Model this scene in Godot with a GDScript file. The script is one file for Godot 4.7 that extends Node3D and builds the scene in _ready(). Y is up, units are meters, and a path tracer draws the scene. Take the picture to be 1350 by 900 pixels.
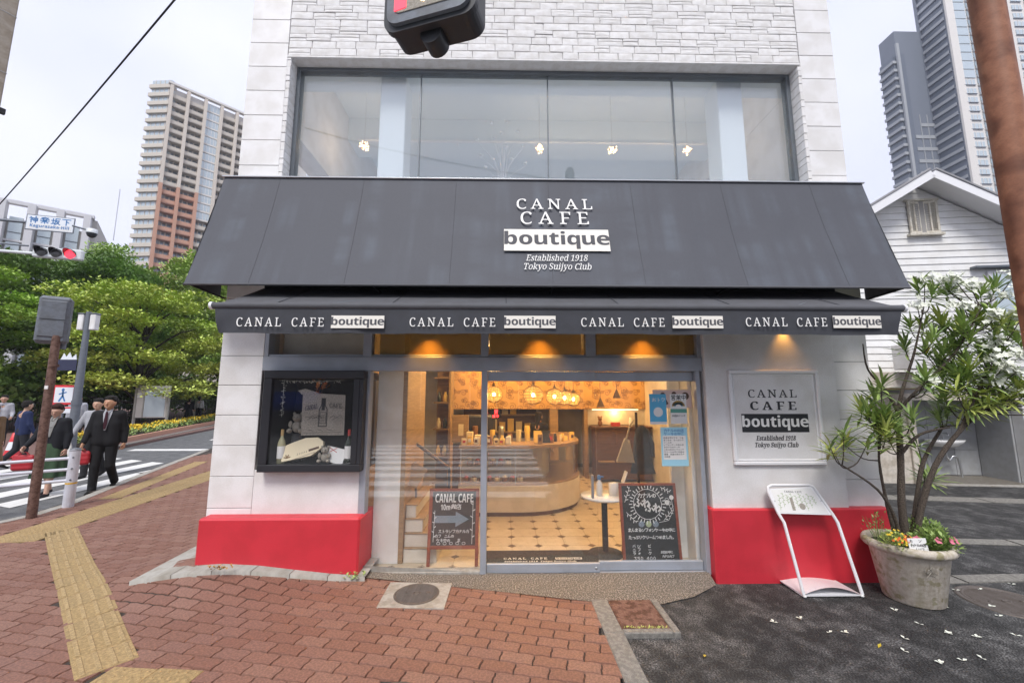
extends Node3D
# A cafe on a street corner: shop front, awnings, brick pavement, planter, crossing with people, towers behind.

var rng := RandomNumberGenerator.new()
var M := {}
var T := {}
var unit_box: BoxMesh

# ---------------------------------------------------------------- mesh helpers
func mb() -> SurfaceTool:
	var st := SurfaceTool.new()
	st.begin(Mesh.PRIMITIVE_TRIANGLES)
	return st

func tri(st: SurfaceTool, a: Vector3, b: Vector3, c: Vector3) -> void:
	st.add_vertex(a); st.add_vertex(c); st.add_vertex(b)

func quad(st: SurfaceTool, a: Vector3, b: Vector3, c: Vector3, d: Vector3) -> void:
	tri(st, a, b, c); tri(st, a, c, d)

func quad_uv(st: SurfaceTool, a: Vector3, b: Vector3, c: Vector3, d: Vector3) -> void:
	# a lower left, b lower right, c upper right, d upper left
	var ps := [a, b, c, d]
	var uv := [Vector2(0, 1), Vector2(1, 1), Vector2(1, 0), Vector2(0, 0)]
	for k in [0, 2, 1, 0, 3, 2]:
		st.set_uv(uv[k]); st.add_vertex(ps[k])

func box(st: SurfaceTool, lo: Vector3, hi: Vector3, xf := Transform3D()) -> void:
	st.set_smooth_group(-1)
	var p := []
	for k in 8:
		p.append(xf * Vector3(hi.x if k & 1 else lo.x, hi.y if k & 2 else lo.y, hi.z if k & 4 else lo.z))
	quad(st, p[4], p[5], p[7], p[6]); quad(st, p[1], p[0], p[2], p[3])
	quad(st, p[5], p[1], p[3], p[7]); quad(st, p[0], p[4], p[6], p[2])
	quad(st, p[6], p[7], p[3], p[2]); quad(st, p[0], p[1], p[5], p[4])

func rbox(st: SurfaceTool, lo: Vector3, hi: Vector3, ch: float, xf := Transform3D()) -> void:
	# box with chamfered edges
	st.set_smooth_group(-1)
	var c := (lo + hi) * 0.5
	var h := (hi - lo) * 0.5
	ch = min(ch, min(h.x, min(h.y, h.z)) * 0.95)
	var f := func(s: Vector3, ax: int) -> Vector3:
		var v := Vector3(s.x * (h.x - (0.0 if ax == 0 else ch)), s.y * (h.y - (0.0 if ax == 1 else ch)), s.z * (h.z - (0.0 if ax == 2 else ch)))
		return xf * (c + v)
	for ax in 3:
		for sg in [-1.0, 1.0]:
			var u := (ax + 1) % 3
			var w := (ax + 2) % 3
			var q := []
			for k in [[-1, -1], [1, -1], [1, 1], [-1, 1]]:
				var s := Vector3.ZERO
				s[ax] = sg; s[u] = k[0]; s[w] = k[1]
				q.append(f.call(s, ax))
			if sg > 0: quad(st, q[0], q[1], q[2], q[3])
			else: quad(st, q[3], q[2], q[1], q[0])
	for ax in 3:   # edge along ax
		var u := (ax + 1) % 3
		var w := (ax + 2) % 3
		for su in [-1.0, 1.0]:
			for sw in [-1.0, 1.0]:
				var a := Vector3.ZERO
				var b := Vector3.ZERO
				a[ax] = -1; a[u] = su; a[w] = sw
				b[ax] = 1; b[u] = su; b[w] = sw
				if su * sw > 0: quad(st, f.call(a, u), f.call(b, u), f.call(b, w), f.call(a, w))
				else: quad(st, f.call(a, w), f.call(b, w), f.call(b, u), f.call(a, u))
	for k in 8:
		var s := Vector3(1.0 if k & 1 else -1.0, 1.0 if k & 2 else -1.0, 1.0 if k & 4 else -1.0)
		if s.x * s.y * s.z > 0: tri(st, f.call(s, 0), f.call(s, 1), f.call(s, 2))
		else: tri(st, f.call(s, 0), f.call(s, 2), f.call(s, 1))

func frame_of(d: Vector3) -> Basis:
	var up := Vector3.UP if absf(d.normalized().y) < 0.95 else Vector3.RIGHT
	var z := d.normalized()
	var x := up.cross(z).normalized()
	return Basis(x, z.cross(x), z)

func tube(st: SurfaceTool, pts: Array, radii: Array, seg := 8, caps := true) -> void:
	st.set_smooth_group(0)
	var rings := []
	var prev := Basis()
	for i in pts.size():
		var d: Vector3 = (pts[min(i + 1, pts.size() - 1)] - pts[max(i - 1, 0)])
		var b := frame_of(d)
		if i > 0:
			var x: Vector3 = (prev.x - b.z * prev.x.dot(b.z)).normalized()
			b = Basis(x, b.z.cross(x), b.z)
		prev = b
		var r: float = radii[min(i, radii.size() - 1)]
		var ring := []
		for k in seg:
			var a := TAU * k / seg
			ring.append(pts[i] + b.x * cos(a) * r + b.y * sin(a) * r)
		rings.append(ring)
	for i in pts.size() - 1:
		for k in seg:
			var k2 := (k + 1) % seg
			quad(st, rings[i][k], rings[i][k2], rings[i + 1][k2], rings[i + 1][k])
	if caps:
		st.set_smooth_group(-1)
		for k in range(1, seg - 1):
			tri(st, rings[0][0], rings[0][k + 1], rings[0][k])
			var e: Array = rings[-1]
			tri(st, e[0], e[k], e[k + 1])

func rod(st: SurfaceTool, a: Vector3, b: Vector3, r: float, seg := 8) -> void:
	tube(st, [a, b], [r, r], seg)

func lathe(st: SurfaceTool, prof: Array, seg := 20, xf := Transform3D(), smooth := true) -> void:
	st.set_smooth_group(0 if smooth else -1)
	for i in prof.size() - 1:
		for k in seg:
			var a := TAU * k / seg
			var b := TAU * (k + 1) / seg
			var p0: Vector2 = prof[i]
			var p1: Vector2 = prof[i + 1]
			var q := [Vector3(p0.x * sin(a), p0.y, p0.x * cos(a)), Vector3(p0.x * sin(b), p0.y, p0.x * cos(b)), Vector3(p1.x * sin(b), p1.y, p1.x * cos(b)), Vector3(p1.x * sin(a), p1.y, p1.x * cos(a))]
			for j in 4: q[j] = xf * q[j]
			if p0.x > 1e-5: tri(st, q[0], q[1], q[2])
			if p1.x > 1e-5: tri(st, q[0], q[2], q[3])

func prism(st: SurfaceTool, poly: PackedVector2Array, z0: float, z1: float, xf := Transform3D()) -> void:
	# polygon in x,y drawn out from z0 to z1
	st.set_smooth_group(-1)
	var p := poly
	if Geometry2D.is_polygon_clockwise(p): p.reverse()
	var idx := Geometry2D.triangulate_polygon(p)
	for k in range(0, idx.size(), 3):
		var a := p[idx[k]]; var b := p[idx[k + 1]]; var c := p[idx[k + 2]]
		if (b - a).cross(c - a) < 0:
			var t := b; b = c; c = t
		tri(st, xf * Vector3(a.x, a.y, z1), xf * Vector3(b.x, b.y, z1), xf * Vector3(c.x, c.y, z1))
		tri(st, xf * Vector3(a.x, a.y, z0), xf * Vector3(c.x, c.y, z0), xf * Vector3(b.x, b.y, z0))
	for k in p.size():
		var a := p[k]; var b := p[(k + 1) % p.size()]
		quad(st, xf * Vector3(a.x, a.y, z0), xf * Vector3(b.x, b.y, z0), xf * Vector3(b.x, b.y, z1), xf * Vector3(a.x, a.y, z1))

func slab(st: SurfaceTool, poly: PackedVector2Array, y0: float, y1: float) -> void:
	# polygon in plan (x, z) between two heights
	var q := PackedVector2Array()
	for p in poly: q.append(Vector2(p.x, -p.y))
	prism(st, q, y0, y1, Transform3D(Basis(Vector3.RIGHT, Vector3(0, 0, -1), Vector3.UP), Vector3.ZERO))

func ball(st: SurfaceTool, c: Vector3, r: Vector3, seg := 10, rings := 6) -> void:
	var prof := []
	for i in rings + 1:
		var a := -PI / 2 + PI * i / rings
		prof.append(Vector2(maxf(cos(a), 0.0) if i > 0 and i < rings else 0.0, sin(a)))
	lathe(st, prof, seg, Transform3D(Basis.from_scale(r), c))

func build(st: SurfaceTool, called: String, m: Material, parent: Node = self) -> MeshInstance3D:
	st.generate_normals()
	st.index()
	var o := MeshInstance3D.new()
	o.name = called
	o.mesh = st.commit()
	o.material_override = m
	parent.add_child(o, true)
	return o

func inst(mesh: Mesh, called: String, m: Material, parent: Node, xf := Transform3D()) -> MeshInstance3D:
	var o := MeshInstance3D.new()
	o.name = called
	o.mesh = mesh
	o.material_override = m
	o.transform = xf
	parent.add_child(o, true)
	return o

func bar(called: String, m: Material, parent: Node, lo: Vector3, hi: Vector3, ch := 0.006) -> MeshInstance3D:
	var st := mb()
	rbox(st, lo, hi, ch)
	return build(st, called, m, parent)

func ubox(called: String, m: Material, parent: Node, c: Vector3, size: Vector3, b := Basis()) -> MeshInstance3D:
	return inst(unit_box, called, m, parent, Transform3D(b * Basis.from_scale(size), c))

var used := {}
func numbered(called: String) -> String:
	if not used.has(called):
		used[called] = 0
		return called
	used[called] += 1
	return "%s_%03d" % [called, used[called]]

func tag(o: Node, label: String, category: String, group := "") -> Node:
	o.set_meta("label", label)
	o.set_meta("category", category)
	if group != "": o.set_meta("group", group)
	return o

func thing(called: String, label: String, category: String, at := Vector3.ZERO, turn := 0.0, group := "") -> Node3D:
	var o := Node3D.new()
	o.name = numbered(called)
	add_child(o)
	o.position = at
	o.rotation.y = turn
	tag(o, label, category, group)
	return o

func setting(o: Node, called := "") -> Node:
	o.set_meta("kind", "structure")
	return o

# ---------------------------------------------------------------- lettering
func font_of(called: String, weight := 400) -> SystemFont:
	var f := SystemFont.new()
	f.font_names = PackedStringArray([called])
	f.font_weight = weight
	return f

func text_shape(words: String, face: String, weight: int, w: float, h: float, depth := 0.003, shear := 0.0, cap_ref := "", gap := 0.0) -> ArrayMesh:
	# lettering scaled so that it is w wide and its capitals h high, its base line at y 0 and centred on x
	var parts := []
	var total := AABB()
	var pen := 0.0
	var pieces: Array = [words]
	if gap > 0.0:
		pieces = []
		for ch in words: pieces.append(ch)
	var cap := _text_arrays(cap_ref if cap_ref != "" else "H", face, weight)
	var caph: float = _top(cap)
	for s in pieces:
		if s == " ":
			pen += gap * 2.2 + 0.18
			continue
		var ar := _text_arrays(s, face, weight)
		var v: PackedVector3Array = ar[Mesh.ARRAY_VERTEX]
		if v.is_empty(): continue
		var lo := v[0].x; var hi := v[0].x
		for q in v:
			lo = minf(lo, q.x); hi = maxf(hi, q.x)
		parts.append([ar, pen - lo])
		pen += hi - lo + gap
	var width := pen - gap
	var out := ArrayMesh.new()
	var st := mb()
	st.set_smooth_group(-1)
	for pr in parts:
		var ar: Array = pr[0]
		var v: PackedVector3Array = ar[Mesh.ARRAY_VERTEX]
		var ix: PackedInt32Array = ar[Mesh.ARRAY_INDEX] if ar[Mesh.ARRAY_INDEX] != null else PackedInt32Array()
		if ix.is_empty():
			for k in v.size(): ix.append(k)
		for k in ix:
			var q := v[k]
			var y := q.y / caph * h
			st.add_vertex(Vector3((q.x + pr[1] - width * 0.5) / width * w + shear * y, y, (q.z / 0.05 + 0.5) * depth))
	st.generate_normals()
	st.commit(out)
	return out

func _text_arrays(s: String, face: String, weight: int) -> Array:
	var t := TextMesh.new()
	t.font = font_of(face, weight)
	t.font_size = 64
	t.pixel_size = 0.01
	t.curve_step = 2.0
	t.depth = 0.05
	t.text = s
	t.vertical_alignment = VERTICAL_ALIGNMENT_BOTTOM
	t.horizontal_alignment = HORIZONTAL_ALIGNMENT_LEFT
	# base line: the bottom of an H is at descent; shift so that it becomes 0
	var ar: Array = t.get_mesh_arrays()
	if not base_of.has(face + str(weight)) and s != "H":
		_text_arrays("H", face, weight)
	var v: PackedVector3Array = ar[Mesh.ARRAY_VERTEX]
	if s == "H" and not base_of.has(face + str(weight)):
		var b := 1e9
		for q in v: b = minf(b, q.y)
		base_of[face + str(weight)] = b
	var base: float = base_of[face + str(weight)]
	for k in v.size(): v[k] = Vector3(v[k].x, v[k].y - base, v[k].z)
	ar[Mesh.ARRAY_VERTEX] = v
	return ar
var base_of := {}

func _top(ar: Array) -> float:
	var t := -1e9
	for q in ar[Mesh.ARRAY_VERTEX]: t = maxf(t, q.y)
	return t

# strokes of hand-drawn characters on a 10 by 10 grid (x right, y down)
var GLYPH := {
	"神": "1,1 2,2;0,3 4,3 1,6;2,5 2,10;3,5 4,6;5,3 9,3 9,7 5,7 5,3;5,5 9,5;7,0 7,10",
	"楽": "5,0 4,1;3,1 7,1 7,5 3,5 3,1;3,3 7,3;1,1 2,2;0,4 2,3;9,1 8,2;10,4 8,3;0,6 10,6;5,5 5,10;4,7 1,9;6,7 9,9",
	"坂": "0,4 4,4;2,1 2,8;0,9 4,8;5,1 10,1;5,1 5,5 4,10;6,4 9,4 8,7 5,10;6,5 8,8 10,10",
	"下": "0,1 10,1;5,1 5,10;5,4 8,6",
	"カ": "1,3 9,3 8,9 6,9;5,0 4,5 1,9", "ナ": "0,3 10,3;5,0 5,5 2,9", "ル": "3,1 3,5 0,9;6,1 6,9 10,5",
	"の": "5,2 4,8 2,8 1,5 4,2 8,3 9,6 6,9", "ふ": "4,0 6,2;5,3 4,4 6,6 5,9 3,8;1,6 0,8;8,5 10,8", "わ": "3,0 3,10;0,3 4,2 0,8;4,5 7,3 9,6 6,9",
	"ま": "1,2 9,2;2,4 8,4;5,0 5,8 2,9 1,7 5,7 9,9", "ん": "5,0 0,10;2,6 4,5 6,9 9,6", "る": "2,1 7,1 2,6 6,4 9,6 7,9 4,9 4,7 6,8", "シ": "1,2 3,3;0,4 2,5;1,9 6,7 10,2",
	"フ": "1,1 9,1 7,6 3,9", "ォ": "2,4 9,4;6,2 6,9;6,4 2,8", "ン": "1,2 3,4;1,9 6,7 10,2", "ケ": "3,0 0,5;2,3 9,3;6,3 6,6 3,9", "ー": "1,5 9,5", "キ": "1,3 9,3;1,6 9,6;4,0 6,10", "中": "1,2 9,2 9,6 1,6 1,2;5,0 5,10",
	"に": "1,1 1,9;4,2 8,2;4,6 4,8 9,8", "た": "1,2 7,2;4,0 1,9;5,5 9,5;5,7 6,9 9,9", "っ": "2,5 7,4 9,6 6,9", "ぷ": "4,1 6,2;5,3 4,4 6,6 5,9 3,8;1,6 0,8;8,5 9,8;9,1 10,2", "り": "2,1 2,6;7,1 8,5 4,9", "ク": "4,0 1,5;3,2 9,2 7,6 3,9", "リ": "2,1 2,6;8,1 8,6 4,9",
	"ム": "5,0 1,8 9,8;7,5 9,9", "つ": "0,3 6,2 9,5 5,8", "め": "2,2 5,9;7,1 3,8 1,6 5,3 9,5 7,9", "し": "3,0 3,8 6,9 9,6", "。": "1,8 2,7 3,8 2,9 1,8", "バ": "3,2 1,8;6,2 9,8;8,0 9,1", "ニ": "2,3 8,3;0,8 10,8", "ラ": "2,1 8,1;1,4 9,4 7,7 3,9", "ピ": "2,1 2,8 9,8;2,4 8,3;8,0 9,1",
	"受": "2,1 8,1;1,4 9,4;3,5 8,5 3,10;4,6 9,10", "け": "1,1 1,9;4,3 10,3;7,0 7,6 5,9", "先": "1,3 9,3;5,0 5,5;0,5 10,5;4,5 1,10;6,5 6,9 10,9", "イ": "8,0 1,5;5,3 5,10", "ト": "4,0 4,10;4,4 8,6", "ス": "1,1 8,1 1,9;5,5 9,9", "お": "0,3 7,3;3,0 3,8 1,9 0,7 6,5 9,7 6,9;8,1 10,3", "店": "5,0 5,1;1,2 10,2;1,2 0,10;6,3 6,6;6,4 9,4;3,6 9,6 9,10 3,10 3,6",
	"営": "2,0 3,1;5,0 5,1;8,0 7,1;1,4 1,2 9,2 9,4;3,4 7,4 7,6 3,6 3,4;2,7 8,7 8,10 2,10 2,7", "業": "3,0 3,2;7,0 7,2;0,2 10,2;1,4 9,4;1,6 9,6;5,2 5,10;4,7 0,10;6,7 10,10",
	"3": "1,1 8,1 4,4 8,6 6,9 1,9", "5": "8,1 2,1 2,4 7,4 8,7 5,9 1,9", "0": "5,0 2,3 2,7 5,10 8,7 8,3 5,0", "4": "7,10 7,0 1,6 9,6"}

func strokes(st: SurfaceTool, words: String, x: float, y: float, size: float, pen: float, xf: Transform3D, advance := 1.05, vertical := false) -> void:
	# writes from the top left corner (x, y), y down the face being negative
	st.set_smooth_group(-1)
	var k := 0
	for ch in words:
		if GLYPH.has(ch):
			var ox := x + (0.0 if vertical else k * size * advance)
			var oy := y - (k * size * advance if vertical else 0.0)
			for line in GLYPH[ch].split(";"):
				var pts := []
				for s in line.split(" "):
					var q: PackedStringArray = s.split(",")
					pts.append(Vector2(ox + float(q[0]) * 0.1 * size, oy - float(q[1]) * 0.1 * size))
				stroke(st, pts, pen, xf)
		k += 1

func stroke(st: SurfaceTool, pts: Array, pen: float, xf: Transform3D, z := 0.0) -> void:
	st.set_smooth_group(-1)
	for i in pts.size() - 1:
		var a: Vector2 = pts[i]
		var b: Vector2 = pts[i + 1]
		var d := (b - a)
		if d.length() < 1e-6: continue
		d = d.normalized()
		var n := Vector2(-d.y, d.x) * pen * 0.5
		a -= d * pen * 0.3
		b += d * pen * 0.3
		quad(st, xf * Vector3(a.x - n.x, a.y - n.y, z), xf * Vector3(b.x - n.x, b.y - n.y, z), xf * Vector3(b.x + n.x, b.y + n.y, z), xf * Vector3(a.x + n.x, a.y + n.y, z))

func disc(st: SurfaceTool, c: Vector2, r: float, xf: Transform3D, z := 0.0, seg := 14) -> void:
	st.set_smooth_group(-1)
	for k in seg:
		var a := TAU * k / seg
		var b := TAU * (k + 1) / seg
		tri(st, xf * Vector3(c.x, c.y, z), xf * Vector3(c.x + r * cos(a), c.y + r * sin(a), z), xf * Vector3(c.x + r * cos(b), c.y + r * sin(b), z))

# ---------------------------------------------------------------- textures and materials
func noise_image(size: int, f: Callable) -> ImageTexture:
	var im := Image.create(size, size, true, Image.FORMAT_RGB8)
	for y in size:
		for x in size:
			im.set_pixel(x, y, f.call(x, y))
	im.generate_mipmaps()
	return ImageTexture.create_from_image(im)

func field(seed_: int, freq: float, oct := 3, kind := FastNoiseLite.TYPE_SIMPLEX_SMOOTH, size := 512) -> PackedByteArray:
	var n := FastNoiseLite.new()
	n.seed = seed_
	n.frequency = freq
	n.noise_type = kind
	n.fractal_octaves = oct
	if oct <= 1: n.fractal_type = FastNoiseLite.FRACTAL_NONE
	var im := n.get_seamless_image(size, size, false, false, 0.12, true)
	im.convert(Image.FORMAT_L8)
	return im.get_data()

func tint_tex(layers: Array, size := 512) -> ImageTexture:
	# layers: [bytes, colour at low, colour at high, lo, hi] multiplied together
	var d := PackedByteArray()
	d.resize(size * size * 3)
	var luts := []
	for l in layers:
		var lut := []
		for v in 256:
			var t := clampf((v / 255.0 - l[3]) / maxf(l[4] - l[3], 1e-4), 0, 1)
			lut.append((l[1] as Color).lerp(l[2], t))
		luts.append(lut)
	var n := layers.size()
	for i in size * size:
		var c: Color = luts[0][layers[0][0][i]]
		for k in range(1, n): c *= luts[k][layers[k][0][i]]
		d[i * 3] = int(clampf(c.r, 0, 1) * 255); d[i * 3 + 1] = int(clampf(c.g, 0, 1) * 255); d[i * 3 + 2] = int(clampf(c.b, 0, 1) * 255)
	var im := Image.create_from_data(size, size, false, Image.FORMAT_RGB8, d)
	return ImageTexture.create_from_image(im)

func bump_tex(b: PackedByteArray, strength: float, size := 512) -> ImageTexture:
	var im := Image.create_from_data(size, size, false, Image.FORMAT_L8, b)
	im.convert(Image.FORMAT_RGBA8)
	im.bump_map_to_normal_map(strength)
	return ImageTexture.create_from_image(im)

func W(v: float) -> Color: return Color(v, v, v)

func mat(called: String, lin: Color, rough := 0.7, metal := 0.0, tex: Texture2D = null, metres := 1.0, nrm: Texture2D = null, nscale := 1.0) -> StandardMaterial3D:
	var m := StandardMaterial3D.new()
	m.resource_name = called
	m.albedo_color = lin.linear_to_srgb()
	m.roughness = rough
	m.metallic = metal
	if tex:
		m.albedo_texture = tex
	if nrm:
		m.normal_enabled = true
		m.normal_texture = nrm
		m.normal_scale = nscale
	if tex or nrm:
		m.uv1_triplanar = true
		m.uv1_world_triplanar = true
		m.uv1_scale = Vector3.ONE / metres
	M[called] = m
	return m

func glow(called: String, lin: Color, energy: float) -> StandardMaterial3D:
	var m := mat(called, lin, 0.5)
	m.emission_enabled = true
	m.emission = lin.linear_to_srgb()
	m.emission_energy_multiplier = energy
	return m

func pane_mat(called: String, lin: Color, alpha: float) -> StandardMaterial3D:
	var m := mat(called, lin, 0.02)
	m.transparency = BaseMaterial3D.TRANSPARENCY_ALPHA
	m.albedo_color.a = alpha
	m.metallic_specular = 0.8
	return m

# ---------------------------------------------------------------- the build
func _ready() -> void:
	rng.seed = 20240611
	unit_box = BoxMesh.new()
	# camera
	var cam := Camera3D.new()
	cam.name = "camera"
	add_child(cam)
	cam.position = Vector3(0, 1.72, 4.28)
	cam.rotation_degrees = Vector3(7.58, -1.1, 0)
	cam.fov = 79.61
	cam.near = 0.05
	cam.far = 600.0
	cam.current = true
	# overcast sky
	var env := Environment.new()
	env.background_mode = Environment.BG_SKY
	var pano := PanoramaSkyMaterial.new()
	pano.panorama = sky_image()
	var sky := Sky.new()
	sky.sky_material = pano
	env.sky = sky
	env.background_energy_multiplier = 1.0
	env.tonemap_mode = Environment.TONE_MAPPER_LINEAR
	env.tonemap_exposure = 2.08
	env.sdfgi_enabled = true
	env.ssao_enabled = true
	env.ssil_enabled = true
	env.fog_enabled = true
	env.fog_density = 0.0005
	env.fog_light_color = Color(0.86, 0.88, 0.93)
	var we := WorldEnvironment.new()
	we.name = "environment"
	we.environment = env
	add_child(we)
	# sun behind thin cloud, high behind the camera
	var sun := DirectionalLight3D.new()
	sun.name = "sun"
	sun.light_energy = 0.5
	sun.light_angular_distance = 20.0
	sun.light_color = Color(1.0, 0.985, 0.965)
	sun.shadow_enabled = true
	add_child(sun)
	sun.look_at_from_position(Vector3(-1.5, 11, 7.9), Vector3.ZERO)
	make_materials()
	print("materials ", Time.get_ticks_msec())
	ground_and_roads()
	pavement()
	print("pavement ", Time.get_ticks_msec())
	cafe_building()
	shop_interior()
	upper_room()
	print("cafe ", Time.get_ticks_msec())
	awnings()
	front_objects()
	planter()
	print("front ", Time.get_ticks_msec())
	gable_house()
	towers()
	across_the_street()
	print("buildings ", Time.get_ticks_msec())
	street_furniture()
	trees()
	print("trees ", Time.get_ticks_msec())
	people()
	print("done ", Time.get_ticks_msec())

func sky_image() -> ImageTexture:
	var n := FastNoiseLite.new()
	n.seed = 4
	n.frequency = 1.3
	n.fractal_octaves = 4
	var im := Image.create(512, 256, false, Image.FORMAT_RGBF)
	for y in 256:
		var el := PI * (0.5 - (y + 0.5) / 256.0)
		for x in 512:
			var az := TAU * x / 512.0
			var d := Vector3(cos(el) * cos(az), sin(el) * 1.6, cos(el) * sin(az))
			var t := clampf(n.get_noise_3dv(d * 1.4) * 1.5 + 0.5, 0, 1)
			var c := Color(0.43, 0.45, 0.555).lerp(Color(0.505, 0.515, 0.59), t)
			im.set_pixel(x, y, c)
	return ImageTexture.create_from_image(im)

func make_materials() -> void:
	var fine := field(1, 0.35, 2)
	var fine2 := field(2, 0.22, 3)
	var mid := field(3, 0.03, 4)
	var coarse := field(4, 0.008, 4)
	var cells := field(5, 0.09, 1, FastNoiseLite.TYPE_CELLULAR)
	T.fine_n = bump_tex(fine, 2.0)
	T.mid_n = bump_tex(mid, 6.0)
	T.cells_n = bump_tex(cells, 4.0)
	T.speckle = tint_tex([[fine, W(0.55), W(1.0), 0.25, 0.7], [mid, W(0.85), W(1.0), 0.3, 0.7]])
	T.soft = tint_tex([[coarse, Color(0.955, 0.95, 0.94), W(1.0), 0.25, 0.7], [fine2, W(0.97), W(1.0), 0.3, 0.7]])
	T.dirty = tint_tex([[coarse, Color(0.90, 0.885, 0.86), W(1.0), 0.25, 0.6], [mid, W(0.94), W(1.0), 0.3, 0.6], [fine2, W(0.93), W(1.0), 0.3, 0.7]])
	# asphalt: dark stones and pale worn patches
	T.asphalt = tint_tex([[coarse, W(0.72), W(1.0), 0.46, 0.72], [mid, W(0.72), W(1.0), 0.35, 0.65], [fine, W(0.35), W(1.0), 0.3, 0.72]])
	T.road = tint_tex([[coarse, W(0.85), W(1.0), 0.3, 0.7], [fine, W(0.6), W(1.0), 0.3, 0.7]])
	T.pebble = tint_tex([[cells, Color(0.5, 0.48, 0.45), Color(1.0, 0.98, 0.95), 0.15, 0.6], [fine2, W(0.6), W(1.0), 0.35, 0.6]])
	T.bark = tint_tex([[mid, W(0.5), W(1.0), 0.35, 0.65], [fine2, W(0.7), W(1.0), 0.3, 0.7]])
	# clay pot: lime bloom and moss
	var moss := field(9, 0.010, 4)
	T.pot = tint_tex([[moss, Color(0.74, 0.74, 0.58), W(1.0), 0.22, 0.34], [mid, Color(0.90, 0.88, 0.85), W(1.0), 0.3, 0.6], [fine2, W(0.90), W(1.0), 0.3, 0.7]])
	T.rust = tint_tex([[coarse, Color(0.72, 0.66, 0.62), Color(1, 1, 1), 0.3, 0.62], [mid, Color(0.9, 0.87, 0.85), W(1.0), 0.3, 0.6], [fine2, W(0.93), W(1.0), 0.3, 0.6]])
	# awning cloth: rain-washed pale streaks running down
	var n := FastNoiseLite.new()
	n.seed = 12
	n.frequency = 0.02
	n.fractal_octaves = 4
	var im := Image.create(1024, 256, false, Image.FORMAT_RGB8)
	for y in 256:
		for x in 1024:
			var s := clampf(n.get_noise_2d(x * 1.0, y * 0.05) * 1.6 + 0.3, 0, 1)
			var p := clampf(n.get_noise_2d(x * 0.3 + 500, y * 0.6) * 1.4 + 0.5, 0, 1)
			var w := rng.randf_range(0.95, 1.0)
			var c := Color(0.84, 0.835, 0.85).lerp(Color(0.94, 0.965, 0.99), s * p) * w
			im.set_pixel(x, y, c)
	T.awning = ImageTexture.create_from_image(im)
	# wood grain
	var wd := Image.create(256, 256, false, Image.FORMAT_RGB8)
	for y in 256:
		for x in 256:
			var g := n.get_noise_2d(x * 0.25, y * 5.0) * 0.5 + 0.5
			wd.set_pixel(x, y, W(0.7 + 0.3 * g))
	T.wood = ImageTexture.create_from_image(wd)
	# scroll pattern of the wallpaper
	T.wallpaper = scroll_print()

	mat("asphalt", Color(0.215, 0.21, 0.205), 0.9, 0, T.asphalt, 2.6, T.fine_n, 0.8)
	mat("road", Color(0.215, 0.22, 0.225), 0.9, 0, T.road, 1.5, T.fine_n, 0.6)
	mat("road_paint", Color(0.74, 0.74, 0.72), 0.7, 0, T.soft, 1.2)
	mat("joint", Color(0.10, 0.075, 0.06), 0.95, 0, T.speckle, 0.6)
	var bricks := [Color(0.43, 0.21, 0.145), Color(0.45, 0.225, 0.16), Color(0.41, 0.195, 0.135), Color(0.475, 0.25, 0.18), Color(0.44, 0.225, 0.165)]
	for k in 5: mat("brick%d" % k, bricks[k], 0.62, 0, T.speckle, 0.35, T.fine_n, 0.7)
	for k in 3: mat("tactile%d" % k, [Color(0.66, 0.455, 0.20), Color(0.70, 0.485, 0.22), Color(0.63, 0.44, 0.20)][k], 0.7, 0, T.speckle, 0.5, T.fine_n, 0.5)
	mat("tactile_rib", Color(0.72, 0.51, 0.245), 0.8, 0, T.speckle, 0.5)
	mat("concrete", Color(0.42, 0.40, 0.36), 0.9, 0, T.dirty, 0.8, T.fine_n, 0.5)
	mat("kerb_stone", Color(0.40, 0.38, 0.34), 0.9, 0, T.speckle, 0.7, T.fine_n, 0.5)
	mat("aggregate", Color(0.43, 0.405, 0.37), 0.85, 0, T.pebble, 0.6, T.cells_n, 0.8)
	mat("iron", Color(0.17, 0.145, 0.13), 0.6, 0.4, T.dirty, 0.4, T.fine_n, 0.5)
	mat("rust_plate", Color(0.24, 0.14, 0.11), 0.75, 0.2, T.rust, 0.4)
	# building
	mat("white_panel", Color(0.80, 0.79, 0.78), 0.45, 0, T.soft, 1.6)
	mat("white_panel_b", Color(0.83, 0.82, 0.81), 0.45, 0, T.soft, 1.3)
	mat("wall_white", Color(0.78, 0.765, 0.755), 0.6, 0, T.soft, 1.9)
	for k in 4: mat("stone%d" % k, [Color(0.80, 0.79, 0.78), Color(0.83, 0.82, 0.81), Color(0.77, 0.76, 0.75), Color(0.82, 0.81, 0.80)][k], 0.85, 0, T.soft, 0.5, T.fine_n, 0.4)
	mat("gap_dark", Color(0.42, 0.415, 0.41), 0.95)
	mat("red_paint", Color(0.62, 0.032, 0.05), 0.45, 0, T.soft, 1.4)
	mat("aluminium", Color(0.37, 0.40, 0.45), 0.35, 0.15, T.soft, 1.2)
	mat("aluminium_dark", Color(0.16, 0.18, 0.20), 0.4, 0.35, T.soft, 1.0)
	mat("steel", Color(0.55, 0.56, 0.57), 0.3, 0.85)
	mat("black_frame", Color(0.022, 0.022, 0.026), 0.42)
	mat("black_matt", Color(0.015, 0.015, 0.017), 0.8)
	pane_mat("glass", Color(0.9, 0.95, 0.95), 0.008)
	pane_mat("glass_upper", Color(0.60, 0.72, 0.79), 0.06)  # pale blue film colour stands in for sky mirrored in the upper window
	pane_mat("glass_amber", Color(0.45, 0.27, 0.08), 0.55)
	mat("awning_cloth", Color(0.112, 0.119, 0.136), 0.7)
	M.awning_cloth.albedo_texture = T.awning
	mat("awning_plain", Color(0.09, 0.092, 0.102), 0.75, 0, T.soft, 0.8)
	mat("valance_cloth", Color(0.048, 0.051, 0.061), 0.8, 0, T.soft, 0.8)
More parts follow.
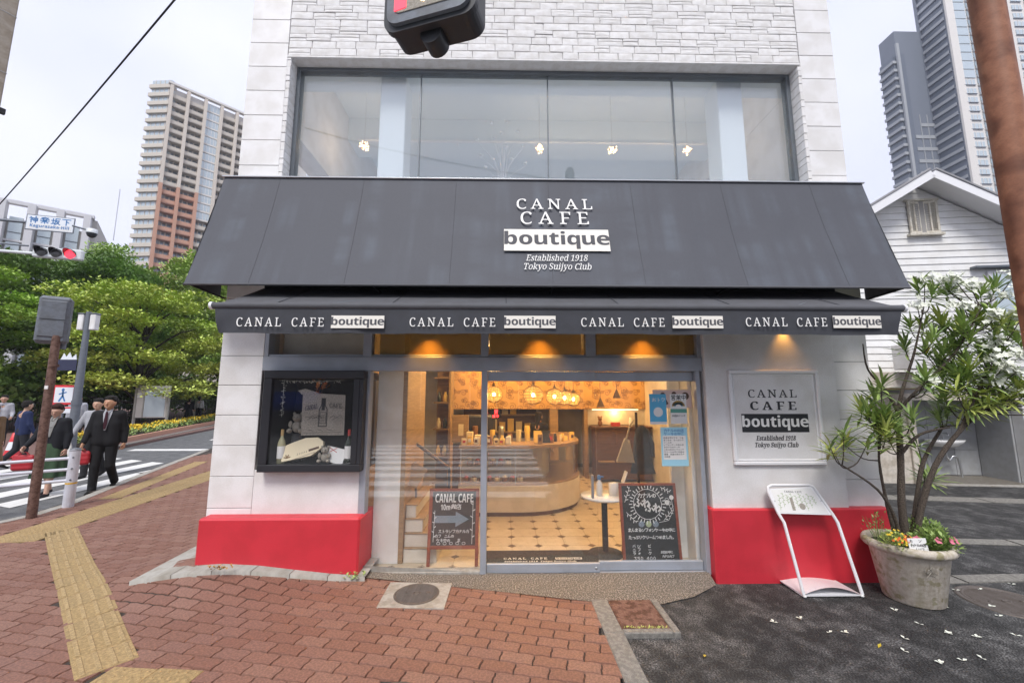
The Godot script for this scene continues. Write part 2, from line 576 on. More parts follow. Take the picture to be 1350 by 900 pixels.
	mat("cream_print", Color(0.80, 0.77, 0.70), 0.7)
	mat("white_print", Color(0.84, 0.83, 0.80), 0.7)
	mat("ink", Color(0.02, 0.021, 0.025), 0.6)
	# insides
	mat("plaster", Color(0.62, 0.58, 0.50), 0.8, 0, T.soft, 1.5)
	mat("plaster_white", Color(0.74, 0.75, 0.74), 0.8, 0, T.soft, 1.5)
	mat("upper_white", Color(0.73, 0.80, 0.84), 0.8)
	mat("upper_grey", Color(0.60, 0.63, 0.65), 0.8, 0, T.soft, 1.5)
	mat("wood_light", Color(0.42, 0.27, 0.13), 0.55, 0, T.wood, 0.6)
	mat("wood_dark", Color(0.13, 0.06, 0.03), 0.5, 0, T.wood, 0.6)
	mat("wood_red", Color(0.36, 0.075, 0.03), 0.5, 0, T.wood, 0.4)
	mat("tile_cream", Color(0.62, 0.54, 0.42), 0.35, 0, T.soft, 0.8)
	mat("tile_cream_b", Color(0.58, 0.50, 0.385), 0.35, 0, T.soft, 0.8)
	mat("tile_dark", Color(0.10, 0.065, 0.04), 0.35)
	mat("grout", Color(0.25, 0.19, 0.12), 0.9)
	mat("counter_cream", Color(0.74, 0.68, 0.56), 0.5, 0, T.soft, 1.0)
	mat("mat_black", Color(0.03, 0.029, 0.028), 0.95, 0, T.speckle, 0.3)
	mat("board_black", Color(0.018, 0.022, 0.024), 0.75, 0, T.dirty, 0.5)
	mat("chalk", Color(0.72, 0.73, 0.72), 0.95)
	mat("chalk_blue", Color(0.40, 0.50, 0.60), 0.95, 0, T.speckle, 0.2)
	mat("chalk_green", Color(0.38, 0.46, 0.28), 0.95)
	mat("paper", Color(0.76, 0.76, 0.74), 0.8)
	mat("paper_cream", Color(0.70, 0.60, 0.38), 0.8)
	mat("paper_yellow", Color(0.75, 0.52, 0.14), 0.7)
	mat("poster_blue", Color(0.10, 0.42, 0.66), 0.5)
	mat("poster_sky", Color(0.36, 0.66, 0.80), 0.5)
	mat("poster_pink", Color(0.66, 0.50, 0.44), 0.6)
	mat("poster_green", Color(0.10, 0.32, 0.26), 0.6)
	mat("linen", Color(0.66, 0.61, 0.52), 0.95, 0, T.speckle, 0.25)
	mat("cork", Color(0.50, 0.33, 0.14), 0.8)
	mat("bottle_dark", Color(0.02, 0.03, 0.018), 0.12)
	mat("bottle_pale", Color(0.42, 0.40, 0.24), 0.15)
	mat("copper", Color(0.75, 0.35, 0.12), 0.28, 0.9)
	mat("fur", Color(0.60, 0.55, 0.46), 1.0, 0, T.speckle, 0.12)
	mat("ceramic", Color(0.80, 0.80, 0.78), 0.18)
	mat("white_enamel", Color(0.80, 0.80, 0.81), 0.3)
	mat("cake_red", Color(0.5, 0.05, 0.04), 0.5)
	mat("cake_brown", Color(0.22, 0.10, 0.04), 0.6)
	mat("cake_cream", Color(0.80, 0.70, 0.48), 0.6)
	mat("bronze_wire", Color(0.10, 0.06, 0.025), 0.4, 0.6)
	glow("bulb_warm", Color(1.0, 0.72, 0.36), 9.0)
	glow("bulb_soft", Color(1.0, 0.70, 0.34), 3.0)
	glow("shelf_light", Color(1.0, 0.78, 0.48), 1.6)
	glow("red_led", Color(1.0, 0.05, 0.05), 2.0)
	glow("signal_red", Color(1.0, 0.03, 0.05), 1.6)
	pane_mat("glow_globe_glass", Color(0.9, 0.66, 0.30), 0.06)  # for the shell added inside the pendants to carry a glow
	# street
	mat("pole_rust", Color(0.34, 0.145, 0.075), 0.55, 0.0, T.rust, 1.1)
	mat("pole_brown", Color(0.20, 0.12, 0.095), 0.7, 0.1, T.rust, 0.35)
	mat("pole_grey", Color(0.17, 0.19, 0.22), 0.5, 0.3, T.soft, 0.6)
	mat("signal_box", Color(0.17, 0.19, 0.22), 0.5, 0.1, T.dirty, 0.5)
	mat("signal_black", Color(0.028, 0.030, 0.034), 0.45)
	mat("signal_white", Color(0.62, 0.65, 0.66), 0.4)
	mat("lens_grey", Color(0.10, 0.10, 0.10), 0.25)
	mat("rail_white", Color(0.66, 0.67, 0.74), 0.35, 0.1, T.soft, 0.8)
	mat("sign_white", Color(0.74, 0.78, 0.82), 0.35)
	mat("sign_blue", Color(0.06, 0.20, 0.46), 0.4)
	mat("sign_red", Color(0.66, 0.03, 0.04), 0.4)
	mat("yellow_tape", Color(0.70, 0.42, 0.05), 0.6)
	mat("fence_black", Color(0.03, 0.032, 0.03), 0.5, 0.3)
	mat("board_grey", Color(0.36, 0.35, 0.32), 0.6, 0, T.soft, 0.8)
	mat("far_paving", Color(0.34, 0.20, 0.17), 0.9, 0, T.speckle, 0.6)
	mat("soil", Color(0.06, 0.045, 0.035), 1.0, 0, T.speckle, 0.3)
	mat("pot_clay", Color(0.66, 0.60, 0.51), 0.85, 0, T.pot, 0.75, T.mid_n, 0.25)
	mat("bark", Color(0.20, 0.155, 0.12), 0.95, 0, T.bark, 0.18, T.mid_n, 0.6)
	mat("bark_dark", Color(0.10, 0.08, 0.065), 0.95, 0, T.bark, 0.4)
	for k in 4:
		var m := mat("leaf%d" % k, [Color(0.21, 0.31, 0.085), Color(0.31, 0.42, 0.12), Color(0.17, 0.26, 0.08), Color(0.44, 0.50, 0.13)][k], 0.5)
		m.backlight = Color(0.5, 0.6, 0.2)
	mat("leaf_yellow", Color(0.55, 0.42, 0.04), 0.5)
	mat("petal_white", Color(0.74, 0.76, 0.66), 0.8)
	M.petal_white.backlight = Color(0.4, 0.4, 0.38)
	mat("petal_pink", Color(0.66, 0.18, 0.26), 0.7)
	mat("petal_orange", Color(0.75, 0.16, 0.03), 0.7)
	mat("petal_yellow", Color(0.78, 0.55, 0.04), 0.7)
	# far buildings
	mat("siding", Color(0.81, 0.81, 0.80), 0.6, 0, T.soft, 1.8)
	mat("siding_gap", Color(0.30, 0.29, 0.28), 0.9)
	mat("cream_wood", Color(0.70, 0.66, 0.57), 0.7, 0, T.dirty, 0.5)
	mat("roof_grey", Color(0.28, 0.28, 0.29), 0.7)
	mat("stucco", Color(0.66, 0.60, 0.52), 0.9, 0, T.dirty, 1.2)
	mat("grey_tile", Color(0.42, 0.43, 0.44), 0.4, 0, T.soft, 0.8)
	mat("wet_tile", Color(0.22, 0.20, 0.17), 0.5, 0, T.dirty, 0.5)
	mat("tower_stone", Color(0.54, 0.49, 0.42), 0.8)
	mat("tower_white", Color(0.66, 0.63, 0.59), 0.7)
	mat("tower_brick", Color(0.52, 0.29, 0.20), 0.85)
	mat("tower_tan", Color(0.62, 0.55, 0.47), 0.8)
	mat("tower_glass", Color(0.30, 0.36, 0.38), 0.12, 0.3)
	mat("tower_glass_pale", Color(0.50, 0.57, 0.60), 0.15, 0.3)
	mat("tower_dark", Color(0.24, 0.21, 0.19), 0.6)
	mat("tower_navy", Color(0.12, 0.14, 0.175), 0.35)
	mat("tower_grey", Color(0.155, 0.175, 0.21), 0.5)
	mat("tower_grey_pale", Color(0.33, 0.345, 0.36), 0.6)
	mat("office_white", Color(0.62, 0.62, 0.64), 0.6)
	mat("office_beige", Color(0.50, 0.48, 0.45), 0.8)
	mat("beige_wall", Color(0.42, 0.36, 0.29), 0.8, 0, T.dirty, 3.0)
	mat("blue_cloth", Color(0.012, 0.05, 0.30), 0.7)
	mat("opposite_wall", Color(0.22, 0.21, 0.20), 0.8, 0, T.dirty, 2.0)

func scroll_print() -> ImageTexture:
	# printed scrolls of the wallpaper, drawn as curls of darker ink on ochre
	var s := 256
	var im := Image.create(s, s, false, Image.FORMAT_RGB8)
	im.fill(Color(0.86, 0.74, 0.52))
	var r := RandomNumberGenerator.new()
	r.seed = 77
	for k in 26:
		var c := Vector2(r.randf() * s, r.randf() * s)
		var turn := r.randf() * TAU
		var sg := 1.0 if r.randf() < 0.5 else -1.0
		var big := r.randf_range(14, 34)
		for i in 220:
			var t := i / 220.0
			var a := turn + sg * t * TAU * 1.6
			var q := c + Vector2(cos(a), sin(a)) * big * (1.0 - t * 0.85)
			for dx in 3:
				for dy in 3:
					im.set_pixel(posmod(int(q.x) + dx, s), posmod(int(q.y) + dy, s), Color(0.40, 0.26, 0.12))
	return ImageTexture.create_from_image(im)

# ---------------------------------------------------------------- ground
const STREET := Vector2(-0.349, -0.937)   # the way the side street runs (x, z)

func height_at(x: float, z: float) -> float:
	var h := -0.035 * smoothstep(-1.0, 0.75, x)
	h += 0.17 * exp(-((x + 2.7) * (x + 2.7) / 0.75 + (z - 0.0) * (z - 0.0) / 0.28))
	return h

var walk_poly := PackedVector2Array([Vector2(0.75, 2.75), Vector2(0.75, 0.0), Vector2(-2.7, 0.0), Vector2(-2.9, -0.5), Vector2(-2.9, -14), Vector2(-7.6, -20), Vector2(-12.6, -18.5), Vector2(-9.55, -9.4), Vector2(-7.75, -4.6), Vector2(-7.0, -2.75), Vector2(-6.85, -2.1), Vector2(-6.95, -1.62), Vector2(-7.4, -1.2), Vector2(-8.6, -0.55), Vector2(-10, 0.2), Vector2(-10, 2.75)])

func ground_and_roads() -> void:
	# one sheet of asphalt out to the horizon
	var st := mb()
	quad(st, Vector3(-400, -0.075, 400), Vector3(400, -0.075, 400), Vector3(400, -0.075, -400), Vector3(-400, -0.075, -400))
	setting(build(st, "ground", M.asphalt))
	# the paler carriageway of the side street and of the street behind the camera
	st = mb()
	var r := PackedVector2Array([Vector2(0.5, 2.7), Vector2(-2.5, 2.7), Vector2(-5.6, 2.7), Vector2(-7, -1.5), Vector2(-9, -9), Vector2(-25, -52), Vector2(-33, -52), Vector2(-13.0, -9.6), Vector2(-12.2, -7.6), Vector2(-17, -4), Vector2(-60, 4), Vector2(-60, 16), Vector2(40, 16), Vector2(40, 3.0), Vector2(6, 3.0)])
	flat_sheet(st, r, -0.069)
	setting(build(st, "road", M.road))
	# crossing over the side street: each bar painted along the way of the traffic
	var zebra := Node3D.new()
	zebra.name = "crosswalk"
	add_child(zebra)
	setting(zebra)
	var dirn := Vector2(-0.06, -1.0).normalized()
	for k in 9:
		var x0 := -7.95 - k * 0.93
		var p := Vector2(x0, -2.75 - k * 0.42)
		var q := p + dirn * 4.05
		st = mb()
		flat_sheet(st, PackedVector2Array([p, p + Vector2(-0.47, -0.19), q + Vector2(-0.47, -0.19), q]), -0.062)
		build(st, "bar", M.road_paint, zebra)
	# crossing behind the camera, seen mirrored in the shop window
	var zeb2 := Node3D.new()
	zeb2.name = "crosswalk_001"
	add_child(zeb2)
	setting(zeb2)
	for k in 9:
		st = mb()
		var z0 := 3.3 + k * 0.9
		flat_sheet(st, PackedVector2Array([Vector2(-4.6, z0), Vector2(0.9, z0 - 0.1), Vector2(0.9, z0 + 0.36), Vector2(-4.6, z0 + 0.46)]), -0.062)
		build(st, "bar", M.road_paint, zeb2)
	# stop line across the far lane and the lane line
	st = mb()
	flat_sheet(st, PackedVector2Array([Vector2(-12.4, -9.75), Vector2(-9.0, -9.72), Vector2(-9.1, -10.2), Vector2(-12.5, -10.2)]), -0.062)
	var sl := build(st, "stop_line", M.road_paint)
	setting(sl)
	st = mb()
	for k in 5:
		var a := Vector2(-12.0, -13.0) + STREET * (k * 2.4)
		flat_sheet(st, PackedVector2Array([a, a + Vector2(0.14, 0.05), a + STREET * 1.3 + Vector2(0.14, 0.05), a + STREET * 1.3]), -0.062)
	setting(build(st, "lane_line", M.road_paint))
	# gutter strips of the lane on the right
	for g in [[Vector2(3.9, 0.16), Vector2(7.5, 0.02), 0.16], [Vector2(6.4, -3.1), Vector2(14, -1.9), 0.35], [Vector2(5.6, -0.9), Vector2(9.0, -0.55), 0.2]]:
		var gut := Node3D.new()
		gut.name = numbered("gutter")
		add_child(gut)
		setting(gut)
		var a: Vector2 = g[0]
		var b: Vector2 = g[1]
		var n := int((b - a).length() / 0.6)
		var d := (b - a) / n
		var w: Vector2 = Vector2(-d.y, d.x).normalized() * float(g[2])
		for k in n:
			st = mb()
			var p := a + d * k + d * 0.01
			slab(st, PackedVector2Array([p, p + d * 0.97, p + d * 0.97 - w, p - w]), -0.2, -0.068 + 0.004 * (k % 2))
			build(st, "gutter_stone", M.kerb_stone, gut)
	# pavement on the far side of the side street
	st = mb()
	slab(st, PackedVector2Array([Vector2(-12.4, -8.1), Vector2(-13.25, -10.8), Vector2(-15.5, -18.2), Vector2(-28, -52), Vector2(-60, -52), Vector2(-60, 3.2), Vector2(-18.0, -4.0), Vector2(-13.2, -6.6)]), -0.3, 0.02)
	setting(build(st, "far_pavement", M.far_paving))
	# kerb stones of the far pavement
	var kerb := Node3D.new()
	kerb.name = "far_kerb"
	add_child(kerb)
	setting(kerb)
	var line := [Vector2(-18.0, -4.0), Vector2(-15.6, -5.3), Vector2(-13.2, -6.6), Vector2(-12.4, -8.1), Vector2(-13.25, -10.8)]
	for k in 12: line.append(Vector2(-13.25, -10.8) + STREET * (k + 1) * 1.9)
	for k in line.size() - 1:
		st = mb()
		var p: Vector2 = line[k]
		var q: Vector2 = line[k + 1]
		var w := Vector2(-(q - p).y, (q - p).x).normalized() * 0.17
		slab(st, PackedVector2Array([p, q - (q - p) * 0.01, q - (q - p) * 0.01 - w, p - w]), -0.3, 0.045)
		build(st, "kerb_stone", M.kerb_stone, kerb)

func flat_sheet(st: SurfaceTool, p: PackedVector2Array, y: float) -> void:
	st.set_smooth_group(-1)
	var idx := Geometry2D.triangulate_polygon(p)
	for k in range(0, idx.size(), 3):
		var a := p[idx[k]]; var b := p[idx[k + 1]]; var c := p[idx[k + 2]]
		if (b - a).cross(c - a) > 0:
			var t := b; b = c; c = t
		tri(st, Vector3(a.x, y, a.y), Vector3(b.x, y, b.y), Vector3(c.x, y, c.y))

func paver_mesh() -> ArrayMesh:
	# a paving brick with gently waved edges, its top bevelled
	var L := 0.1085
	var B := 0.0530
	var out := []
	var wv := 0.0038
	var zig := [wv, -wv, wv, -wv, wv]
	var zag := [0.0, wv, -wv, 0.0]
	for k in 4: out.append(Vector2(-L + L * 0.5 * k, -B + zig[k]))
	for k in 3: out.append(Vector2(L + zag[k], -B + 2 * B * k / 3.0 + (wv if k == 0 else 0.0)))
	for k in 4: out.append(Vector2(L - L * 0.5 * k, B + zig[4 - k]))
	for k in 3: out.append(Vector2(-L + zag[3 - k], B - 2 * B * k / 3.0 + (wv if k == 0 else 0.0)))
	var st := mb()
	st.set_smooth_group(-1)
	var n := out.size()
	for k in n:
		var a: Vector2 = out[k]
		var b: Vector2 = out[(k + 1) % n]
		var ai := Vector3(a.x * 0.968, 0, a.y * 0.935)
		var bi := Vector3(b.x * 0.968, 0, b.y * 0.935)
		tri(st, Vector3.ZERO, bi, ai)
		quad(st, ai, bi, Vector3(b.x, -0.012, b.y), Vector3(a.x, -0.012, a.y))
	st.generate_normals()
	st.index()
	return st.commit()

func pavement() -> void:
	var side := Node3D.new()
	side.name = "pavement"
	add_child(side)
	setting(side)
	# bed of the pavement following the fall of the ground
	var st := mb()
	st.set_smooth_group(0)
	var stepx := 0.36
	for i in range(-28, 3):
		for j in range(-56, 8):
			var x := i * stepx
			var z := j * stepx
			var c := [Vector2(x, z), Vector2(x + stepx, z), Vector2(x + stepx, z + stepx), Vector2(x, z + stepx)]
			if not Geometry2D.is_point_in_polygon(Vector2(x + 0.18, z + 0.18), walk_poly): continue
			var p := []
			for q in c:
				var e: Vector2 = q
				e.x = minf(e.x, 0.76)
				p.append(Vector3(e.x, height_at(e.x, e.y) - 0.0115, e.y))
			quad(st, p[3], p[2], p[1], p[0])
	build(st, "bedding", M.joint, side)
	# skirt round the bed
	st = mb()
	for k in walk_poly.size():
		var a := walk_poly[k]
		var b := walk_poly[(k + 1) % walk_poly.size()]
		quad(st, Vector3(a.x, -0.3, a.y), Vector3(b.x, -0.3, b.y), Vector3(b.x, height_at(b.x, b.y) - 0.012, b.y), Vector3(a.x, height_at(a.x, a.y) - 0.012, a.y))
	build(st, "bed_edge", M.concrete, side)
	# bricks
	var paver := paver_mesh()
	var ang := deg_to_rad(-11.0)
	var ex := Vector2(cos(ang), -sin(ang))
	var ez := Vector2(sin(ang), cos(ang))
	var all := []
	var tact := tactile_places()
	var camp := Vector3(0, 1.72, 4.28)
	for j in range(-66, 40):
		for i in range(-46, 20):
			var c := ex * (i * 0.2225 + (0.111 if posmod(j, 2) else 0.0) + rng.randf_range(-0.0015, 0.0015)) + ez * (j * 0.1115)
			if not Geometry2D.is_point_in_polygon(Vector2(c.x - (0.06 if c.x > 0.0 else 0.0), c.y), walk_poly): continue
			if c.x > -1.35 and c.y < 0.02 + 0.19 * (c.x + 1.35): continue
			if c.y < -12: continue
			var skip := false
			for t in tact:
				var l: Vector2 = (c - t[0]) * t[2]   # rotate into the tile's axes
				if absf((c - t[0]).dot(t[1])) < 0.105 and absf((c - t[0]).dot(Vector2(-t[1].y, t[1].x))) < 0.105:
					skip = true
					break
			if skip: continue
			if absf(c.x + 0.76) < 0.19 and absf(c.y - 0.43) < 0.17: continue
			if (c - Vector2(-0.62, 1.70)).length() < 0.16: continue
			var d := Vector3(c.x, 0, c.y) - camp
			var px := d.x / maxf(-d.z, 0.3)
			var inside := -d.z > 0.5 and d.z < -2.55 and absf(px) < 1.32
			all.append([d.length() + (0.0 if inside else 100.0), c])
	all.sort_custom(func(a, b): return a[0] < b[0])
	var rest := mb()
	var n_single := 0
	var arr := paver.surface_get_arrays(0)
	var rest_by := [mb(), mb(), mb()]
	for e in all:
		var c: Vector2 = e[1]
		var hx := height_at(c.x + 0.05, c.y) - height_at(c.x - 0.05, c.y)
		var hz := height_at(c.x, c.y + 0.05) - height_at(c.x, c.y - 0.05)
		var up := Vector3(-hx / 0.1, 1, -hz / 0.1).normalized()
		up = (up + Vector3(rng.randf_range(-0.008, 0.008), 0, rng.randf_range(-0.008, 0.008))).normalized()
		var bx := (Vector3(ex.x, 0, ex.y) - up * Vector3(ex.x, 0, ex.y).dot(up)).normalized()
		var b := Basis(bx, up, bx.cross(up))
		var xf := Transform3D(b, Vector3(c.x, height_at(c.x, c.y) + rng.randf_range(-0.0012, 0.0012), c.y))
		if n_single < 300 and e[0] < 100.0:
			n_single += 1
			inst(paver, "brick", M["brick%d" % rng.randi_range(0, 4)], side, xf)
		else:
			rest_by[rng.randi_range(0, 2)].append_from(paver, 0, xf)
	for k in 3:
		var o := MeshInstance3D.new()
		o.name = "bricks"
		o.mesh = rest_by[k].commit()
		o.material_override = M["brick%d" % (k + 2)]
		side.add_child(o, true)
		o.set_meta("kind", "stuff")
	# yellow tactile tiles: bars along the way, dots where the ways meet
	var bar_tile := tactile_mesh(false)
	var dot_tile := tactile_mesh(true)
	for t in tact:
		var c: Vector2 = t[0]
		var d: Vector2 = t[1]
		var xf := Transform3D(Basis(Vector3(-d.y, 0, d.x), Vector3.UP, Vector3(-d.x, 0, -d.y)), Vector3(c.x, height_at(c.x, c.y) + 0.004, c.y))
		# lean with the ground
		var hx := (height_at(c.x + 0.1, c.y) - height_at(c.x - 0.1, c.y)) / 0.2
		var hz := (height_at(c.x, c.y + 0.1) - height_at(c.x, c.y - 0.1)) / 0.2
		var up := Vector3(-hx, 1, -hz).normalized()
		xf.basis = Basis(Quaternion(Vector3.UP, up)) * xf.basis
		var tile := inst(bar_tile[0], "tactile_tile", M["tactile%d" % rng.randi_range(0, 2)], side, xf)
		inst(dot_tile[1] if t[3] else bar_tile[1], "rib", M.tactile_rib, tile)
	# kerb stones on the right edge of the bricks
	for k in 4:
		var z0 := 0.98 + k * 0.6
		st = mb()
		rbox(st, Vector3(0.752, -0.25, z0), Vector3(0.90, -0.026, z0 + 0.594), 0.008)
		build(st, "kerb_stone", M.kerb_stone, side)
	# stones of the kerb on the street side
	var kl := [Vector2(-9.55, -9.4), Vector2(-8.95, -7.8), Vector2(-8.35, -6.2), Vector2(-7.75, -4.6), Vector2(-7.38, -3.7), Vector2(-7.0, -2.75), Vector2(-6.85, -2.1), Vector2(-6.95, -1.62), Vector2(-7.4, -1.2), Vector2(-8.6, -0.55), Vector2(-10, 0.2)]
	for k in kl.size() - 1:
		var p: Vector2 = kl[k]
		var q: Vector2 = kl[k + 1]
		var w := Vector2(-(q - p).y, (q - p).x).normalized() * 0.15
		st = mb()
		slab(st, PackedVector2Array([p + w * 0.5, q + w * 0.5 - (q - p) * 0.01, q - w * 0.5 - (q - p) * 0.01, p - w * 0.5]), -0.3, 0.006)
		build(st, "kerb_stone", M.concrete, side)
	# washed pebble ramp in front of the doors
	st = mb()
	var ramp := [[-1.42, 0.10], [-0.6, 0.245], [0.1, 0.37], [0.76, 0.51], [1.35, 0.50], [1.72, 0.36], [2.03, 0.14]]
	for k in ramp.size() - 1:
		var a: Array = ramp[k]
		var b: Array = ramp[k + 1]
		var ya := height_at(a[0], a[1]) + 0.004
		var yb := height_at(b[0], b[1]) + 0.004
		if a[0] > 0.7: ya = -0.064
		if b[0] > 1.0: yb = -0.066
		if a[0] > 0.7 and a[0] < 0.8: ya = -0.034
		quad(st, Vector3(a[0], ya, a[1]), Vector3(b[0], yb, b[1]), Vector3(b[0], -0.004, 0.0), Vector3(a[0], -0.004 + 0.03 * float(k == 0), 0.0))
	build(st, "pebble_ramp", M.aggregate, side)
	# concrete footing along the left plinth
	st = mb()
	for k in 6:
		var x0 := -3.30 + k * 0.335
		var x1 := x0 + 0.33
		var zf0 := 0.36 - 0.03 * k
		var zf1 := zf0 - 0.03
		var p := []
		for q in [[x0, zf0], [x1, zf1], [x1, -0.6], [x0, -0.6]]: p.append(Vector3(q[0], height_at(q[0], q[1]) + 0.035, q[1]))
		p[2].y = p[1].y + 0.03; p[3].y = p[0].y + 0.03
		quad(st, p[0], p[1], p[2], p[3])
		quad(st, Vector3(x0, -0.1, zf0), Vector3(x1, -0.1, zf1), p[1], p[0])
	build(st, "footing", M.concrete, side)

func tactile_places() -> Array:
	# [centre, direction, unused, dotted]
	var out := []
	var a := Vector2(-2.52, 1.37)
	var d := Vector2(-0.756, -0.654)
	for k in 14: out.append([a + d * (0.15 + k * 0.302), d, 1.0, false])
	for k in 2: out.append([a - d * 0.151 + Vector2(0.05 + k * 0.30, 0.05 + k * 0.02), Vector2(0.1, -1).normalized(), 1.0, true])
	var s := Vector2(-5.92, -1.1)
	var e := Vector2(-0.13, -1.0).normalized()
	for k in 26:
		for w in 2: out.append([s + e * k * 0.302 + Vector2(-e.y, e.x) * (w * 0.302 - 0.15), e, 1.0, k < 3])
	var g := Vector2(-6.72, -3.2)
	for k in 14: out.append([g + STREET * k * 0.302 * Vector2(0.9, 1), STREET, 1.0, true])
	return out

func tactile_mesh(dots: bool) -> Array:
	var st := mb()
	rbox(st, Vector3(-0.149, -0.03, -0.149), Vector3(0.149, 0.0, 0.149), 0.003)
	st.generate_normals(); st.index()
	var base := st.commit()
	st = mb()
	if dots:
		for i in 5:
			for j in 5:
				var c := Vector3(-0.116 + i * 0.058, 0, -0.116 + j * 0.058)
				lathe(st, [Vector2(0.013, -0.002), Vector2(0.008, 0.005), Vector2(0, 0.005)], 6, Transform3D(Basis(), c), false)
	else:
		for i in 4:
			var x := -0.1125 + i * 0.075
			rbox(st, Vector3(x - 0.0135, -0.002, -0.136), Vector3(x + 0.0135, 0.005, 0.136), 0.004)
	st.generate_normals(); st.index()
	return [base, st.commit()]

# ---------------------------------------------------------------- the cafe
var cafe: Node3D

func solid(called: String, m: Material, lo: Vector3, hi: Vector3, parent: Node = null, ch := 0.004) -> MeshInstance3D:
	return bar(called, m, parent if parent else cafe, lo, hi, ch)

func cafe_building() -> void:
	cafe = thing("cafe_building", "white two-storey cafe with stone-clad upper wall, red plinth and glass shop front", "building")
	# shell
	solid("side_wall", M.wall_white, Vector3(-2.93, -0.3, -8.0), Vector3(-2.62, 3.4, -0.30))
	solid("side_wall", M.wall_white, Vector3(-2.93, 4.97, -8.0), Vector3(-2.62, 7.4, -0.30))
	solid("side_wall", M.wall_white, Vector3(-2.93, 3.4, -8.0), Vector3(-2.62, 4.97, -7.4))
	solid("side_wall", M.wall_white, Vector3(-2.93, 3.4, -0.62), Vector3(-2.62, 4.97, -0.30))
	solid("side_wall", M.wall_white, Vector3(3.66, -0.3, -8.0), Vector3(3.89, 3.4, -0.30))
	solid("side_wall", M.wall_white, Vector3(3.66, 5.6, -8.0), Vector3(3.89, 7.4, -0.30))
	solid("side_wall", M.wall_white, Vector3(3.66, 3.4, -1.6), Vector3(3.89, 5.6, -0.30))
	solid("added_side_pane", M.glass, Vector3(3.77, 3.4, -8.0), Vector3(3.78, 5.6, -1.6), null, 0.001)  # unseen right-hand window, added to let daylight into the upper room
	solid("rear_wall", M.wall_white, Vector3(-2.62, -0.3, -8.0), Vector3(3.66, 3.5, -7.85))
	solid("rear_wall", M.wall_white, Vector3(-2.62, 6.2, -8.0), Vector3(3.66, 7.4, -7.85))
	solid("added_rear_pane", M.glass, Vector3(-2.62, 3.5, -7.93), Vector3(3.66, 6.2, -7.92), null, 0.001)  # unseen rear window, added so that daylight brightens the upper room
	solid("roof", M.roof_grey, Vector3(-2.93, 7.4, -8.0), Vector3(3.89, 7.6, 0.0))
	solid("storey_slab", M.plaster, Vector3(-2.62, 2.72, -7.85), Vector3(3.66, 3.05, -0.12))
	solid("spandrel_wall", M.wall_white, Vector3(-2.50, 2.44, -0.118), Vector3(3.50, 3.98, -0.02))
	solid("window_sill", M.aluminium, Vector3(-2.50, 3.98, -0.25), Vector3(3.46, 4.0, 0.03))
	# piers with their cladding panels
	for side in [[-2.935, -2.50, 0.30], [3.475, 3.885, 0.55]]:
		var lo: float = side[0]
		var hi: float = side[1]
		solid("pier_core", M.gap_dark, Vector3(lo + 0.004, -0.3, -0.30), Vector3(hi - 0.004, 7.4, -0.013))
		var y: float = side[2] + 0.02
		while y < 7.35:
			var st := mb()
			rbox(st, Vector3(lo, y + 0.003, -0.024 + rng.randf_range(-0.001, 0.001)), Vector3(hi, y + 0.299, rng.randf_range(-0.0008, 0.0008)), 0.003)
			build(st, "panel", M.white_panel if rng.randf() < 0.5 else M.white_panel_b, cafe)
			y += 0.302
	# upper wall clad in split stone
	solid("upper_wall", M.gap_dark, Vector3(-2.50, 5.60, -0.30), Vector3(3.47, 7.4, -0.014))
	solid("soffit", M.stone1, Vector3(-2.50, 5.575, -0.26), Vector3(3.47, 5.60, 0.004))
	var rest := mb()
	var y := 5.602
	var row := 0
	while y < 7.38:
		var x := -2.495
		var rh := 0.094
		while x < 3.45:
			var w := rng.randf_range(0.17, 0.34)
			if x + w > 3.36: w = 3.468 - x
			var cut: Array = [[0.0, 1.0]]
			var r := rng.randf()
			if r < 0.16: cut = [[0.0, 0.42], [0.42, 1.0]]
			elif r < 0.30: cut = [[0.0, 0.6], [0.6, 1.0]]
			for c in cut:
				var st := rest if row > 9 else mb()
				stone(st, x + 0.0016, x + w - 0.0016, y + c[0] * rh + 0.0016, y + c[1] * rh - 0.0016)
				if row <= 9: build(st, "stone", M["stone%d" % rng.randi_range(0, 3)], cafe)
			x += w
		y += rh
		row += 1
	var up := build(rest, "stones", M.stone1, cafe)
	up.set_meta("kind", "stuff")
	# stone reveals beside the window
	for sx in [-2.50, 3.44]:
		var yy := 4.0
		while yy < 5.57:
			var st := mb()
			var hh := rng.randf_range(0.06, 0.12)
			rbox(st, Vector3(sx, yy + 0.002, -0.25), Vector3(sx + 0.045, minf(yy + hh, 5.573) - 0.002, rng.randf_range(-0.004, 0.004)), 0.004)
			build(st, "reveal_stone", M["stone%d" % rng.randi_range(0, 3)], cafe)
			yy += hh
	# upper window
	var wf := Node3D.new()
	wf.name = "upper_window"
	cafe.add_child(wf)
	for e in [[Vector3(-2.455, 4.0, -0.24), Vector3(-2.41, 5.575, -0.14)], [Vector3(3.395, 4.0, -0.24), Vector3(3.44, 5.575, -0.14)], [Vector3(-2.41, 5.535, -0.24), Vector3(3.395, 5.575, -0.14)], [Vector3(-2.41, 4.0, -0.24), Vector3(3.395, 4.03, -0.14)]]:
		solid("window_frame", M.aluminium_dark, e[0], e[1], wf)
	var xs := [-2.41, -1.0, 0.513, 2.025, 3.395]
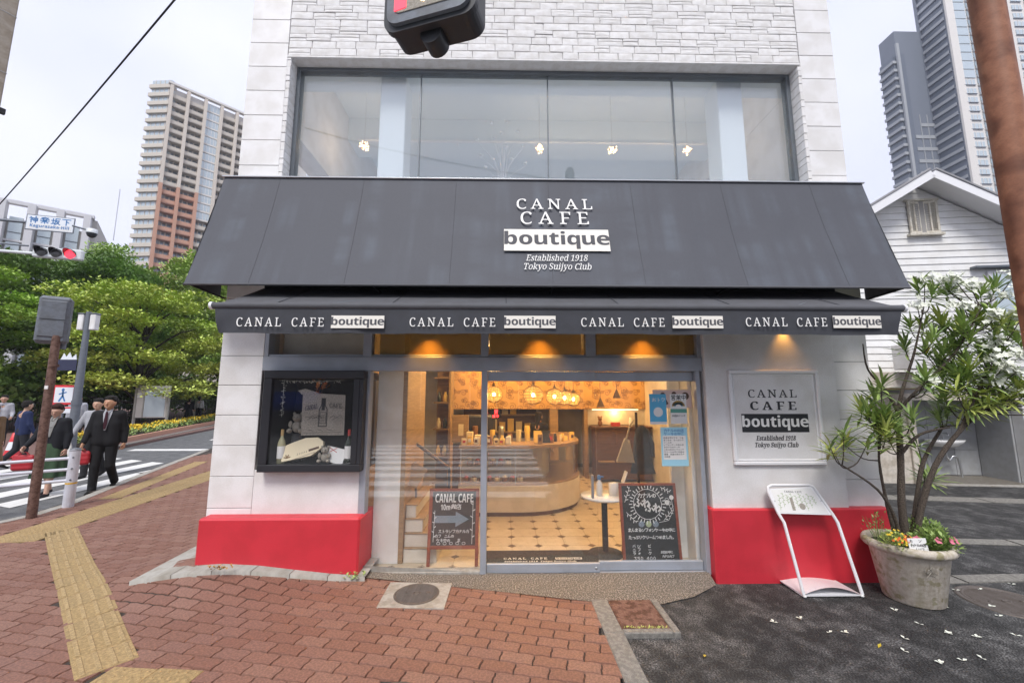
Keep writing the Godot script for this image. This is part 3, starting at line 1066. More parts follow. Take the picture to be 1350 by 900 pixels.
	for k in 4:
		solid("pane", M.glass_upper, Vector3(xs[k] + 0.004, 4.03, -0.19), Vector3(xs[k + 1] - 0.004, 5.535, -0.182), wf, 0.001)
		solid("added_inner_pane", M.glass, Vector3(xs[k] + 0.004, 4.03, -0.212), Vector3(xs[k + 1] - 0.004, 5.535, -0.206), wf, 0.001)  # second sheet added to make the window mirror more sky
		if k > 0: solid("seam", M.aluminium_dark, Vector3(xs[k] - 0.006, 4.03, -0.22), Vector3(xs[k] + 0.006, 5.535, -0.178), wf, 0.001)
	# left bay: wall below the display case
	solid("bay_wall", M.wall_white, Vector3(-2.498, 0.50, -0.12), Vector3(-1.45, 0.985, 0.0))
	solid("bay_wall", M.wall_white, Vector3(-2.498, 0.985, -0.52), Vector3(-1.45, 1.975, -0.42))
	solid("plinth", M.red_paint, Vector3(-2.905, -0.1, -0.3), Vector3(-1.375, 0.565, 0.15), null, 0.018)
	# right bay
	solid("bay_wall", M.wall_white, Vector3(2.09, 0.55, -0.14), Vector3(3.472, 2.78, 0.05), null, 0.006)
	solid("bay_wall", M.wall_white, Vector3(-2.5, 2.44, -0.3), Vector3(3.5, 2.72, -0.12))
	solid("plinth", M.red_paint, Vector3(2.055, -0.35, -0.3), Vector3(3.86, 0.612, 0.10), null, 0.012)
	# aluminium shop front
	var sf := Node3D.new()
	sf.name = "shop_front"
	cafe.add_child(sf)
	solid("header", M.aluminium, Vector3(-2.495, 1.978, -0.12), Vector3(2.088, 2.125, 0.012), sf)
	solid("head_rail", M.aluminium_dark, Vector3(-2.495, 2.385, -0.11), Vector3(2.088, 2.44, 0.0), sf)
	for p in [[-2.495, -2.45], [-1.475, -1.385], [-0.245, -0.165], [0.865, 0.968], [2.045, 2.088]]:
		solid("mullion", M.aluminium, Vector3(p[0], 2.125, -0.11), Vector3(p[1], 2.385, 0.002), sf)
	var tr := [[-2.45, -1.475], [-1.385, -0.245], [-0.165, 0.865], [0.968, 2.045]]
	for k in 4:
		solid("transom_pane", M.glass if k == 0 else M.glass_amber, Vector3(tr[k][0], 2.15, -0.065), Vector3(tr[k][1], 2.385, -0.057), sf, 0.001)
		solid("transom_sill", M.aluminium, Vector3(tr[k][0], 2.125, -0.10), Vector3(tr[k][1], 2.15, -0.01), sf)
		solid("transom_back", M.plaster, Vector3(tr[k][0], 2.15, -0.30), Vector3(tr[k][1], 2.44, -0.28), sf)
	solid("post", M.aluminium, Vector3(-1.448, -0.02, -0.11), Vector3(-1.385, 1.978, 0.008), sf)
	solid("post", M.aluminium, Vector3(-0.235, -0.03, -0.10), Vector3(-0.172, 1.978, 0.014), sf)
	solid("post", M.aluminium, Vector3(2.01, -0.03, -0.11), Vector3(2.055, 1.978, 0.008), sf)
	solid("sill", M.concrete, Vector3(-1.385, -0.12, -0.10), Vector3(-0.235, 0.018, 0.012), sf)
	solid("fixed_pane", M.glass, Vector3(-1.385, 0.018, -0.052), Vector3(-0.235, 1.978, -0.044), sf, 0.001)
	solid("added_inner_pane", M.glass, Vector3(-1.385, 0.018, -0.070), Vector3(-0.235, 1.978, -0.064), sf, 0.001)  # extra sheet added so the glass mirrors the street more strongly
	solid("sill", M.aluminium, Vector3(-0.172, -0.12, -0.12), Vector3(2.01, -0.012, 0.03), sf)
	for d in [[-0.170, 0.955, -0.03], [0.958, 2.008, -0.075]]:
		var door := Node3D.new()
		door.name = "sliding_door"
		cafe.add_child(door, true)
		var z: float = d[2]
		solid("bottom_rail", M.aluminium, Vector3(d[0], -0.008, z - 0.02), Vector3(d[1], 0.078, z + 0.02), door)
		solid("top_rail", M.aluminium, Vector3(d[0], 1.875, z - 0.02), Vector3(d[1], 1.974, z + 0.02), door)
		solid("door_pane", M.glass, Vector3(d[0] + 0.002, 0.078, z + 0.001), Vector3(d[1] - 0.002, 1.875, z + 0.006), door, 0.001)
		solid("added_inner_pane", M.glass, Vector3(d[0] + 0.002, 0.078, z - 0.011), Vector3(d[1] - 0.002, 1.875, z - 0.006), door, 0.001)  # doubled sheet added for a stronger reflection in the door
	var dh := cafe.get_child(cafe.get_child_count() - 2)
	solid("handle", M.steel, Vector3(0.885, 0.70, -0.024), Vector3(0.908, 0.93, 0.02), dh)
	var st := mb()
	lathe(st, [Vector2(0, 0.004), Vector2(0.012, 0.004), Vector2(0.012, 0)], 12, Transform3D(Basis(Vector3.RIGHT, PI / 2), Vector3(0.915, 0.035, -0.01)))
	build(st, "lock", M.steel, dh)
	# small lamps under the awning that wash the header
	for x in [-0.79, 0.38, 1.48, 2.95]:
		var wallz := 0.05 if x > 2.5 else 0.012
		var l := thing("downlight", {-0.79: "small spot lamp above the fixed left glass pane", 0.38: "small spot lamp above the left sliding door", 1.48: "small spot lamp above the right sliding door", 2.95: "small spot lamp above the framed wall sign"}[x], "lamp", Vector3(x, 2.475, wallz + 0.055), 0.0, "spot lamps under the awning")
		st = mb()
		lathe(st, [Vector2(0.0, 0.07), Vector2(0.035, 0.07), Vector2(0.038, 0.0), Vector2(0.030, 0.0), Vector2(0.028, 0.03), Vector2(0.0, 0.03)], 14)
		build(st, "housing", M.steel, l)
		st = mb()
		rbox(st, Vector3(-0.012, 0.02, -0.055 - (0.033 if x < 2.5 else 0.0)), Vector3(0.012, 0.05, -0.03), 0.003)
		build(st, "bracket", M.steel, l)
		st = mb()
		lathe(st, [Vector2(0.0, 0.004), Vector2(0.022, 0.006), Vector2(0.022, 0.022), Vector2(0, 0.026)], 10)
		build(st, "bulb", M.bulb_soft, l)
		var s := SpotLight3D.new()
		s.light_energy = 0.5 if x < 2.5 else 0.09
		s.light_color = Color(1.0, 0.70, 0.30)
		s.spot_angle = 42
		s.spot_range = 6
		s.light_size = 0.02
		s.shadow_enabled = true
		l.add_child(s)
		s.position = Vector3(0, -0.002, 0)
		s.rotation_degrees = Vector3(-90, 0, 0)

func stone(st: SurfaceTool, x0: float, x1: float, y0: float, y1: float) -> void:
	# one split stone: chamfered, its face a little bulged and out of true
	st.set_smooth_group(-1)
	var z := rng.randf_range(-0.005, 0.002)
	var j := 0.003
	var b := [Vector3(x0, y0, -0.016), Vector3(x1, y0, -0.016), Vector3(x1, y1, -0.016), Vector3(x0, y1, -0.016)]
	var f := []
	for k in 4:
		var q: Vector3 = b[k]
		f.append(Vector3(q.x + (0.004 if k == 0 or k == 3 else -0.004) + rng.randf_range(-j, j), q.y + (0.0035 if k < 2 else -0.0035) + rng.randf_range(-j * 0.5, j * 0.5), z + rng.randf_range(-0.002, 0.002)))
	var c := Vector3((x0 + x1) * 0.5 + rng.randf_range(-0.02, 0.02), (y0 + y1) * 0.5, z + 0.003)
	for k in 4:
		var n := (k + 1) % 4
		tri(st, f[k], f[n], c)
		quad(st, b[k], b[n], f[n], f[k])

# ---------------------------------------------------------------- inside the shop
func wall_along(st: SurfaceTool, pts: Array, y0: float, y1: float, t: float) -> void:
	# upright band following a line in plan, t thick to its left
	st.set_smooth_group(-1)
	var n := pts.size()
	var inner := []
	for i in n:
		var d: Vector2 = (pts[min(i + 1, n - 1)] - pts[max(i - 1, 0)]).normalized()
		inner.append(pts[i] + Vector2(d.y, -d.x) * t)
	for i in n - 1:
		var a: Vector2 = pts[i]; var b: Vector2 = pts[i + 1]; var c: Vector2 = inner[i + 1]; var e: Vector2 = inner[i]
		quad(st, Vector3(a.x, y0, a.y), Vector3(b.x, y0, b.y), Vector3(b.x, y1, b.y), Vector3(a.x, y1, a.y))
		quad(st, Vector3(c.x, y0, c.y), Vector3(e.x, y0, e.y), Vector3(e.x, y1, e.y), Vector3(c.x, y1, c.y))
		quad(st, Vector3(a.x, y1, a.y), Vector3(b.x, y1, b.y), Vector3(c.x, y1, c.y), Vector3(e.x, y1, e.y))
		quad(st, Vector3(e.x, y0, e.y), Vector3(c.x, y0, c.y), Vector3(b.x, y0, b.y), Vector3(a.x, y0, a.y))
	var s: Vector2 = pts[0]; var si: Vector2 = inner[0]; var l: Vector2 = pts[-1]; var li: Vector2 = inner[-1]
	quad(st, Vector3(si.x, y0, si.y), Vector3(s.x, y0, s.y), Vector3(s.x, y1, s.y), Vector3(si.x, y1, si.y))
	quad(st, Vector3(l.x, y0, l.y), Vector3(li.x, y0, li.y), Vector3(li.x, y1, li.y), Vector3(l.x, y1, l.y))

func shop_interior() -> void:
	# floor of cream tiles with dark diamonds
	var fl := Node3D.new()
	fl.name = "shop_floor"
	add_child(fl)
	setting(fl)
	bar("screed", M.grout, fl, Vector3(-2.6, -0.28, -7.8), Vector3(3.64, -0.008, -0.13), 0.002)
	var st := mb()
	var p := 0.31
	var h := p * 0.5 - 0.002
	var cut := 0.05
	slab(st, PackedVector2Array([Vector2(-h + cut, -h), Vector2(h - cut, -h), Vector2(h, -h + cut), Vector2(h, h - cut), Vector2(h - cut, h), Vector2(-h + cut, h), Vector2(-h, h - cut), Vector2(-h, -h + cut)]), -0.006, 0.0)
	st.generate_normals()
	var oct := st.commit()
	st = mb()
	slab(st, PackedVector2Array([Vector2(-cut + 0.003, 0), Vector2(0, cut - 0.003), Vector2(cut - 0.003, 0), Vector2(0, -cut + 0.003)]), -0.006, 0.0)
	st.generate_normals()
	var dia := st.commit()
	for i in 15:
		for j in 19:
			var at := Vector3(-1.30 + i * p, 0, -0.27 - j * p)
			inst(oct, "floor_tile", M.tile_cream if rng.randf() < 0.6 else M.tile_cream_b, fl, Transform3D(Basis(), at))
			inst(dia, "diamond_tile", M.tile_dark, fl, Transform3D(Basis(), at + Vector3(p * 0.5, 0.0, p * 0.5 if j > 0 else p * 0.35)))
	# walls of the shop
	solid("inner_wall", M.plaster, Vector3(3.05, 0, -7.0), Vector3(3.15, 2.72, -0.14))
	solid("inner_wall", M.plaster_white, Vector3(1.98, 0.0, -0.55), Vector3(2.10, 2.44, -0.14))
	solid("inner_wall", M.plaster, Vector3(-2.6, 0, -6.6), Vector3(3.05, 2.72, -6.5))
	var band := solid("papered_wall", M.plaster, Vector3(-1.3, 1.44, -4.75), Vector3(3.05, 2.72, -4.6))
	var wp := mat("wallpaper", Color(0.72, 0.60, 0.40), 0.7, 0, T.wallpaper, 0.62)
	band.material_override = wp
	solid("partition", M.plaster_white, Vector3(-1.372, 0.0, -0.30), Vector3(-1.10, 2.44, -0.24))
	solid("partition", M.plaster_white, Vector3(1.84, 0.0, -0.40), Vector3(1.985, 2.44, -0.34))
	solid("partition", M.wood_light, Vector3(-1.10, 0.0, -1.25), Vector3(-1.05, 2.44, -0.24))
	solid("partition", M.wood_light, Vector3(-1.95, 0.0, -2.9), Vector3(-1.85, 2.72, -0.5))
	# stairs with rail
	var stairs := thing("staircase", "pale staircase with dark handrail behind the fixed left glass pane", "staircase")
	for k in 4:
		bar("step", M.plaster, stairs, Vector3(-1.046, 0.0 if k == 0 else 0.14 * k + 0.012, -1.25), Vector3(-0.70 - k * 0.08, 0.14 * (k + 1), -0.26 - 0.02 * k), 0.004)
		bar("tread", M.wood_light, stairs, Vector3(-1.046, 0.14 * (k + 1), -1.25), Vector3(-0.68 - k * 0.08, 0.14 * (k + 1) + 0.012, -0.25 - 0.02 * k), 0.003)
	st = mb()
	tube(st, [Vector3(-1.22, 1.27, -0.80), Vector3(-0.66, 0.865, -0.80)], [0.02, 0.02], 8)
	build(st, "handrail", M.wood_dark, stairs)
	st = mb()
	tube(st, [Vector3(-0.655, 0.875, -0.80), Vector3(-0.655, 0.10, -0.80)], [0.014, 0.014], 8)
	build(st, "rail_post", M.black_matt, stairs)
	var lec := thing("menu_stand", "slanted wooden menu board on the stairs behind the left glass pane", "menu stand", Vector3(-1.0, 0.58, -0.6))
	st = mb()
	rbox(st, Vector3(-0.09, -0.12, -0.008), Vector3(0.09, 0.12, 0.008), 0.003, Transform3D(Basis(Vector3(0, 0, 1), -0.5) * Basis(Vector3.RIGHT, -0.5), Vector3(0, 0.26, 0.1)))
	build(st, "board", M.wood_light, lec)
	st = mb()
	tube(st, [Vector3(0, 0.0, 0.0), Vector3(0, 0.26, 0.08)], [0.012, 0.012], 6)
	build(st, "stand", M.wood_dark, lec)
	# tall shelf on the left with lit goods
	var sh := thing("wall_shelf", "tall wooden shelf with warm lit goods behind the handrail", "shelf", Vector3(-0.98, 0, -2.55))
	bar("back_panel", M.wood_light, sh, Vector3(-0.16, 0.0, -0.25), Vector3(0.12, 2.3, -0.22))
	bar("side_panel", M.wood_light, sh, Vector3(0.08, 0.0, -0.22), Vector3(0.12, 2.3, 0.12))
	for y in [0.35, 0.75, 1.18, 1.60, 2.0]:
		bar("shelf_board", M.wood_light, sh, Vector3(-0.16, y, -0.22), Vector3(0.08, y + 0.025, 0.12), 0.002)
	var k2 := 0
	for y in [0.775, 1.205, 1.625]:
		for i in 2:
			var bt := thing("jar", ["squat gold tin low on the tall left shelf", "slim gold tin low on the tall left shelf", "dark jar on the middle board of the tall left shelf", "pale jar on the middle board of the tall left shelf", "small bottle on the upper board of the tall left shelf", "yellow packet on the upper board of the tall left shelf"][k2], "jar", Vector3(-1.06 + i * 0.10, y, -2.50))
			st = mb()
			lathe(st, [Vector2(0, 0), Vector2(0.032, 0), Vector2(0.034, 0.09 + 0.02 * i), Vector2(0.018, 0.13), Vector2(0.018, 0.16), Vector2(0, 0.16)], 10)
			build(st, "body", [M.paper_yellow, M.bottle_dark, M.paper_cream][(k2 + i) % 3], bt)
			k2 += 1
	# back of house: dark opening, door and shelves
	solid("kitchen_panel", M.wood_dark, Vector3(-0.95, 0, -5.6), Vector3(-0.2, 1.44, -5.5))
	solid("kitchen_pillar", M.wood_light, Vector3(0.98, 0, -4.9), Vector3(1.16, 1.44, -4.62))
	solid("kitchen_pillar", M.wood_light, Vector3(1.72, 0, -4.9), Vector3(1.80, 1.44, -4.62))
	var ks := thing("back_shelf", "lit shelf of yellow boxes behind the counter", "shelf", Vector3(0.15, 0, -5.3))
	bar("back_panel", M.wood_dark, ks, Vector3(-0.5, 0.0, -0.1), Vector3(0.6, 1.8, -0.05))
	for y in [0.9, 1.28]:
		bar("shelf_board", M.wood_light, ks, Vector3(-0.5, y, -0.05), Vector3(0.6, y + 0.03, 0.25), 0.003)
	for i in 8:
		var yb := 0.93 if i < 5 else 1.31
		var xb := -0.38 + (i % 5) * 0.19 + (0.06 if i > 4 else 0.0)
		var hh: float = [0.26, 0.20, 0.28, 0.22, 0.18, 0.12, 0.10, 0.12][i]
		var bx := bar("gift_box", M.paper_yellow if i % 3 else M.paper_cream, self, Vector3(0.15 + xb - 0.07, yb, -5.28), Vector3(0.15 + xb + 0.07, yb + hh, -5.14), 0.004)
		bx.name = numbered("gift_box") if i > 0 else "gift_box"
		tag(bx, ["leftmost", "second", "third", "fourth", "fifth", "leftmost", "middle", "rightmost"][i] + (" yellow box on the lower board of the shelf behind the counter" if i < 5 else " yellow box on the upper board of the shelf behind the counter"), "box", "boxes behind the counter")
		if i == 0: used["gift_box"] = 0
	# right cabinet with the lit niche
	var cab := thing("sideboard", "dark wooden sideboard under a lit white niche at the back right", "sideboard", Vector3(2.4, 0, -4.2))
	bar("carcass", M.wood_dark, cab, Vector3(-0.55, 0.05, -0.35), Vector3(0.6, 1.06, 0.0))
	bar("top", M.wood_dark, cab, Vector3(-0.58, 1.06, -0.38), Vector3(0.63, 1.10, 0.03))
	for i in 3:
		bar("drawer", M.wood_dark, cab, Vector3(-0.50 + i * 0.36, 0.75, 0.0), Vector3(-0.18 + i * 0.36, 1.0, 0.015))
		bar("open_shelf", M.wood_light, cab, Vector3(-0.50 + i * 0.36, 0.40, 0.0), Vector3(-0.18 + i * 0.36, 0.43, 0.10))
	solid("niche_back", M.plaster, Vector3(1.80, 1.10, -4.78), Vector3(3.05, 1.44, -4.70))
	var nl := OmniLight3D.new()
	var niche := thing("strip_light", "warm strip light in the niche above the dark sideboard", "lamp", Vector3(2.4, 1.42, -4.64))
	st = mb()
	rbox(st, Vector3(-0.5, 0.0, -0.015), Vector3(0.5, 0.018, 0.015), 0.004)
	build(st, "tube_light", M.shelf_light, niche)
	nl.light_energy = 0.10
	nl.light_color = Color(1.0, 0.75, 0.45)
	nl.light_size = 0.05
	nl.omni_range = 8
	nl.shadow_enabled = true
	niche.add_child(nl)
	nl.position = Vector3(0, -0.05, 0.05)
	for i in 3:
		var bear := thing("ornament", ["small brown bear on the sideboard, leftmost", "red box on the sideboard under the niche", "small pale vase on the sideboard, rightmost"][i], "ornament", Vector3(2.0 + i * 0.32, 1.10, -4.35))
		st = mb()
		if i == 1: rbox(st, Vector3(-0.09, 0, -0.05), Vector3(0.09, 0.08, 0.05), 0.004)
		elif i == 0:
			ball(st, Vector3(0, 0.06, 0), Vector3(0.05, 0.06, 0.05)); ball(st, Vector3(0, 0.15, 0), Vector3(0.045, 0.045, 0.045)); ball(st, Vector3(-0.035, 0.19, 0), Vector3(0.018, 0.018, 0.01)); ball(st, Vector3(0.035, 0.19, 0), Vector3(0.018, 0.018, 0.01))
		else: lathe(st, [Vector2(0, 0), Vector2(0.04, 0), Vector2(0.055, 0.08), Vector2(0.02, 0.14), Vector2(0.03, 0.17), Vector2(0.0, 0.165)], 12)
		build(st, "body", [M.cake_brown, M.cake_red, M.ceramic][i], bear)
	# counter
	var line := [Vector2(-0.66, -1.88), Vector2(0.15, -1.88)]
	for k in 9:
		var a := PI / 2 * k / 8.0
		line.append(Vector2(0.25 + 1.02 * sin(a), -2.90 + 1.02 * cos(a)))
	line.append(Vector2(1.27, -4.1))
	var co := thing("counter", "curved cream cafe counter with glass cake case under a wooden top", "counter")
	st = mb(); wall_along(st, line, 0.06, 0.43, 0.55); build(st, "front_panel", M.counter_cream, co)
	var inset := []
	for i in line.size():
		var d: Vector2 = (line[min(i + 1, line.size() - 1)] - line[max(i - 1, 0)]).normalized()
		inset.append(line[i] + Vector2(d.y, -d.x) * 0.03)
	st = mb(); wall_along(st, inset, 0.0, 0.06, 0.45); build(st, "kick_board", M.wood_dark, co)
	st = mb(); wall_along(st, line, 0.43, 0.46, 0.55); build(st, "case_floor", M.wood_light, co)
	st = mb(); wall_along(st, inset, 0.46, 0.955, 0.008); build(st, "case_glass", M.glass, co)
	st = mb(); wall_along(st, inset, 0.70, 0.71, 0.35); build(st, "glass_shelf", M.glass, co)
	st = mb(); wall_along(st, line, 0.955, 1.0, 0.55); build(st, "counter_top", M.wood_light, co)
	var back := []
	for i in line.size():
		var d: Vector2 = (line[min(i + 1, line.size() - 1)] - line[max(i - 1, 0)]).normalized()
		back.append(line[i] + Vector2(d.y, -d.x) * 0.50)
	st = mb(); wall_along(st, back, 0.46, 0.955, 0.02); build(st, "case_back", M.plaster, co)
	for q in [Vector3(-0.64, 0.46, -1.92), Vector3(0.16, 0.46, -1.92), Vector3(1.20, 0.46, -3.0)]:
		bar("case_post", M.steel, co, q, q + Vector3(0.02, 0.495, 0.02), 0.003)
	var cn := 0
	for i in 14:
		var yk := 0.46 if i < 8 else 0.711
		var at := Vector3(-0.56 + (i % 8) * 0.115 + (0.05 if i > 7 else 0.0), yk, -2.06)
		var cake := thing("cake", "%s cake from the left on the %s of the counter case" % [["first", "second", "third", "fourth", "fifth", "sixth", "seventh", "eighth"][i % 8], "floor" if i < 8 else "glass shelf"], "cake", at, 0.0, "cakes in the counter case")
		st = mb()
		lathe(st, [Vector2(0, 0), Vector2(0.045, 0), Vector2(0.045, 0.05), Vector2(0.04, 0.055), Vector2(0, 0.055)], 12)
		build(st, "sponge", [M.cake_brown, M.cake_cream, M.cake_brown][i % 3], cake)
		st = mb()
		lathe(st, [Vector2(0.038, 0.055), Vector2(0.03, 0.075), Vector2(0.0, 0.085)], 10)
		build(st, "topping", [M.cake_red, M.cake_brown, M.cake_cream][i % 3], cake)
	# things on the counter
	for i in 5:
		var cx: float = [-0.52, -0.40, 0.52, 0.66, 0.98][i]
		var cz: float = [-2.1, -2.15, -2.2, -2.25, -2.6][i]
		var g := thing("goods_box" if i < 2 else "menu_card", ["cream carton standing on the left end of the counter", "smaller cream carton beside the first on the counter", "yellow folded menu card on the counter", "black menu card beside the yellow one on the counter", "low yellow card at the bend of the counter"][i], "carton" if i < 2 else "menu card", Vector3(cx, 1.0, cz))
		st = mb()
		if i < 2:
			rbox(st, Vector3(-0.05, 0, -0.04), Vector3(0.05, 0.13 + 0.05 * (1 - i), 0.04), 0.004)
			build(st, "carton", M.paper_cream, g)
		else:
			for s in [-1.0, 1.0]:
				st = mb()
				rbox(st, Vector3(-0.06, 0, -0.003), Vector3(0.06, 0.19 if i < 4 else 0.07, 0.003), 0.001, Transform3D(Basis(Vector3.RIGHT, -0.25 * s), Vector3(0, 0.0, 0.05 * s)))
				build(st, "leaf", M.paper_yellow if i != 3 else M.black_frame, g)
	for i in 6:
		var bt := thing("counter_jar", "%s jar from the left on the counter top" % ["first", "second", "third", "fourth", "fifth", "sixth"][i], "jar", Vector3(-0.25 + i * 0.11 if i < 4 else 0.82 + (i - 4) * 0.12, 1.0, -2.12 - (0.0 if i < 4 else 0.30)), 0.0, "jars on the counter")
		st = mb()
		lathe(st, [Vector2(0, 0), Vector2(0.03, 0), Vector2(0.032, 0.08), Vector2(0.022, 0.10), Vector2(0.022, 0.125), Vector2(0, 0.125)], 10)
		build(st, "body", [M.paper_cream, M.black_frame, M.paper_yellow][i % 3], bt)
	var nth := ["first", "second", "third", "fourth", "fifth", "sixth", "seventh", "eighth", "ninth", "tenth", "eleventh", "twelfth"]
	for i in 12:
		var along := i / 11.0
		var at := Vector3(-0.60 + along * 1.05, 1.0, -2.0 - 0.02 * (i % 3)) if i < 8 else Vector3(0.55 + (i - 8) * 0.19, 1.0, -2.05 - (i - 8) * 0.19)
		var pk := thing("package", "%s small package along the front edge of the counter top, from the left" % nth[i], "package", at, rng.randf_range(-0.4, 0.4), "packages on the counter")
		var hh := rng.randf_range(0.06, 0.15)
		bar("box", [M.paper_cream, M.paper_yellow, M.paper, M.wood_light, M.cake_brown][i % 5], pk, Vector3(-0.035, 0, -0.03), Vector3(0.035, hh, 0.03), 0.004)
		bar("label", [M.cake_red, M.paper, M.wood_dark][i % 3], pk, Vector3(-0.022, hh * 0.3, 0.03), Vector3(0.022, hh * 0.7, 0.0315), 0.0004)
	for i in 9:
		var gb := thing("goods_tin", "%s tin on the low bench shelf in front of the kitchen, from the left" % nth[i], "tin", Vector3(-0.85 + i * 0.16, 0.9, -3.42), 0.0, "tins on the work bench")
		st = mb()
		lathe(st, [Vector2(0, 0), Vector2(0.05, 0), Vector2(0.05, 0.12 + 0.07 * (i % 3)), Vector2(0.042, 0.135 + 0.07 * (i % 3)), Vector2(0, 0.135 + 0.07 * (i % 3))], 12)
		build(st, "tin", [M.paper_yellow, M.steel, M.cake_brown, M.paper_cream][i % 4], gb)
	# coffee machine in the kitchen opening
	var cm := thing("coffee_machine", "black coffee machine behind the left of the counter", "coffee machine", Vector3(-0.45, 0.9, -3.68))
	bar("body", M.black_frame, cm, Vector3(-0.28, 0.1, -0.2), Vector3(0.28, 0.46, 0.16), 0.03)
	bar("tray", M.steel, cm, Vector3(-0.28, 0.0, -0.2), Vector3(0.28, 0.06, 0.22), 0.01)
	bar("group_head", M.steel, cm, Vector3(-0.12, 0.06, 0.0), Vector3(-0.04, 0.1, 0.14), 0.005)
	var bc := thing("work_bench", "low dark work bench behind the counter", "bench", Vector3(-0.4, 0, -3.6))
	bar("bench_top", M.steel, bc, Vector3(-0.6, 0.86, -0.34), Vector3(1.05, 0.9, 0.3))
	bar("cupboard", M.wood_dark, bc, Vector3(-0.58, 0.0, -0.28), Vector3(0.88, 0.86, 0.25))
	var pb := thing("menu_easel", "wooden display panel standing at the left end of the counter", "panel", Vector3(-0.66, 1.0, -2.34))
	bar("board", M.wood_light, pb, Vector3(-0.16, 0, -0.02), Vector3(0.10, 0.42, 0.02))
	bar("picture", M.paper_cream, pb, Vector3(-0.06, 0.1, 0.02), Vector3(0.02, 0.28, 0.024), 0.001)
	# wire globe pendants
	var pend := [[-0.16, 1.745, -2.2, 0.14], [0.455, 1.735, -2.15, 0.16], [0.80, 1.71, -2.25, 0.14], [1.0, 1.69, -2.5, 0.125], [1.21, 1.665, -2.9, 0.125]]
	for i in 5:
		var q: Array = pend[i]
		var pl := thing("pendant_lamp", "wire globe pendant lamp, %s from the left over the counter" % ["first", "second", "third", "fourth", "fifth"][i], "lamp", Vector3(q[0], q[1], q[2]), 0.0, "wire globe pendants over the counter")
		var R: float = q[3]
		st = mb()
		for k in 14:
			var pts := []
			for j in 13:
				var a := -PI / 2 + PI * j / 12.0
				pts.append(Vector3(cos(a) * R * sin(TAU * k / 14), sin(a) * R * 0.92, cos(a) * R * cos(TAU * k / 14)))
			tube(st, pts, [0.0034], 4, false)
		for j in range(1, 10):
			var a := -PI / 2 + PI * j / 10.0
			var pts := []
			for k in 19: pts.append(Vector3(cos(a) * R * sin(TAU * k / 18), sin(a) * R * 0.92, cos(a) * R * cos(TAU * k / 18)))
			tube(st, pts, [0.0034], 4, false)
		build(st, "wire_globe", M.bronze_wire, pl)
		st = mb()
		ball(st, Vector3.ZERO, Vector3(R * 0.9, R * 0.83, R * 0.9), 18, 12)
		build(st, "added_glow_globe", M.glow_globe_glass, pl)  # inner shell added so the bulb seems to fill the wire globe
		st = mb()
		rod(st, Vector3(0, R * 0.9, 0), Vector3(0, 2.72 - q[1], 0), 0.004, 6)
		build(st, "cord", M.black_matt, pl)
		st = mb()
		lathe(st, [Vector2(0.03, R * 0.86), Vector2(0.024, R * 0.92 + 0.02), Vector2(0.01, R * 0.92 + 0.06), Vector2(0, R * 0.92 + 0.06)], 10)
		build(st, "cap", M.bronze_wire, pl)
		st = mb()
		ball(st, Vector3.ZERO, Vector3(0.026, 0.03, 0.026), 10, 6)
		build(st, "bulb", M.bulb_warm, pl)
		var o := OmniLight3D.new()
		o.light_energy = 0.20
		o.light_color = Color(1.0, 0.78, 0.48)
		o.light_size = 0.03
		o.omni_range = 14
		o.shadow_enabled = true
		pl.add_child(o)
	# spots washing the papered wall
	for i in 7:
		var sp := thing("ceiling_spot", "%s of the ceiling spots from the left" % ["first", "second", "third", "fourth", "fifth", "sixth", "seventh"][i], "lamp", Vector3(-0.7 + i * 0.56, 2.66, -4.36), 0.0, "ceiling spots in the shop")
		st = mb()
		lathe(st, [Vector2(0, 0.06), Vector2(0.04, 0.06), Vector2(0.04, 0.0), Vector2(0.03, 0.0), Vector2(0.03, 0.03), Vector2(0, 0.03)], 12)
		build(st, "housing", M.steel, sp)
		st = mb()
		lathe(st, [Vector2(0, 0.008), Vector2(0.024, 0.008), Vector2(0.024, 0.028), Vector2(0, 0.028)], 10)
		build(st, "bulb", M.bulb_soft, sp)
		var s := SpotLight3D.new()
		s.light_energy = 0.75
		s.light_color = Color(1.0, 0.72, 0.36)
		s.spot_angle = 40
		s.spot_range = 8
		s.light_size = 0.02
		s.shadow_enabled = true
		sp.add_child(s)
		s.position = Vector3(0, -0.004, 0)
		s.rotation_degrees = Vector3(-78, 0, 0)
	# ceiling lamps over the room
	for i in 4:
		var cl := thing("ceiling_lamp", "round ceiling lamp of the shop, %s" % ["front left", "front right", "rear left", "rear right"][i], "lamp", Vector3([-0.3, 1.5, -0.3, 2.2][i], 2.66, [-1.2, -1.2, -3.4, -3.2][i]), 0.0, "ceiling lamps in the shop")
		st = mb()
		lathe(st, [Vector2(0.10, 0.06), Vector2(0.10, 0.02), Vector2(0.08, 0.0), Vector2(0, 0.0)], 18)
		build(st, "shade_glow", M.bulb_soft, cl)
		var o := OmniLight3D.new()
		o.light_energy = 0.6
		o.light_color = Color(1.0, 0.83, 0.58)
		o.light_size = 0.1
		o.omni_range = 14
		o.shadow_enabled = true
		cl.add_child(o)
		o.position = Vector3(0, -0.12, 0)
	# two cone pendants on the right
	for i in 2:
		var cp := thing("cone_pendant", "dark cone pendant lamp over the sideboard, %s" % ["lower left one", "higher right one"][i], "lamp", Vector3(1.75 + i * 0.30, 1.52 + i * 0.16, -3.2), 0.0, "cone pendants")
		st = mb()
		lathe(st, [Vector2(0.075, 0.0), Vector2(0.012, 0.16), Vector2(0.0, 0.17)], 16)
		build(st, "shade", M.bronze_wire, cp)
		st = mb()
		rod(st, Vector3(0, 0.16, 0), Vector3(0, 1.2 - i * 0.16, 0), 0.004, 6)
		build(st, "cord", M.black_matt, cp)
	# coat stand with dark coats and a tote
	var cs := thing("coat_stand", "coat stand hung with a dark blue coat near the posters", "coat stand", Vector3(1.80, 0.0, -1.35))
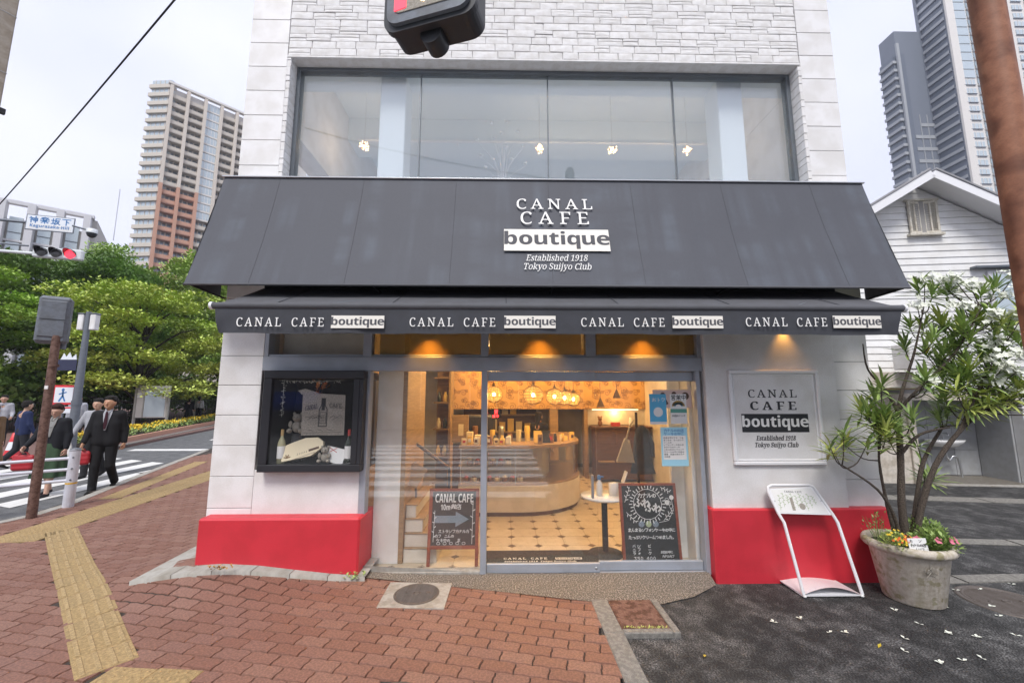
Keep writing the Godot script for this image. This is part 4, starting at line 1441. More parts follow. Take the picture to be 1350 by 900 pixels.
	st = mb(); rod(st, Vector3(0, 0.02, 0), Vector3(0, 1.5, 0), 0.018, 8); build(st, "pole", M.black_matt, cs)
	st = mb(); lathe(st, [Vector2(0, 0.0), Vector2(0.16, 0.0), Vector2(0.16, 0.02), Vector2(0, 0.03)], 18); build(st, "foot", M.black_matt, cs)
	st = mb()
	st.set_smooth_group(0)
	coat_shape(st)
	build(st, "coat", mat("navy_cloth", Color(0.02, 0.03, 0.05), 0.95), cs)
	st = mb()
	prism(st, PackedVector2Array([Vector2(-0.30, 0.86), Vector2(-0.06, 0.84), Vector2(-0.12, 1.14), Vector2(-0.18, 1.16)]), 0.02, 0.06)
	tube(st, [Vector3(-0.16, 1.14, 0.04), Vector3(-0.10, 1.32, 0.03), Vector3(-0.03, 1.40, 0.0)], [0.012, 0.012, 0.012], 6)
	build(st, "tote_bag", M.linen, cs)
	# round table by the door with a bottle and a tub
	var tb := thing("cafe_table", "small round white table on a dark pedestal just inside the door", "table", Vector3(1.12, 0, -0.46))
	st = mb(); lathe(st, [Vector2(0, 0.60), Vector2(0.25, 0.60), Vector2(0.26, 0.612), Vector2(0.255, 0.628), Vector2(0, 0.628)], 32); build(st, "table_top", M.ceramic, tb)
	st = mb(); rod(st, Vector3(0, 0.03, 0), Vector3(0, 0.60, 0), 0.032, 14); build(st, "pedestal", M.black_matt, tb)
	st = mb(); lathe(st, [Vector2(0, 0.0), Vector2(0.19, 0.0), Vector2(0.185, 0.018), Vector2(0.05, 0.035), Vector2(0, 0.04)], 28); build(st, "base", M.black_matt, tb)
	var bo := thing("spray_bottle", "white spray bottle with blue cap on the round table", "bottle", Vector3(1.06, 0.628, -0.42))
	st = mb(); lathe(st, [Vector2(0, 0), Vector2(0.034, 0), Vector2(0.035, 0.13), Vector2(0.016, 0.16), Vector2(0.015, 0.175), Vector2(0, 0.175)], 16); build(st, "body", M.ceramic, bo)
	st = mb(); lathe(st, [Vector2(0.02, 0.172), Vector2(0.022, 0.21), Vector2(0.01, 0.222), Vector2(0, 0.222)], 12); rbox(st, Vector3(0.0, 0.195, -0.008), Vector3(0.05, 0.21, 0.008), 0.003); build(st, "cap", M.sign_blue, bo)
	var tu := thing("tissue_tub", "white lidded tub on the round table", "tub", Vector3(1.23, 0.628, -0.45))
	st = mb(); lathe(st, [Vector2(0, 0), Vector2(0.055, 0), Vector2(0.058, 0.13), Vector2(0, 0.135)], 18); build(st, "body", M.ceramic, tu)
	st = mb(); rbox(st, Vector3(-0.012, 0.13, -0.05), Vector3(0.0, 0.27, 0.05), 0.02, Transform3D(Basis(Vector3(0, 0, 1), -0.35), Vector3(0.06, 0.0, 0))); build(st, "lid", M.ceramic, tu)
	# doormat with the shop name
	var dm := thing("doormat", "black doormat with white shop name inside the sliding doors", "doormat", Vector3(0.33, 0.001, -0.36))
	bar("mat", M.mat_black, dm, Vector3(-0.55, 0.0, -0.20), Vector3(0.72, 0.012, 0.22), 0.004)
	var flat := Basis(Vector3.RIGHT, -PI / 2)
	inst(text_shape("CANAL CAFE", "Droid Serif", 400, 0.46, 0.042, 0.002, 0.0, "", 0.12), "lettering", M.cream_print, dm, Transform3D(flat, Vector3(-0.10, 0.0125, 0.06)))
	inst(text_shape("Established 1918  Tokyo Suijyo Club", "Droid Serif", 400, 0.75, 0.028, 0.002, 0.2), "lettering", M.cream_print, dm, Transform3D(flat, Vector3(0.05, 0.0125, 0.13)))
	bar("name_plate", M.cream_print, dm, Vector3(0.22, 0.012, 0.02), Vector3(0.50, 0.0145, 0.065), 0.0005)
	inst(text_shape("boutique", "Droid Sans", 700, 0.26, 0.035, 0.001), "lettering", M.mat_black, dm, Transform3D(flat, Vector3(0.36, 0.0148, 0.058)))
	# red neon characters hanging at the left door
	var led := thing("led_sign", "small red glowing character sign behind the left sliding door", "sign", Vector3(-0.10, 1.50, -1.3))
	led.scale = Vector3.ONE * 0.6
	st = mb()
	strokes(st, "営", -0.05, 0.06, 0.08, 0.012, Transform3D(Basis(), Vector3(0, 0, 0.006)))
	strokes(st, "業中", -0.09, -0.05, 0.06, 0.010, Transform3D(Basis(), Vector3(0, 0, 0.006)), 1.3)
	build(st, "lit_strokes", M.red_led, led)
	bar("backing", M.black_matt, led, Vector3(-0.11, -0.12, -0.005), Vector3(0.09, 0.08, 0.002), 0.001)
	st = mb(); rod(st, Vector3(0, 0.08, 0), Vector3(0, 2.0, 0), 0.002, 4); build(st, "hanger", M.steel, led)

func coat_shape(st: SurfaceTool) -> void:
	var rows := [[1.32, 0.03, 0.04], [1.27, 0.085, 0.06], [1.12, 0.10, 0.07], [0.95, 0.115, 0.08], [0.80, 0.14, 0.08], [0.70, 0.155, 0.08], [0.69, 0.02, 0.02]]
	for i in rows.size() - 1:
		for k in 14:
			var q := []
			for e in [[i, k], [i, k + 1], [i + 1, k + 1], [i + 1, k]]:
				var r: Array = rows[e[0]]
				var a: float = TAU * e[1] / 14.0
				var w := 1.0 + 0.14 * sin(a * 5.0 + e[0])
				q.append(Vector3(0.06 + r[1] * cos(a) * w, r[0], 0.02 + r[2] * sin(a) * w))
			quad(st, q[0], q[1], q[2], q[3])
	tube(st, [Vector3(0.12, 1.25, 0.02), Vector3(0.18, 1.08, 0.05), Vector3(0.17, 0.92, 0.08)], [0.04, 0.036, 0.032], 8)

# ---------------------------------------------------------------- the room behind the upper window
func upper_room() -> void:
	solid("upper_ceiling", M.upper_white, Vector3(-2.62, 6.35, -7.85), Vector3(3.66, 6.45, -0.30))
	solid("upper_lintel", M.upper_white, Vector3(-2.62, 5.62, -0.60), Vector3(3.66, 6.35, -0.315))
	solid("upper_beam", M.upper_white, Vector3(-2.62, 5.95, -2.6), Vector3(3.66, 6.35, -2.1))
	solid("upper_beam", M.upper_white, Vector3(-2.62, 6.05, -5.0), Vector3(3.66, 6.35, -4.6))
	solid("upper_floor", M.upper_white, Vector3(-2.62, 3.05, -7.85), Vector3(3.66, 3.07, -0.14))
	for x in [-1.36, 2.79]:
		solid("upper_column", M.upper_white, Vector3(x - 0.155, 3.05, -0.62), Vector3(x + 0.155, 6.35, -0.30), null, 0.01)
	# pane of the side window, run further back to let in more daylight
	solid("added_side_pane", M.glass, Vector3(-2.80, 3.4, -7.4), Vector3(-2.79, 4.97, -0.62), null, 0.001)
	# curtain rail
	var cr := thing("curtain_rail", "long pale curtain rail under the ceiling behind the upper window", "rail", Vector3(0.5, 5.87, -1.98))
	var st := mb()
	rod(st, Vector3(-2.9, 0, 0), Vector3(2.9, 0, 0), 0.022, 8)
	build(st, "rail", M.white_enamel, cr)
	for k in 5:
		st = mb(); rbox(st, Vector3(-2.6 + k * 1.3, 0.0, -0.13), Vector3(-2.57 + k * 1.3, 0.04, 0.02), 0.004); build(st, "bracket", M.white_enamel, cr)
	# sparkling pendants
	var gx := [-2.12, 0.53, 1.64, 2.80]
	for i in 4:
		var l := thing("star_pendant", "sparkling amber star pendant in the upper window, %s from the left" % ["first", "second", "third", "fourth"][i], "lamp", Vector3(gx[i], 5.45, -1.5), 0.0, "star pendants upstairs")
		st = mb()
		var r := RandomNumberGenerator.new()
		r.seed = 40 + i
		for k in 46:
			var d := Vector3(r.randfn(), r.randfn(), r.randfn()).normalized()
			var e := 0.045 + r.randf() * 0.035
			tube(st, [d * 0.02, d * e], [0.003, 0.0015], 4)
		build(st, "spikes", M.copper, l)
		st = mb()
		for k in 30:
			var d := Vector3(r.randfn(), r.randfn(), r.randfn()).normalized() * (0.035 + r.randf() * 0.04)
			ball(st, d, Vector3.ONE * 0.008, 5, 4)
		ball(st, Vector3.ZERO, Vector3.ONE * 0.028, 8, 5)
		build(st, "bulb", M.bulb_soft, l)
		st = mb(); rod(st, Vector3(0, 0.03, 0), Vector3(0, 0.90, 0), 0.003, 4); build(st, "cord", M.steel, l)
		var o := OmniLight3D.new()
		o.light_energy = 0.08
		o.light_color = Color(1.0, 0.88, 0.72)
		o.light_size = 0.05
		o.omni_range = 8
		o.shadow_enabled = true
		l.add_child(o)
	# branching stand of clear globes
	var g := thing("globe_tree", "branching white stand carrying clear glass globes in the upper window", "ornament", Vector3(-0.02, 3.05, -0.95))
	st = mb()
	var spots := [[-0.36, 2.15], [-0.16, 2.40], [0.05, 2.42], [0.20, 2.28], [-0.30, 1.92], [-0.14, 2.18], [0.26, 2.05], [0.12, 1.86], [-0.14, 1.86], [0.04, 2.05], [0.30, 1.80], [-0.24, 1.74], [-0.02, 2.26]]
	rod(st, Vector3(0, 0, 0), Vector3(0, 1.6, 0), 0.014, 8)
	for s in spots:
		tube(st, [Vector3(0, 1.4, 0), Vector3(s[0] * 0.3, 1.4 + (s[1] - 1.4) * 0.6, 0.0), Vector3(s[0], s[1] - 0.03, 0.02)], [0.006, 0.004, 0.002], 5)
	lathe(st, [Vector2(0, 0), Vector2(0.16, 0), Vector2(0.14, 0.03), Vector2(0, 0.03)], 18)
	build(st, "branches", M.white_enamel, g)
	for s in spots:
		st = mb()
		ball(st, Vector3(s[0], s[1], 0.02), Vector3.ONE * 0.034, 12, 8)
		build(st, "globe", M.glass, g)
		st = mb()
		ball(st, Vector3(s[0], s[1] + 0.012, 0.02), Vector3(0.026, 0.012, 0.026), 10, 4)
		build(st, "cap", M.ceramic, g)
	# glassware on the window ledge
	solid("ledge", M.upper_white, Vector3(-2.4, 3.98, -0.60), Vector3(3.4, 4.13, -0.26))
	for i in 3:
		var gl := thing("glass_bowl", ["upturned glass bowl on the upper window ledge, largest", "flat white dish on the upper window ledge", "small upturned glass on the upper window ledge"][i], "bowl", Vector3([1.28, 1.06, 1.78][i], 4.13, -0.42))
		st = mb()
		lathe(st, [Vector2(0.10, 0.0), Vector2(0.09, 0.08), Vector2(0.03, 0.11), Vector2(0.0, 0.11)] if i != 1 else [Vector2(0.0, 0.0), Vector2(0.08, 0.01), Vector2(0.09, 0.04), Vector2(0.0, 0.03)], 18, Transform3D(Basis.from_scale(Vector3.ONE * (1.0 if i == 0 else 0.8)), Vector3.ZERO))
		build(st, "bowl", M.glass_upper if i != 1 else M.ceramic, gl)

# ---------------------------------------------------------------- awnings
func awnings() -> void:
	var n := FastNoiseLite.new()
	n.seed = 31
	n.frequency = 0.9
	# the tall sloping awning
	var a := thing("sloping_awning", "large sloping charcoal awning with the shop name above the shop front", "awning")
	var x0 := -3.0
	var x1 := 3.93
	var st := mb()
	st.set_smooth_group(0)
	var nx := 70
	var ny := 14
	var P := func(i: int, j: int) -> Vector3:
		var u := float(i) / nx
		var v := float(j) / ny
		var y := 4.03 - 1.27 * v
		var sag := 0.020 * sin(v * PI) + 0.012 * n.get_noise_2d(u * 14.0, v * 1.2) * sin(v * PI) + 0.018 * n.get_noise_2d(u * 5.0 + 40, v * 8.0) * v * v * (1.02 - v)
		return Vector3(lerpf(x0 + 0.01 * (1 - v), x1, u), y, 0.12 + 0.38 * v - sag)
	for i in nx:
		for j in ny:
			var idx := [[i, j + 1], [i + 1, j + 1], [i + 1, j], [i, j]]
			var pts := []
			for e in idx: pts.append(P.call(e[0], e[1]))
			for k in [0, 2, 1, 0, 3, 2]:
				st.set_uv(Vector2(float(idx[k][0]) / nx, float(idx[k][1]) / ny))
				st.add_vertex(pts[k])
	build(st, "canopy", M.awning_cloth, a)
	for sx in [x0 + 0.002, x1 - 0.002]:
		st = mb()
		st.set_smooth_group(-1)
		tri(st, Vector3(sx, 4.03, 0.11), Vector3(sx, 2.76, 0.0), Vector3(sx, 2.765, 0.495))
		tri(st, Vector3(sx, 4.03, 0.11), Vector3(sx, 4.03, 0.0), Vector3(sx, 2.76, 0.0))
		build(st, "side_gore", M.awning_plain, a)
	for k in 7:
		var u := 0.09 + k * 0.138
		st = mb()
		var line := []
		for j in ny + 1:
			var p: Vector3 = P.call(int(u * nx), j)
			line.append(p + Vector3(0, 0.0005, 0.0012))
		tube(st, line, [0.0014], 4, false)
		build(st, "seam", M.awning_plain, a)
	st = mb()
	rbox(st, Vector3(x0 - 0.01, 4.03, 0.0), Vector3(x1 + 0.02, 4.046, 0.14), 0.004)
	build(st, "flashing", M.steel, a)
	st = mb()
	rod(st, Vector3(x0, 2.757, 0.497), Vector3(x1, 2.757, 0.497), 0.012, 8)
	build(st, "front_bar", M.awning_plain, a)
	for k in 5:
		st = mb()
		var sx := x0 + 0.05 + k * (x1 - x0 - 0.1) / 4.0
		rod(st, Vector3(sx, 2.757, 0.49), Vector3(sx, 2.74, 0.0), 0.010, 6)
		build(st, "strut", M.black_matt, a)
	# name printed on the slope
	var up := Vector3(0, 1.27, -0.38).normalized()
	var nr := Vector3(0, 0.38, 1.27).normalized()
	var slope := Basis(Vector3.RIGHT, up, nr)
	var at := func(x: float, y: float, off := 0.006) -> Transform3D:
		return Transform3D(slope, Vector3(x, y, 0.5 - (y - 2.76) * 0.2992) + nr * off)
	inst(text_shape("CANAL", "Droid Serif", 400, 0.79, 0.135, 0.003, 0.0, "", 0.16), "lettering", M.white_print, a, at.call(0.522, 3.648))
	inst(text_shape("CAFE", "Droid Serif", 400, 0.70, 0.158, 0.003, 0.0, "", 0.20), "lettering", M.white_print, a, at.call(0.516, 3.460))
	st = mb()
	st.set_smooth_group(-1)
	rbox(st, Vector3(-0.53, 0, -0.003), Vector3(0.53, 0.265, 0.001), 0.0008)
	var pl := build(st, "name_plate", M.cream_print, a)
	pl.transform = at.call(0.525, 3.140)
	inst(text_shape("boutique", "Droid Sans", 700, 1.06, 0.152, 0.002, 0.0, "", 0.05), "lettering", mat("cloth_ink", Color(0.085, 0.085, 0.095), 0.8), a, at.call(0.528, 3.215, 0.008))
	inst(text_shape("Established 1918", "Droid Serif", 400, 0.60, 0.070, 0.003, 0.22), "lettering", M.white_print, a, at.call(0.51, 3.026))
	inst(text_shape("Tokyo Suijyo Club", "Droid Serif", 400, 0.66, 0.070, 0.003, 0.22), "lettering", M.white_print, a, at.call(0.51, 2.930))
	# the retractable awning below it
	var b := thing("retractable_awning", "low retractable charcoal awning with a lettered valance over the doors", "awning")
	var ax := -2.505
	var bx := 3.545
	st = mb()
	st.set_smooth_group(0)
	for i in 40:
		for j in 6:
			var q := []
			for e in [[i, j + 1], [i + 1, j + 1], [i + 1, j], [i, j]]:
				var u: float = e[0] / 40.0
				var v: float = e[1] / 6.0
				q.append(Vector3(lerpf(ax, bx, u), 2.83 - 0.315 * v - 0.012 * sin(v * PI) + 0.006 * n.get_noise_2d(u * 20, v * 3.0), 0.08 + 0.67 * v))
			quad(st, q[0], q[1], q[2], q[3])
	build(st, "canopy", M.awning_plain, b)
	for k in 6:
		var sx := ax + (k + 0.5) * (bx - ax) / 6.0
		st = mb()
		tube(st, [Vector3(sx, 2.832, 0.08), Vector3(sx, 2.669, 0.415), Vector3(sx, 2.517, 0.75)], [0.003], 4, false)
		build(st, "seam", M.valance_cloth, b)
	st = mb()
	rod(st, Vector3(ax - 0.01, 2.495, 0.76), Vector3(bx + 0.01, 2.495, 0.76), 0.030, 14)
	build(st, "front_bar", M.awning_plain, b)
	for sx in [ax - 0.035, bx + 0.012]:
		st = mb()
		rod(st, Vector3(sx, 2.495, 0.76), Vector3(sx + 0.023, 2.495, 0.76), 0.034, 14)
		build(st, "end_cap", M.white_enamel, b)
	st = mb()
	rbox(st, Vector3(ax, 2.80, -0.01), Vector3(bx, 2.90, 0.09), 0.02)
	build(st, "roller_case", M.black_matt, b)
	for k in 2:
		var sx := -1.6 + k * 4.2
		st = mb()
		tube(st, [Vector3(sx, 2.80, 0.06), Vector3(sx + 0.45, 2.64, 0.40), Vector3(sx, 2.50, 0.735)], [0.022], 8)
		build(st, "folding_arm", M.aluminium_dark, b)
	st = mb()
	st.set_smooth_group(0)
	var V2 := func(i: int, j: int) -> Vector3:
		var u := float(i) / 120
		var v := float(j) / 5
		var w := 0.007 * v * sin(u * 46.0 + 2.0 * n.get_noise_2d(u * 9, 5)) + 0.010 * v * n.get_noise_2d(u * 16.0, 0.0)
		var edge := 0.02 * v * (smoothstep(0.965, 1.0, u) + smoothstep(0.035, 0.0, u)) * sin(v * 4.0 + u * 90)
		return Vector3(lerpf(ax + 0.01, bx - 0.01, u) + (0.045 * v if u < 0.004 else 0.0) - (0.055 * v if u > 0.996 else 0.0), 2.475 - 0.222 * v + 0.006 * n.get_noise_2d(u * 12, 3) * v, 0.772 + w + edge)
	for i in 120:
		for j in 5:
			quad(st, V2.call(i, j + 1), V2.call(i + 1, j + 1), V2.call(i + 1, j), V2.call(i, j))
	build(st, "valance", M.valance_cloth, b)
	var vx := [[-2.288, -1.549, -1.487, -1.034, 2.31], [-0.815, -0.078, 0.0, 0.446, 2.314], [0.668, 1.397, 1.468, 1.914, 2.318], [2.115, 2.835, 2.893, 3.322, 2.325]]
	for e in vx:
		inst(text_shape("CANAL CAFE", "Droid Serif", 400, e[1] - e[0], 0.076, 0.002, 0.0, "", 0.14), "lettering", M.white_print, b, Transform3D(Basis(), Vector3((e[0] + e[1]) * 0.5, e[4], 0.790)))
		bar("name_plate", M.cream_print, b, Vector3(e[2], e[4] - 0.014, 0.786), Vector3(e[3], e[4] + 0.096, 0.790), 0.0008)
		inst(text_shape("boutique", "Droid Sans", 700, e[3] - e[2], 0.066, 0.001, 0.0, "", 0.04), "lettering", M.cloth_ink, b, Transform3D(Basis(), Vector3((e[2] + e[3]) * 0.5, e[4] + 0.014, 0.7905)))

# ---------------------------------------------------------------- things at the shop front
func front_objects() -> void:
	var st := mb()
	# framed wall sign
	var s := thing("wall_sign", "white framed wall sign with the shop name on the right wall", "sign", Vector3(2.795, 1.508, 0.05))
	bar("board", M.wall_white, s, Vector3(-0.44, -0.45, 0.0), Vector3(0.44, 0.45, 0.008), 0.002)
	for e in [[0.472, 0.480, 0.035], [0.432, 0.440, 0.018]]:
		var w: float = e[0]
		var h: float = e[1]
		var d: float = e[2]
		var t := 0.036 if d > 0.02 else 0.018
		bar("moulding", M.white_enamel, s, Vector3(-w, h - t, 0.0), Vector3(w, h, d), 0.008)
		bar("moulding", M.white_enamel, s, Vector3(-w, -h, 0.0), Vector3(w, -h + t, d), 0.008)
		bar("moulding", M.white_enamel, s, Vector3(-w, -h + t, 0.0), Vector3(-w + t, h - t, d - 0.001), 0.008)
		bar("moulding", M.white_enamel, s, Vector3(w - t, -h + t, 0.0), Vector3(w, h - t, d - 0.001), 0.008)
	inst(text_shape("CANAL", "Droid Serif", 400, 0.505, 0.080, 0.002, 0.0, "", 0.12), "lettering", M.ink, s, Transform3D(Basis(), Vector3(-0.018, 0.197, 0.009)))
	inst(text_shape("CAFE", "Droid Serif", 700, 0.480, 0.086, 0.002, 0.0, "", 0.18), "lettering", M.ink, s, Transform3D(Basis(), Vector3(-0.018, 0.070, 0.009)))
	bar("name_plate", M.ink, s, Vector3(-0.358, -0.155, 0.008), Vector3(0.336, 0.030, 0.011), 0.001)
	inst(text_shape("boutique", "Droid Sans", 700, 0.69, 0.108, 0.001, 0.0, "", 0.05), "lettering", M.white_print, s, Transform3D(Basis(), Vector3(-0.011, -0.100, 0.0115)))
	inst(text_shape("Established 1918", "Droid Serif", 700, 0.405, 0.046, 0.002, 0.22), "lettering", M.ink, s, Transform3D(Basis(), Vector3(-0.02, -0.236, 0.009)))
	inst(text_shape("Tokyo Suijyo Club", "Droid Serif", 700, 0.45, 0.046, 0.002, 0.22), "lettering", M.ink, s, Transform3D(Basis(), Vector3(-0.02, -0.303, 0.009)))
	# black display case
	var c := thing("display_case", "black framed glass display case mounted left of the doors", "display case", Vector3(-1.91, 1.478, 0.0))
	for e in [[Vector3(-0.5, 0.415, -0.40), Vector3(0.5, 0.495, 0.12)], [Vector3(-0.5, -0.495, -0.40), Vector3(0.5, -0.425, 0.12)], [Vector3(-0.5, -0.425, -0.40), Vector3(-0.415, 0.415, 0.118)], [Vector3(0.40, -0.425, -0.40), Vector3(0.46, 0.415, 0.118)]]:
		bar("frame", M.black_frame, c, e[0], e[1], 0.005)
	bar("frame", M.black_frame, c, Vector3(0.46, -0.425, 0.01), Vector3(0.5, 0.415, 0.118), 0.005)
	bar("back_board", M.black_matt, c, Vector3(-0.415, -0.425, -0.40), Vector3(0.40, 0.415, -0.37), 0.002)
	bar("pane", M.glass, c, Vector3(-0.415, -0.425, 0.085), Vector3(0.40, 0.415, 0.092), 0.001)
	case_contents()
	# chalk board on the left, an A frame behind the fixed pane
	var tl := Basis(Vector3.RIGHT, deg_to_rad(-9.0))
	var lb := thing("chalkboard", "red framed chalkboard with a big chalk arrow behind the left pane", "chalkboard", Vector3(-0.525, 0.012, -0.16))
	var hold := Transform3D(tl, Vector3.ZERO)
	var LB := func(called: String, m: Material, lo: Vector3, hi: Vector3) -> void:
		var q := mb()
		rbox(q, lo, hi, 0.004, hold)
		build(q, called, m, lb)
	LB.call("board", M.board_black, Vector3(-0.235, 0.17, -0.012), Vector3(0.235, 0.72, 0.0))
	for sx in [-0.262, 0.230]: LB.call("leg", M.wood_red, Vector3(sx, -0.01, -0.014), Vector3(sx + 0.034, 0.74, 0.010))
	LB.call("rail", M.wood_red, Vector3(-0.229, 0.708, -0.013), Vector3(0.231, 0.738, 0.009))
	LB.call("rail", M.wood_red, Vector3(-0.229, 0.150, -0.013), Vector3(0.231, 0.185, 0.009))
	st = mb()
	for sx in [-0.24, 0.24]: tube(st, [Vector3(sx, 0.72, -0.135), Vector3(sx, 0.0, -0.30)], [0.012, 0.012], 6)
	build(st, "rear_leg", M.wood_red, lb)
	inst(text_shape("CANAL CAFE", "Droid Sans", 700, 0.40, 0.085, 0.001), "chalk_lettering", M.chalk, lb, hold * Transform3D(Basis(), Vector3(0, 0.60, 0.001)))
	st = mb()
	prism(st, PackedVector2Array([Vector2(-0.20, 0.40), Vector2(0.02, 0.40), Vector2(0.02, 0.36), Vector2(0.16, 0.435), Vector2(0.02, 0.51), Vector2(0.02, 0.47), Vector2(-0.20, 0.47)]), 0.0005, 0.0012, hold)
	build(st, "chalk_arrow", M.chalk_blue, lb)
	inst(text_shape("10m", "Droid Sans", 700, 0.10, 0.055, 0.001), "chalk_lettering", M.chalk, lb, hold * Transform3D(Basis(), Vector3(-0.09, 0.525, 0.001)))
	st = mb()
	var f := hold * Transform3D(Basis(), Vector3(0, 0, 0.0015))
	strokes(st, "先です", -0.03, 0.585, 0.05, 0.006, f)
	strokes(st, "お店", -0.03, 0.585, 0.05, 0.006, f, 1.1)
	strokes(st, "レストランフカナルカ", -0.19, 0.335, 0.034, 0.004, f)
	strokes(st, "カフェニムの", -0.19, 0.290, 0.032, 0.004, f)
	strokes(st, "ケキ中の時間まで", -0.17, 0.250, 0.034, 0.004, f)
	for k in 5: ring_stroke(st, Vector2(-0.15 + k * 0.065, 0.205), 0.017, 0.012, 0.004, f)
	sprig(st, Vector2(0.195, 0.20), Vector2(0.20, 0.62), 0.028, f)
	sprig(st, Vector2(-0.205, 0.22), Vector2(-0.20, 0.52), 0.022, f)
	build(st, "chalk_drawing", M.chalk, lb)
	# the right chalk board
	tl = Basis(Vector3.RIGHT, deg_to_rad(-7.0))
	hold = Transform3D(tl, Vector3.ZERO)
	var rb := thing("chalkboard", "red framed chalkboard with a chalk flower wreath behind the right door", "chalkboard", Vector3(1.53, 0.012, -0.14))
	var RB := func(called: String, m: Material, lo: Vector3, hi: Vector3) -> void:
		var q := mb()
		rbox(q, lo, hi, 0.004, hold)
		build(q, called, m, rb)
	RB.call("board", M.board_black, Vector3(-0.28, 0.0, -0.014), Vector3(0.28, 0.775, 0.0))
	RB.call("frame", M.wood_red, Vector3(-0.305, 0.765, -0.016), Vector3(0.305, 0.79, 0.010))
	RB.call("frame", M.wood_red, Vector3(-0.305, -0.01, -0.016), Vector3(-0.277, 0.765, 0.010))
	RB.call("frame", M.wood_red, Vector3(0.277, -0.01, -0.016), Vector3(0.305, 0.765, 0.010))
	st = mb()
	for sx in [-0.24, 0.24]: tube(st, [Vector3(sx, 0.76, -0.12), Vector3(sx, 0.0, -0.26)], [0.012, 0.012], 6)
	build(st, "rear_leg", M.wood_red, rb)
	st = mb()
	f = hold * Transform3D(Basis(), Vector3(0, 0, 0.0015))
	strokes(st, "カナルの", -0.11, 0.69, 0.048, 0.007, f, 1.05)
	strokes(st, "ふわ", -0.15, 0.635, 0.085, 0.014, f, 1.0)
	strokes(st, "ふわ", -0.035, 0.585, 0.085, 0.014, f, 1.0)
	ring_stroke(st, Vector2(-0.01, 0.58), 0.15, 0.15, 0.005, f)
	for k in 34:
		var a := TAU * k / 34.0
		var d := Vector2(cos(a), sin(a))
		var r0 := 0.155 + 0.012 * (k % 2)
		stroke(st, [Vector2(-0.01, 0.58) + d * r0, Vector2(-0.01, 0.58) + d * (r0 + 0.028)], 0.009, f)
	for k in 3: ring_stroke(st, Vector2(0.20 + 0.02 * k, 0.62 - 0.03 * k), 0.02, 0.02, 0.004, f)
	disc(st, Vector2(0.20, 0.595), 0.026, f)
	disc(st, Vector2(0.25, 0.645), 0.024, f)
	sprig(st, Vector2(-0.25, 0.60), Vector2(-0.19, 0.75), 0.03, f)
	sprig(st, Vector2(-0.24, 0.50), Vector2(-0.14, 0.40), 0.03, f)
	sprig(st, Vector2(0.15, 0.42), Vector2(0.25, 0.52), 0.03, f)
	sprig(st, Vector2(0.14, 0.75), Vector2(0.24, 0.70), 0.026, f)
	stroke(st, [Vector2(0.10, 0.40), Vector2(0.20, 0.42), Vector2(0.26, 0.52), Vector2(0.25, 0.62)], 0.004, f)
	strokes(st, "まんまるシフォンケーキの中に", -0.235, 0.345, 0.036, 0.0055, f, 0.98)
	strokes(st, "たっぷりクリームつめました。", -0.235, 0.275, 0.036, 0.0055, f, 0.98)
	strokes(st, "バニラ", -0.20, 0.19, 0.032, 0.0045, f, 1.05, true)
	strokes(st, "シフォ", -0.15, 0.19, 0.032, 0.0045, f, 1.05, true)
	strokes(st, "ピーク", -0.04, 0.19, 0.032, 0.0045, f, 1.05, true)
	strokes(st, "350", -0.195, 0.075, 0.032, 0.0045, f)
	strokes(st, "400", -0.065, 0.075, 0.032, 0.0045, f)
	strokes(st, "お店の中に", 0.09, 0.13, 0.026, 0.004, f, 0.95)
	strokes(st, "カナルカフ", 0.10, 0.09, 0.026, 0.004, f, 0.95)
	strokes(st, "クリーム", 0.13, 0.05, 0.026, 0.004, f, 0.95)
	build(st, "chalk_drawing", M.chalk, rb)
	for k in 3:
		st = mb()
		disc(st, Vector2(-0.09 + k * 0.075, 0.385), 0.031, f, -0.0003, 18)
		build(st, "chalk_dot", [M.chalk_blue, M.chalk_green, M.chalk_blue][k], rb)
	# posters on the glass
	var zp := -0.068
	var post := [
		["pale orange poster with drawn figures behind the blue ones", 1.575, 1.99, 1.595, 1.785, "poster_pink", -0.0676],
		["bright blue poster with a white round mark on the door", 1.535, 1.715, 1.425, 1.74, "poster_blue", -0.0645],
		["white and green poster with a rainbow on the door", 1.755, 1.93, 1.43, 1.74, "paper", -0.0645],
		["light blue notice with lines of text below the posters", 1.64, 1.922, 1.0, 1.395, "poster_sky", -0.0660]]
	for k in 4:
		var e: Array = post[k]
		var w: float = (e[2] - e[1]) * 0.5
		var h: float = (e[4] - e[3]) * 0.5
		var p := thing("poster", e[0], "poster", Vector3((e[1] + e[2]) * 0.5, (e[3] + e[4]) * 0.5, e[6]), 0.0, "posters on the sliding door")
		bar("sheet", M[e[5]], p, Vector3(-w, -h, 0), Vector3(w, h, 0.001), 0.0002)
		var face := Transform3D(Basis(), Vector3(0, 0, 0.0016))
		if k == 0:
			st = mb()
			disc(st, Vector2(-0.10, 0.04), 0.028, face); stroke(st, [Vector2(-0.10, 0.03), Vector2(-0.06, -0.05)], 0.03, face)
			disc(st, Vector2(0.02, 0.05), 0.026, face); stroke(st, [Vector2(0.0, 0.03), Vector2(0.05, 0.02)], 0.02, face)
			disc(st, Vector2(0.14, 0.03), 0.04, face)
			build(st, "print", M.wood_dark, p)
		elif k == 1:
			st = mb(); disc(st, Vector2(0, -0.03), 0.05, face, 0.0, 24); build(st, "print", M.paper, p)
			st = mb(); quad(st, face * Vector3(-w, -h, 0), face * Vector3(w, -h, 0), face * Vector3(w, -h + 0.028, 0), face * Vector3(-w, -h + 0.028, 0)); build(st, "print", M.paper, p)
			st = mb(); strokes(st, "おトク", -0.06, 0.12, 0.045, 0.005, face); build(st, "print", M.paper, p)
		elif k == 2:
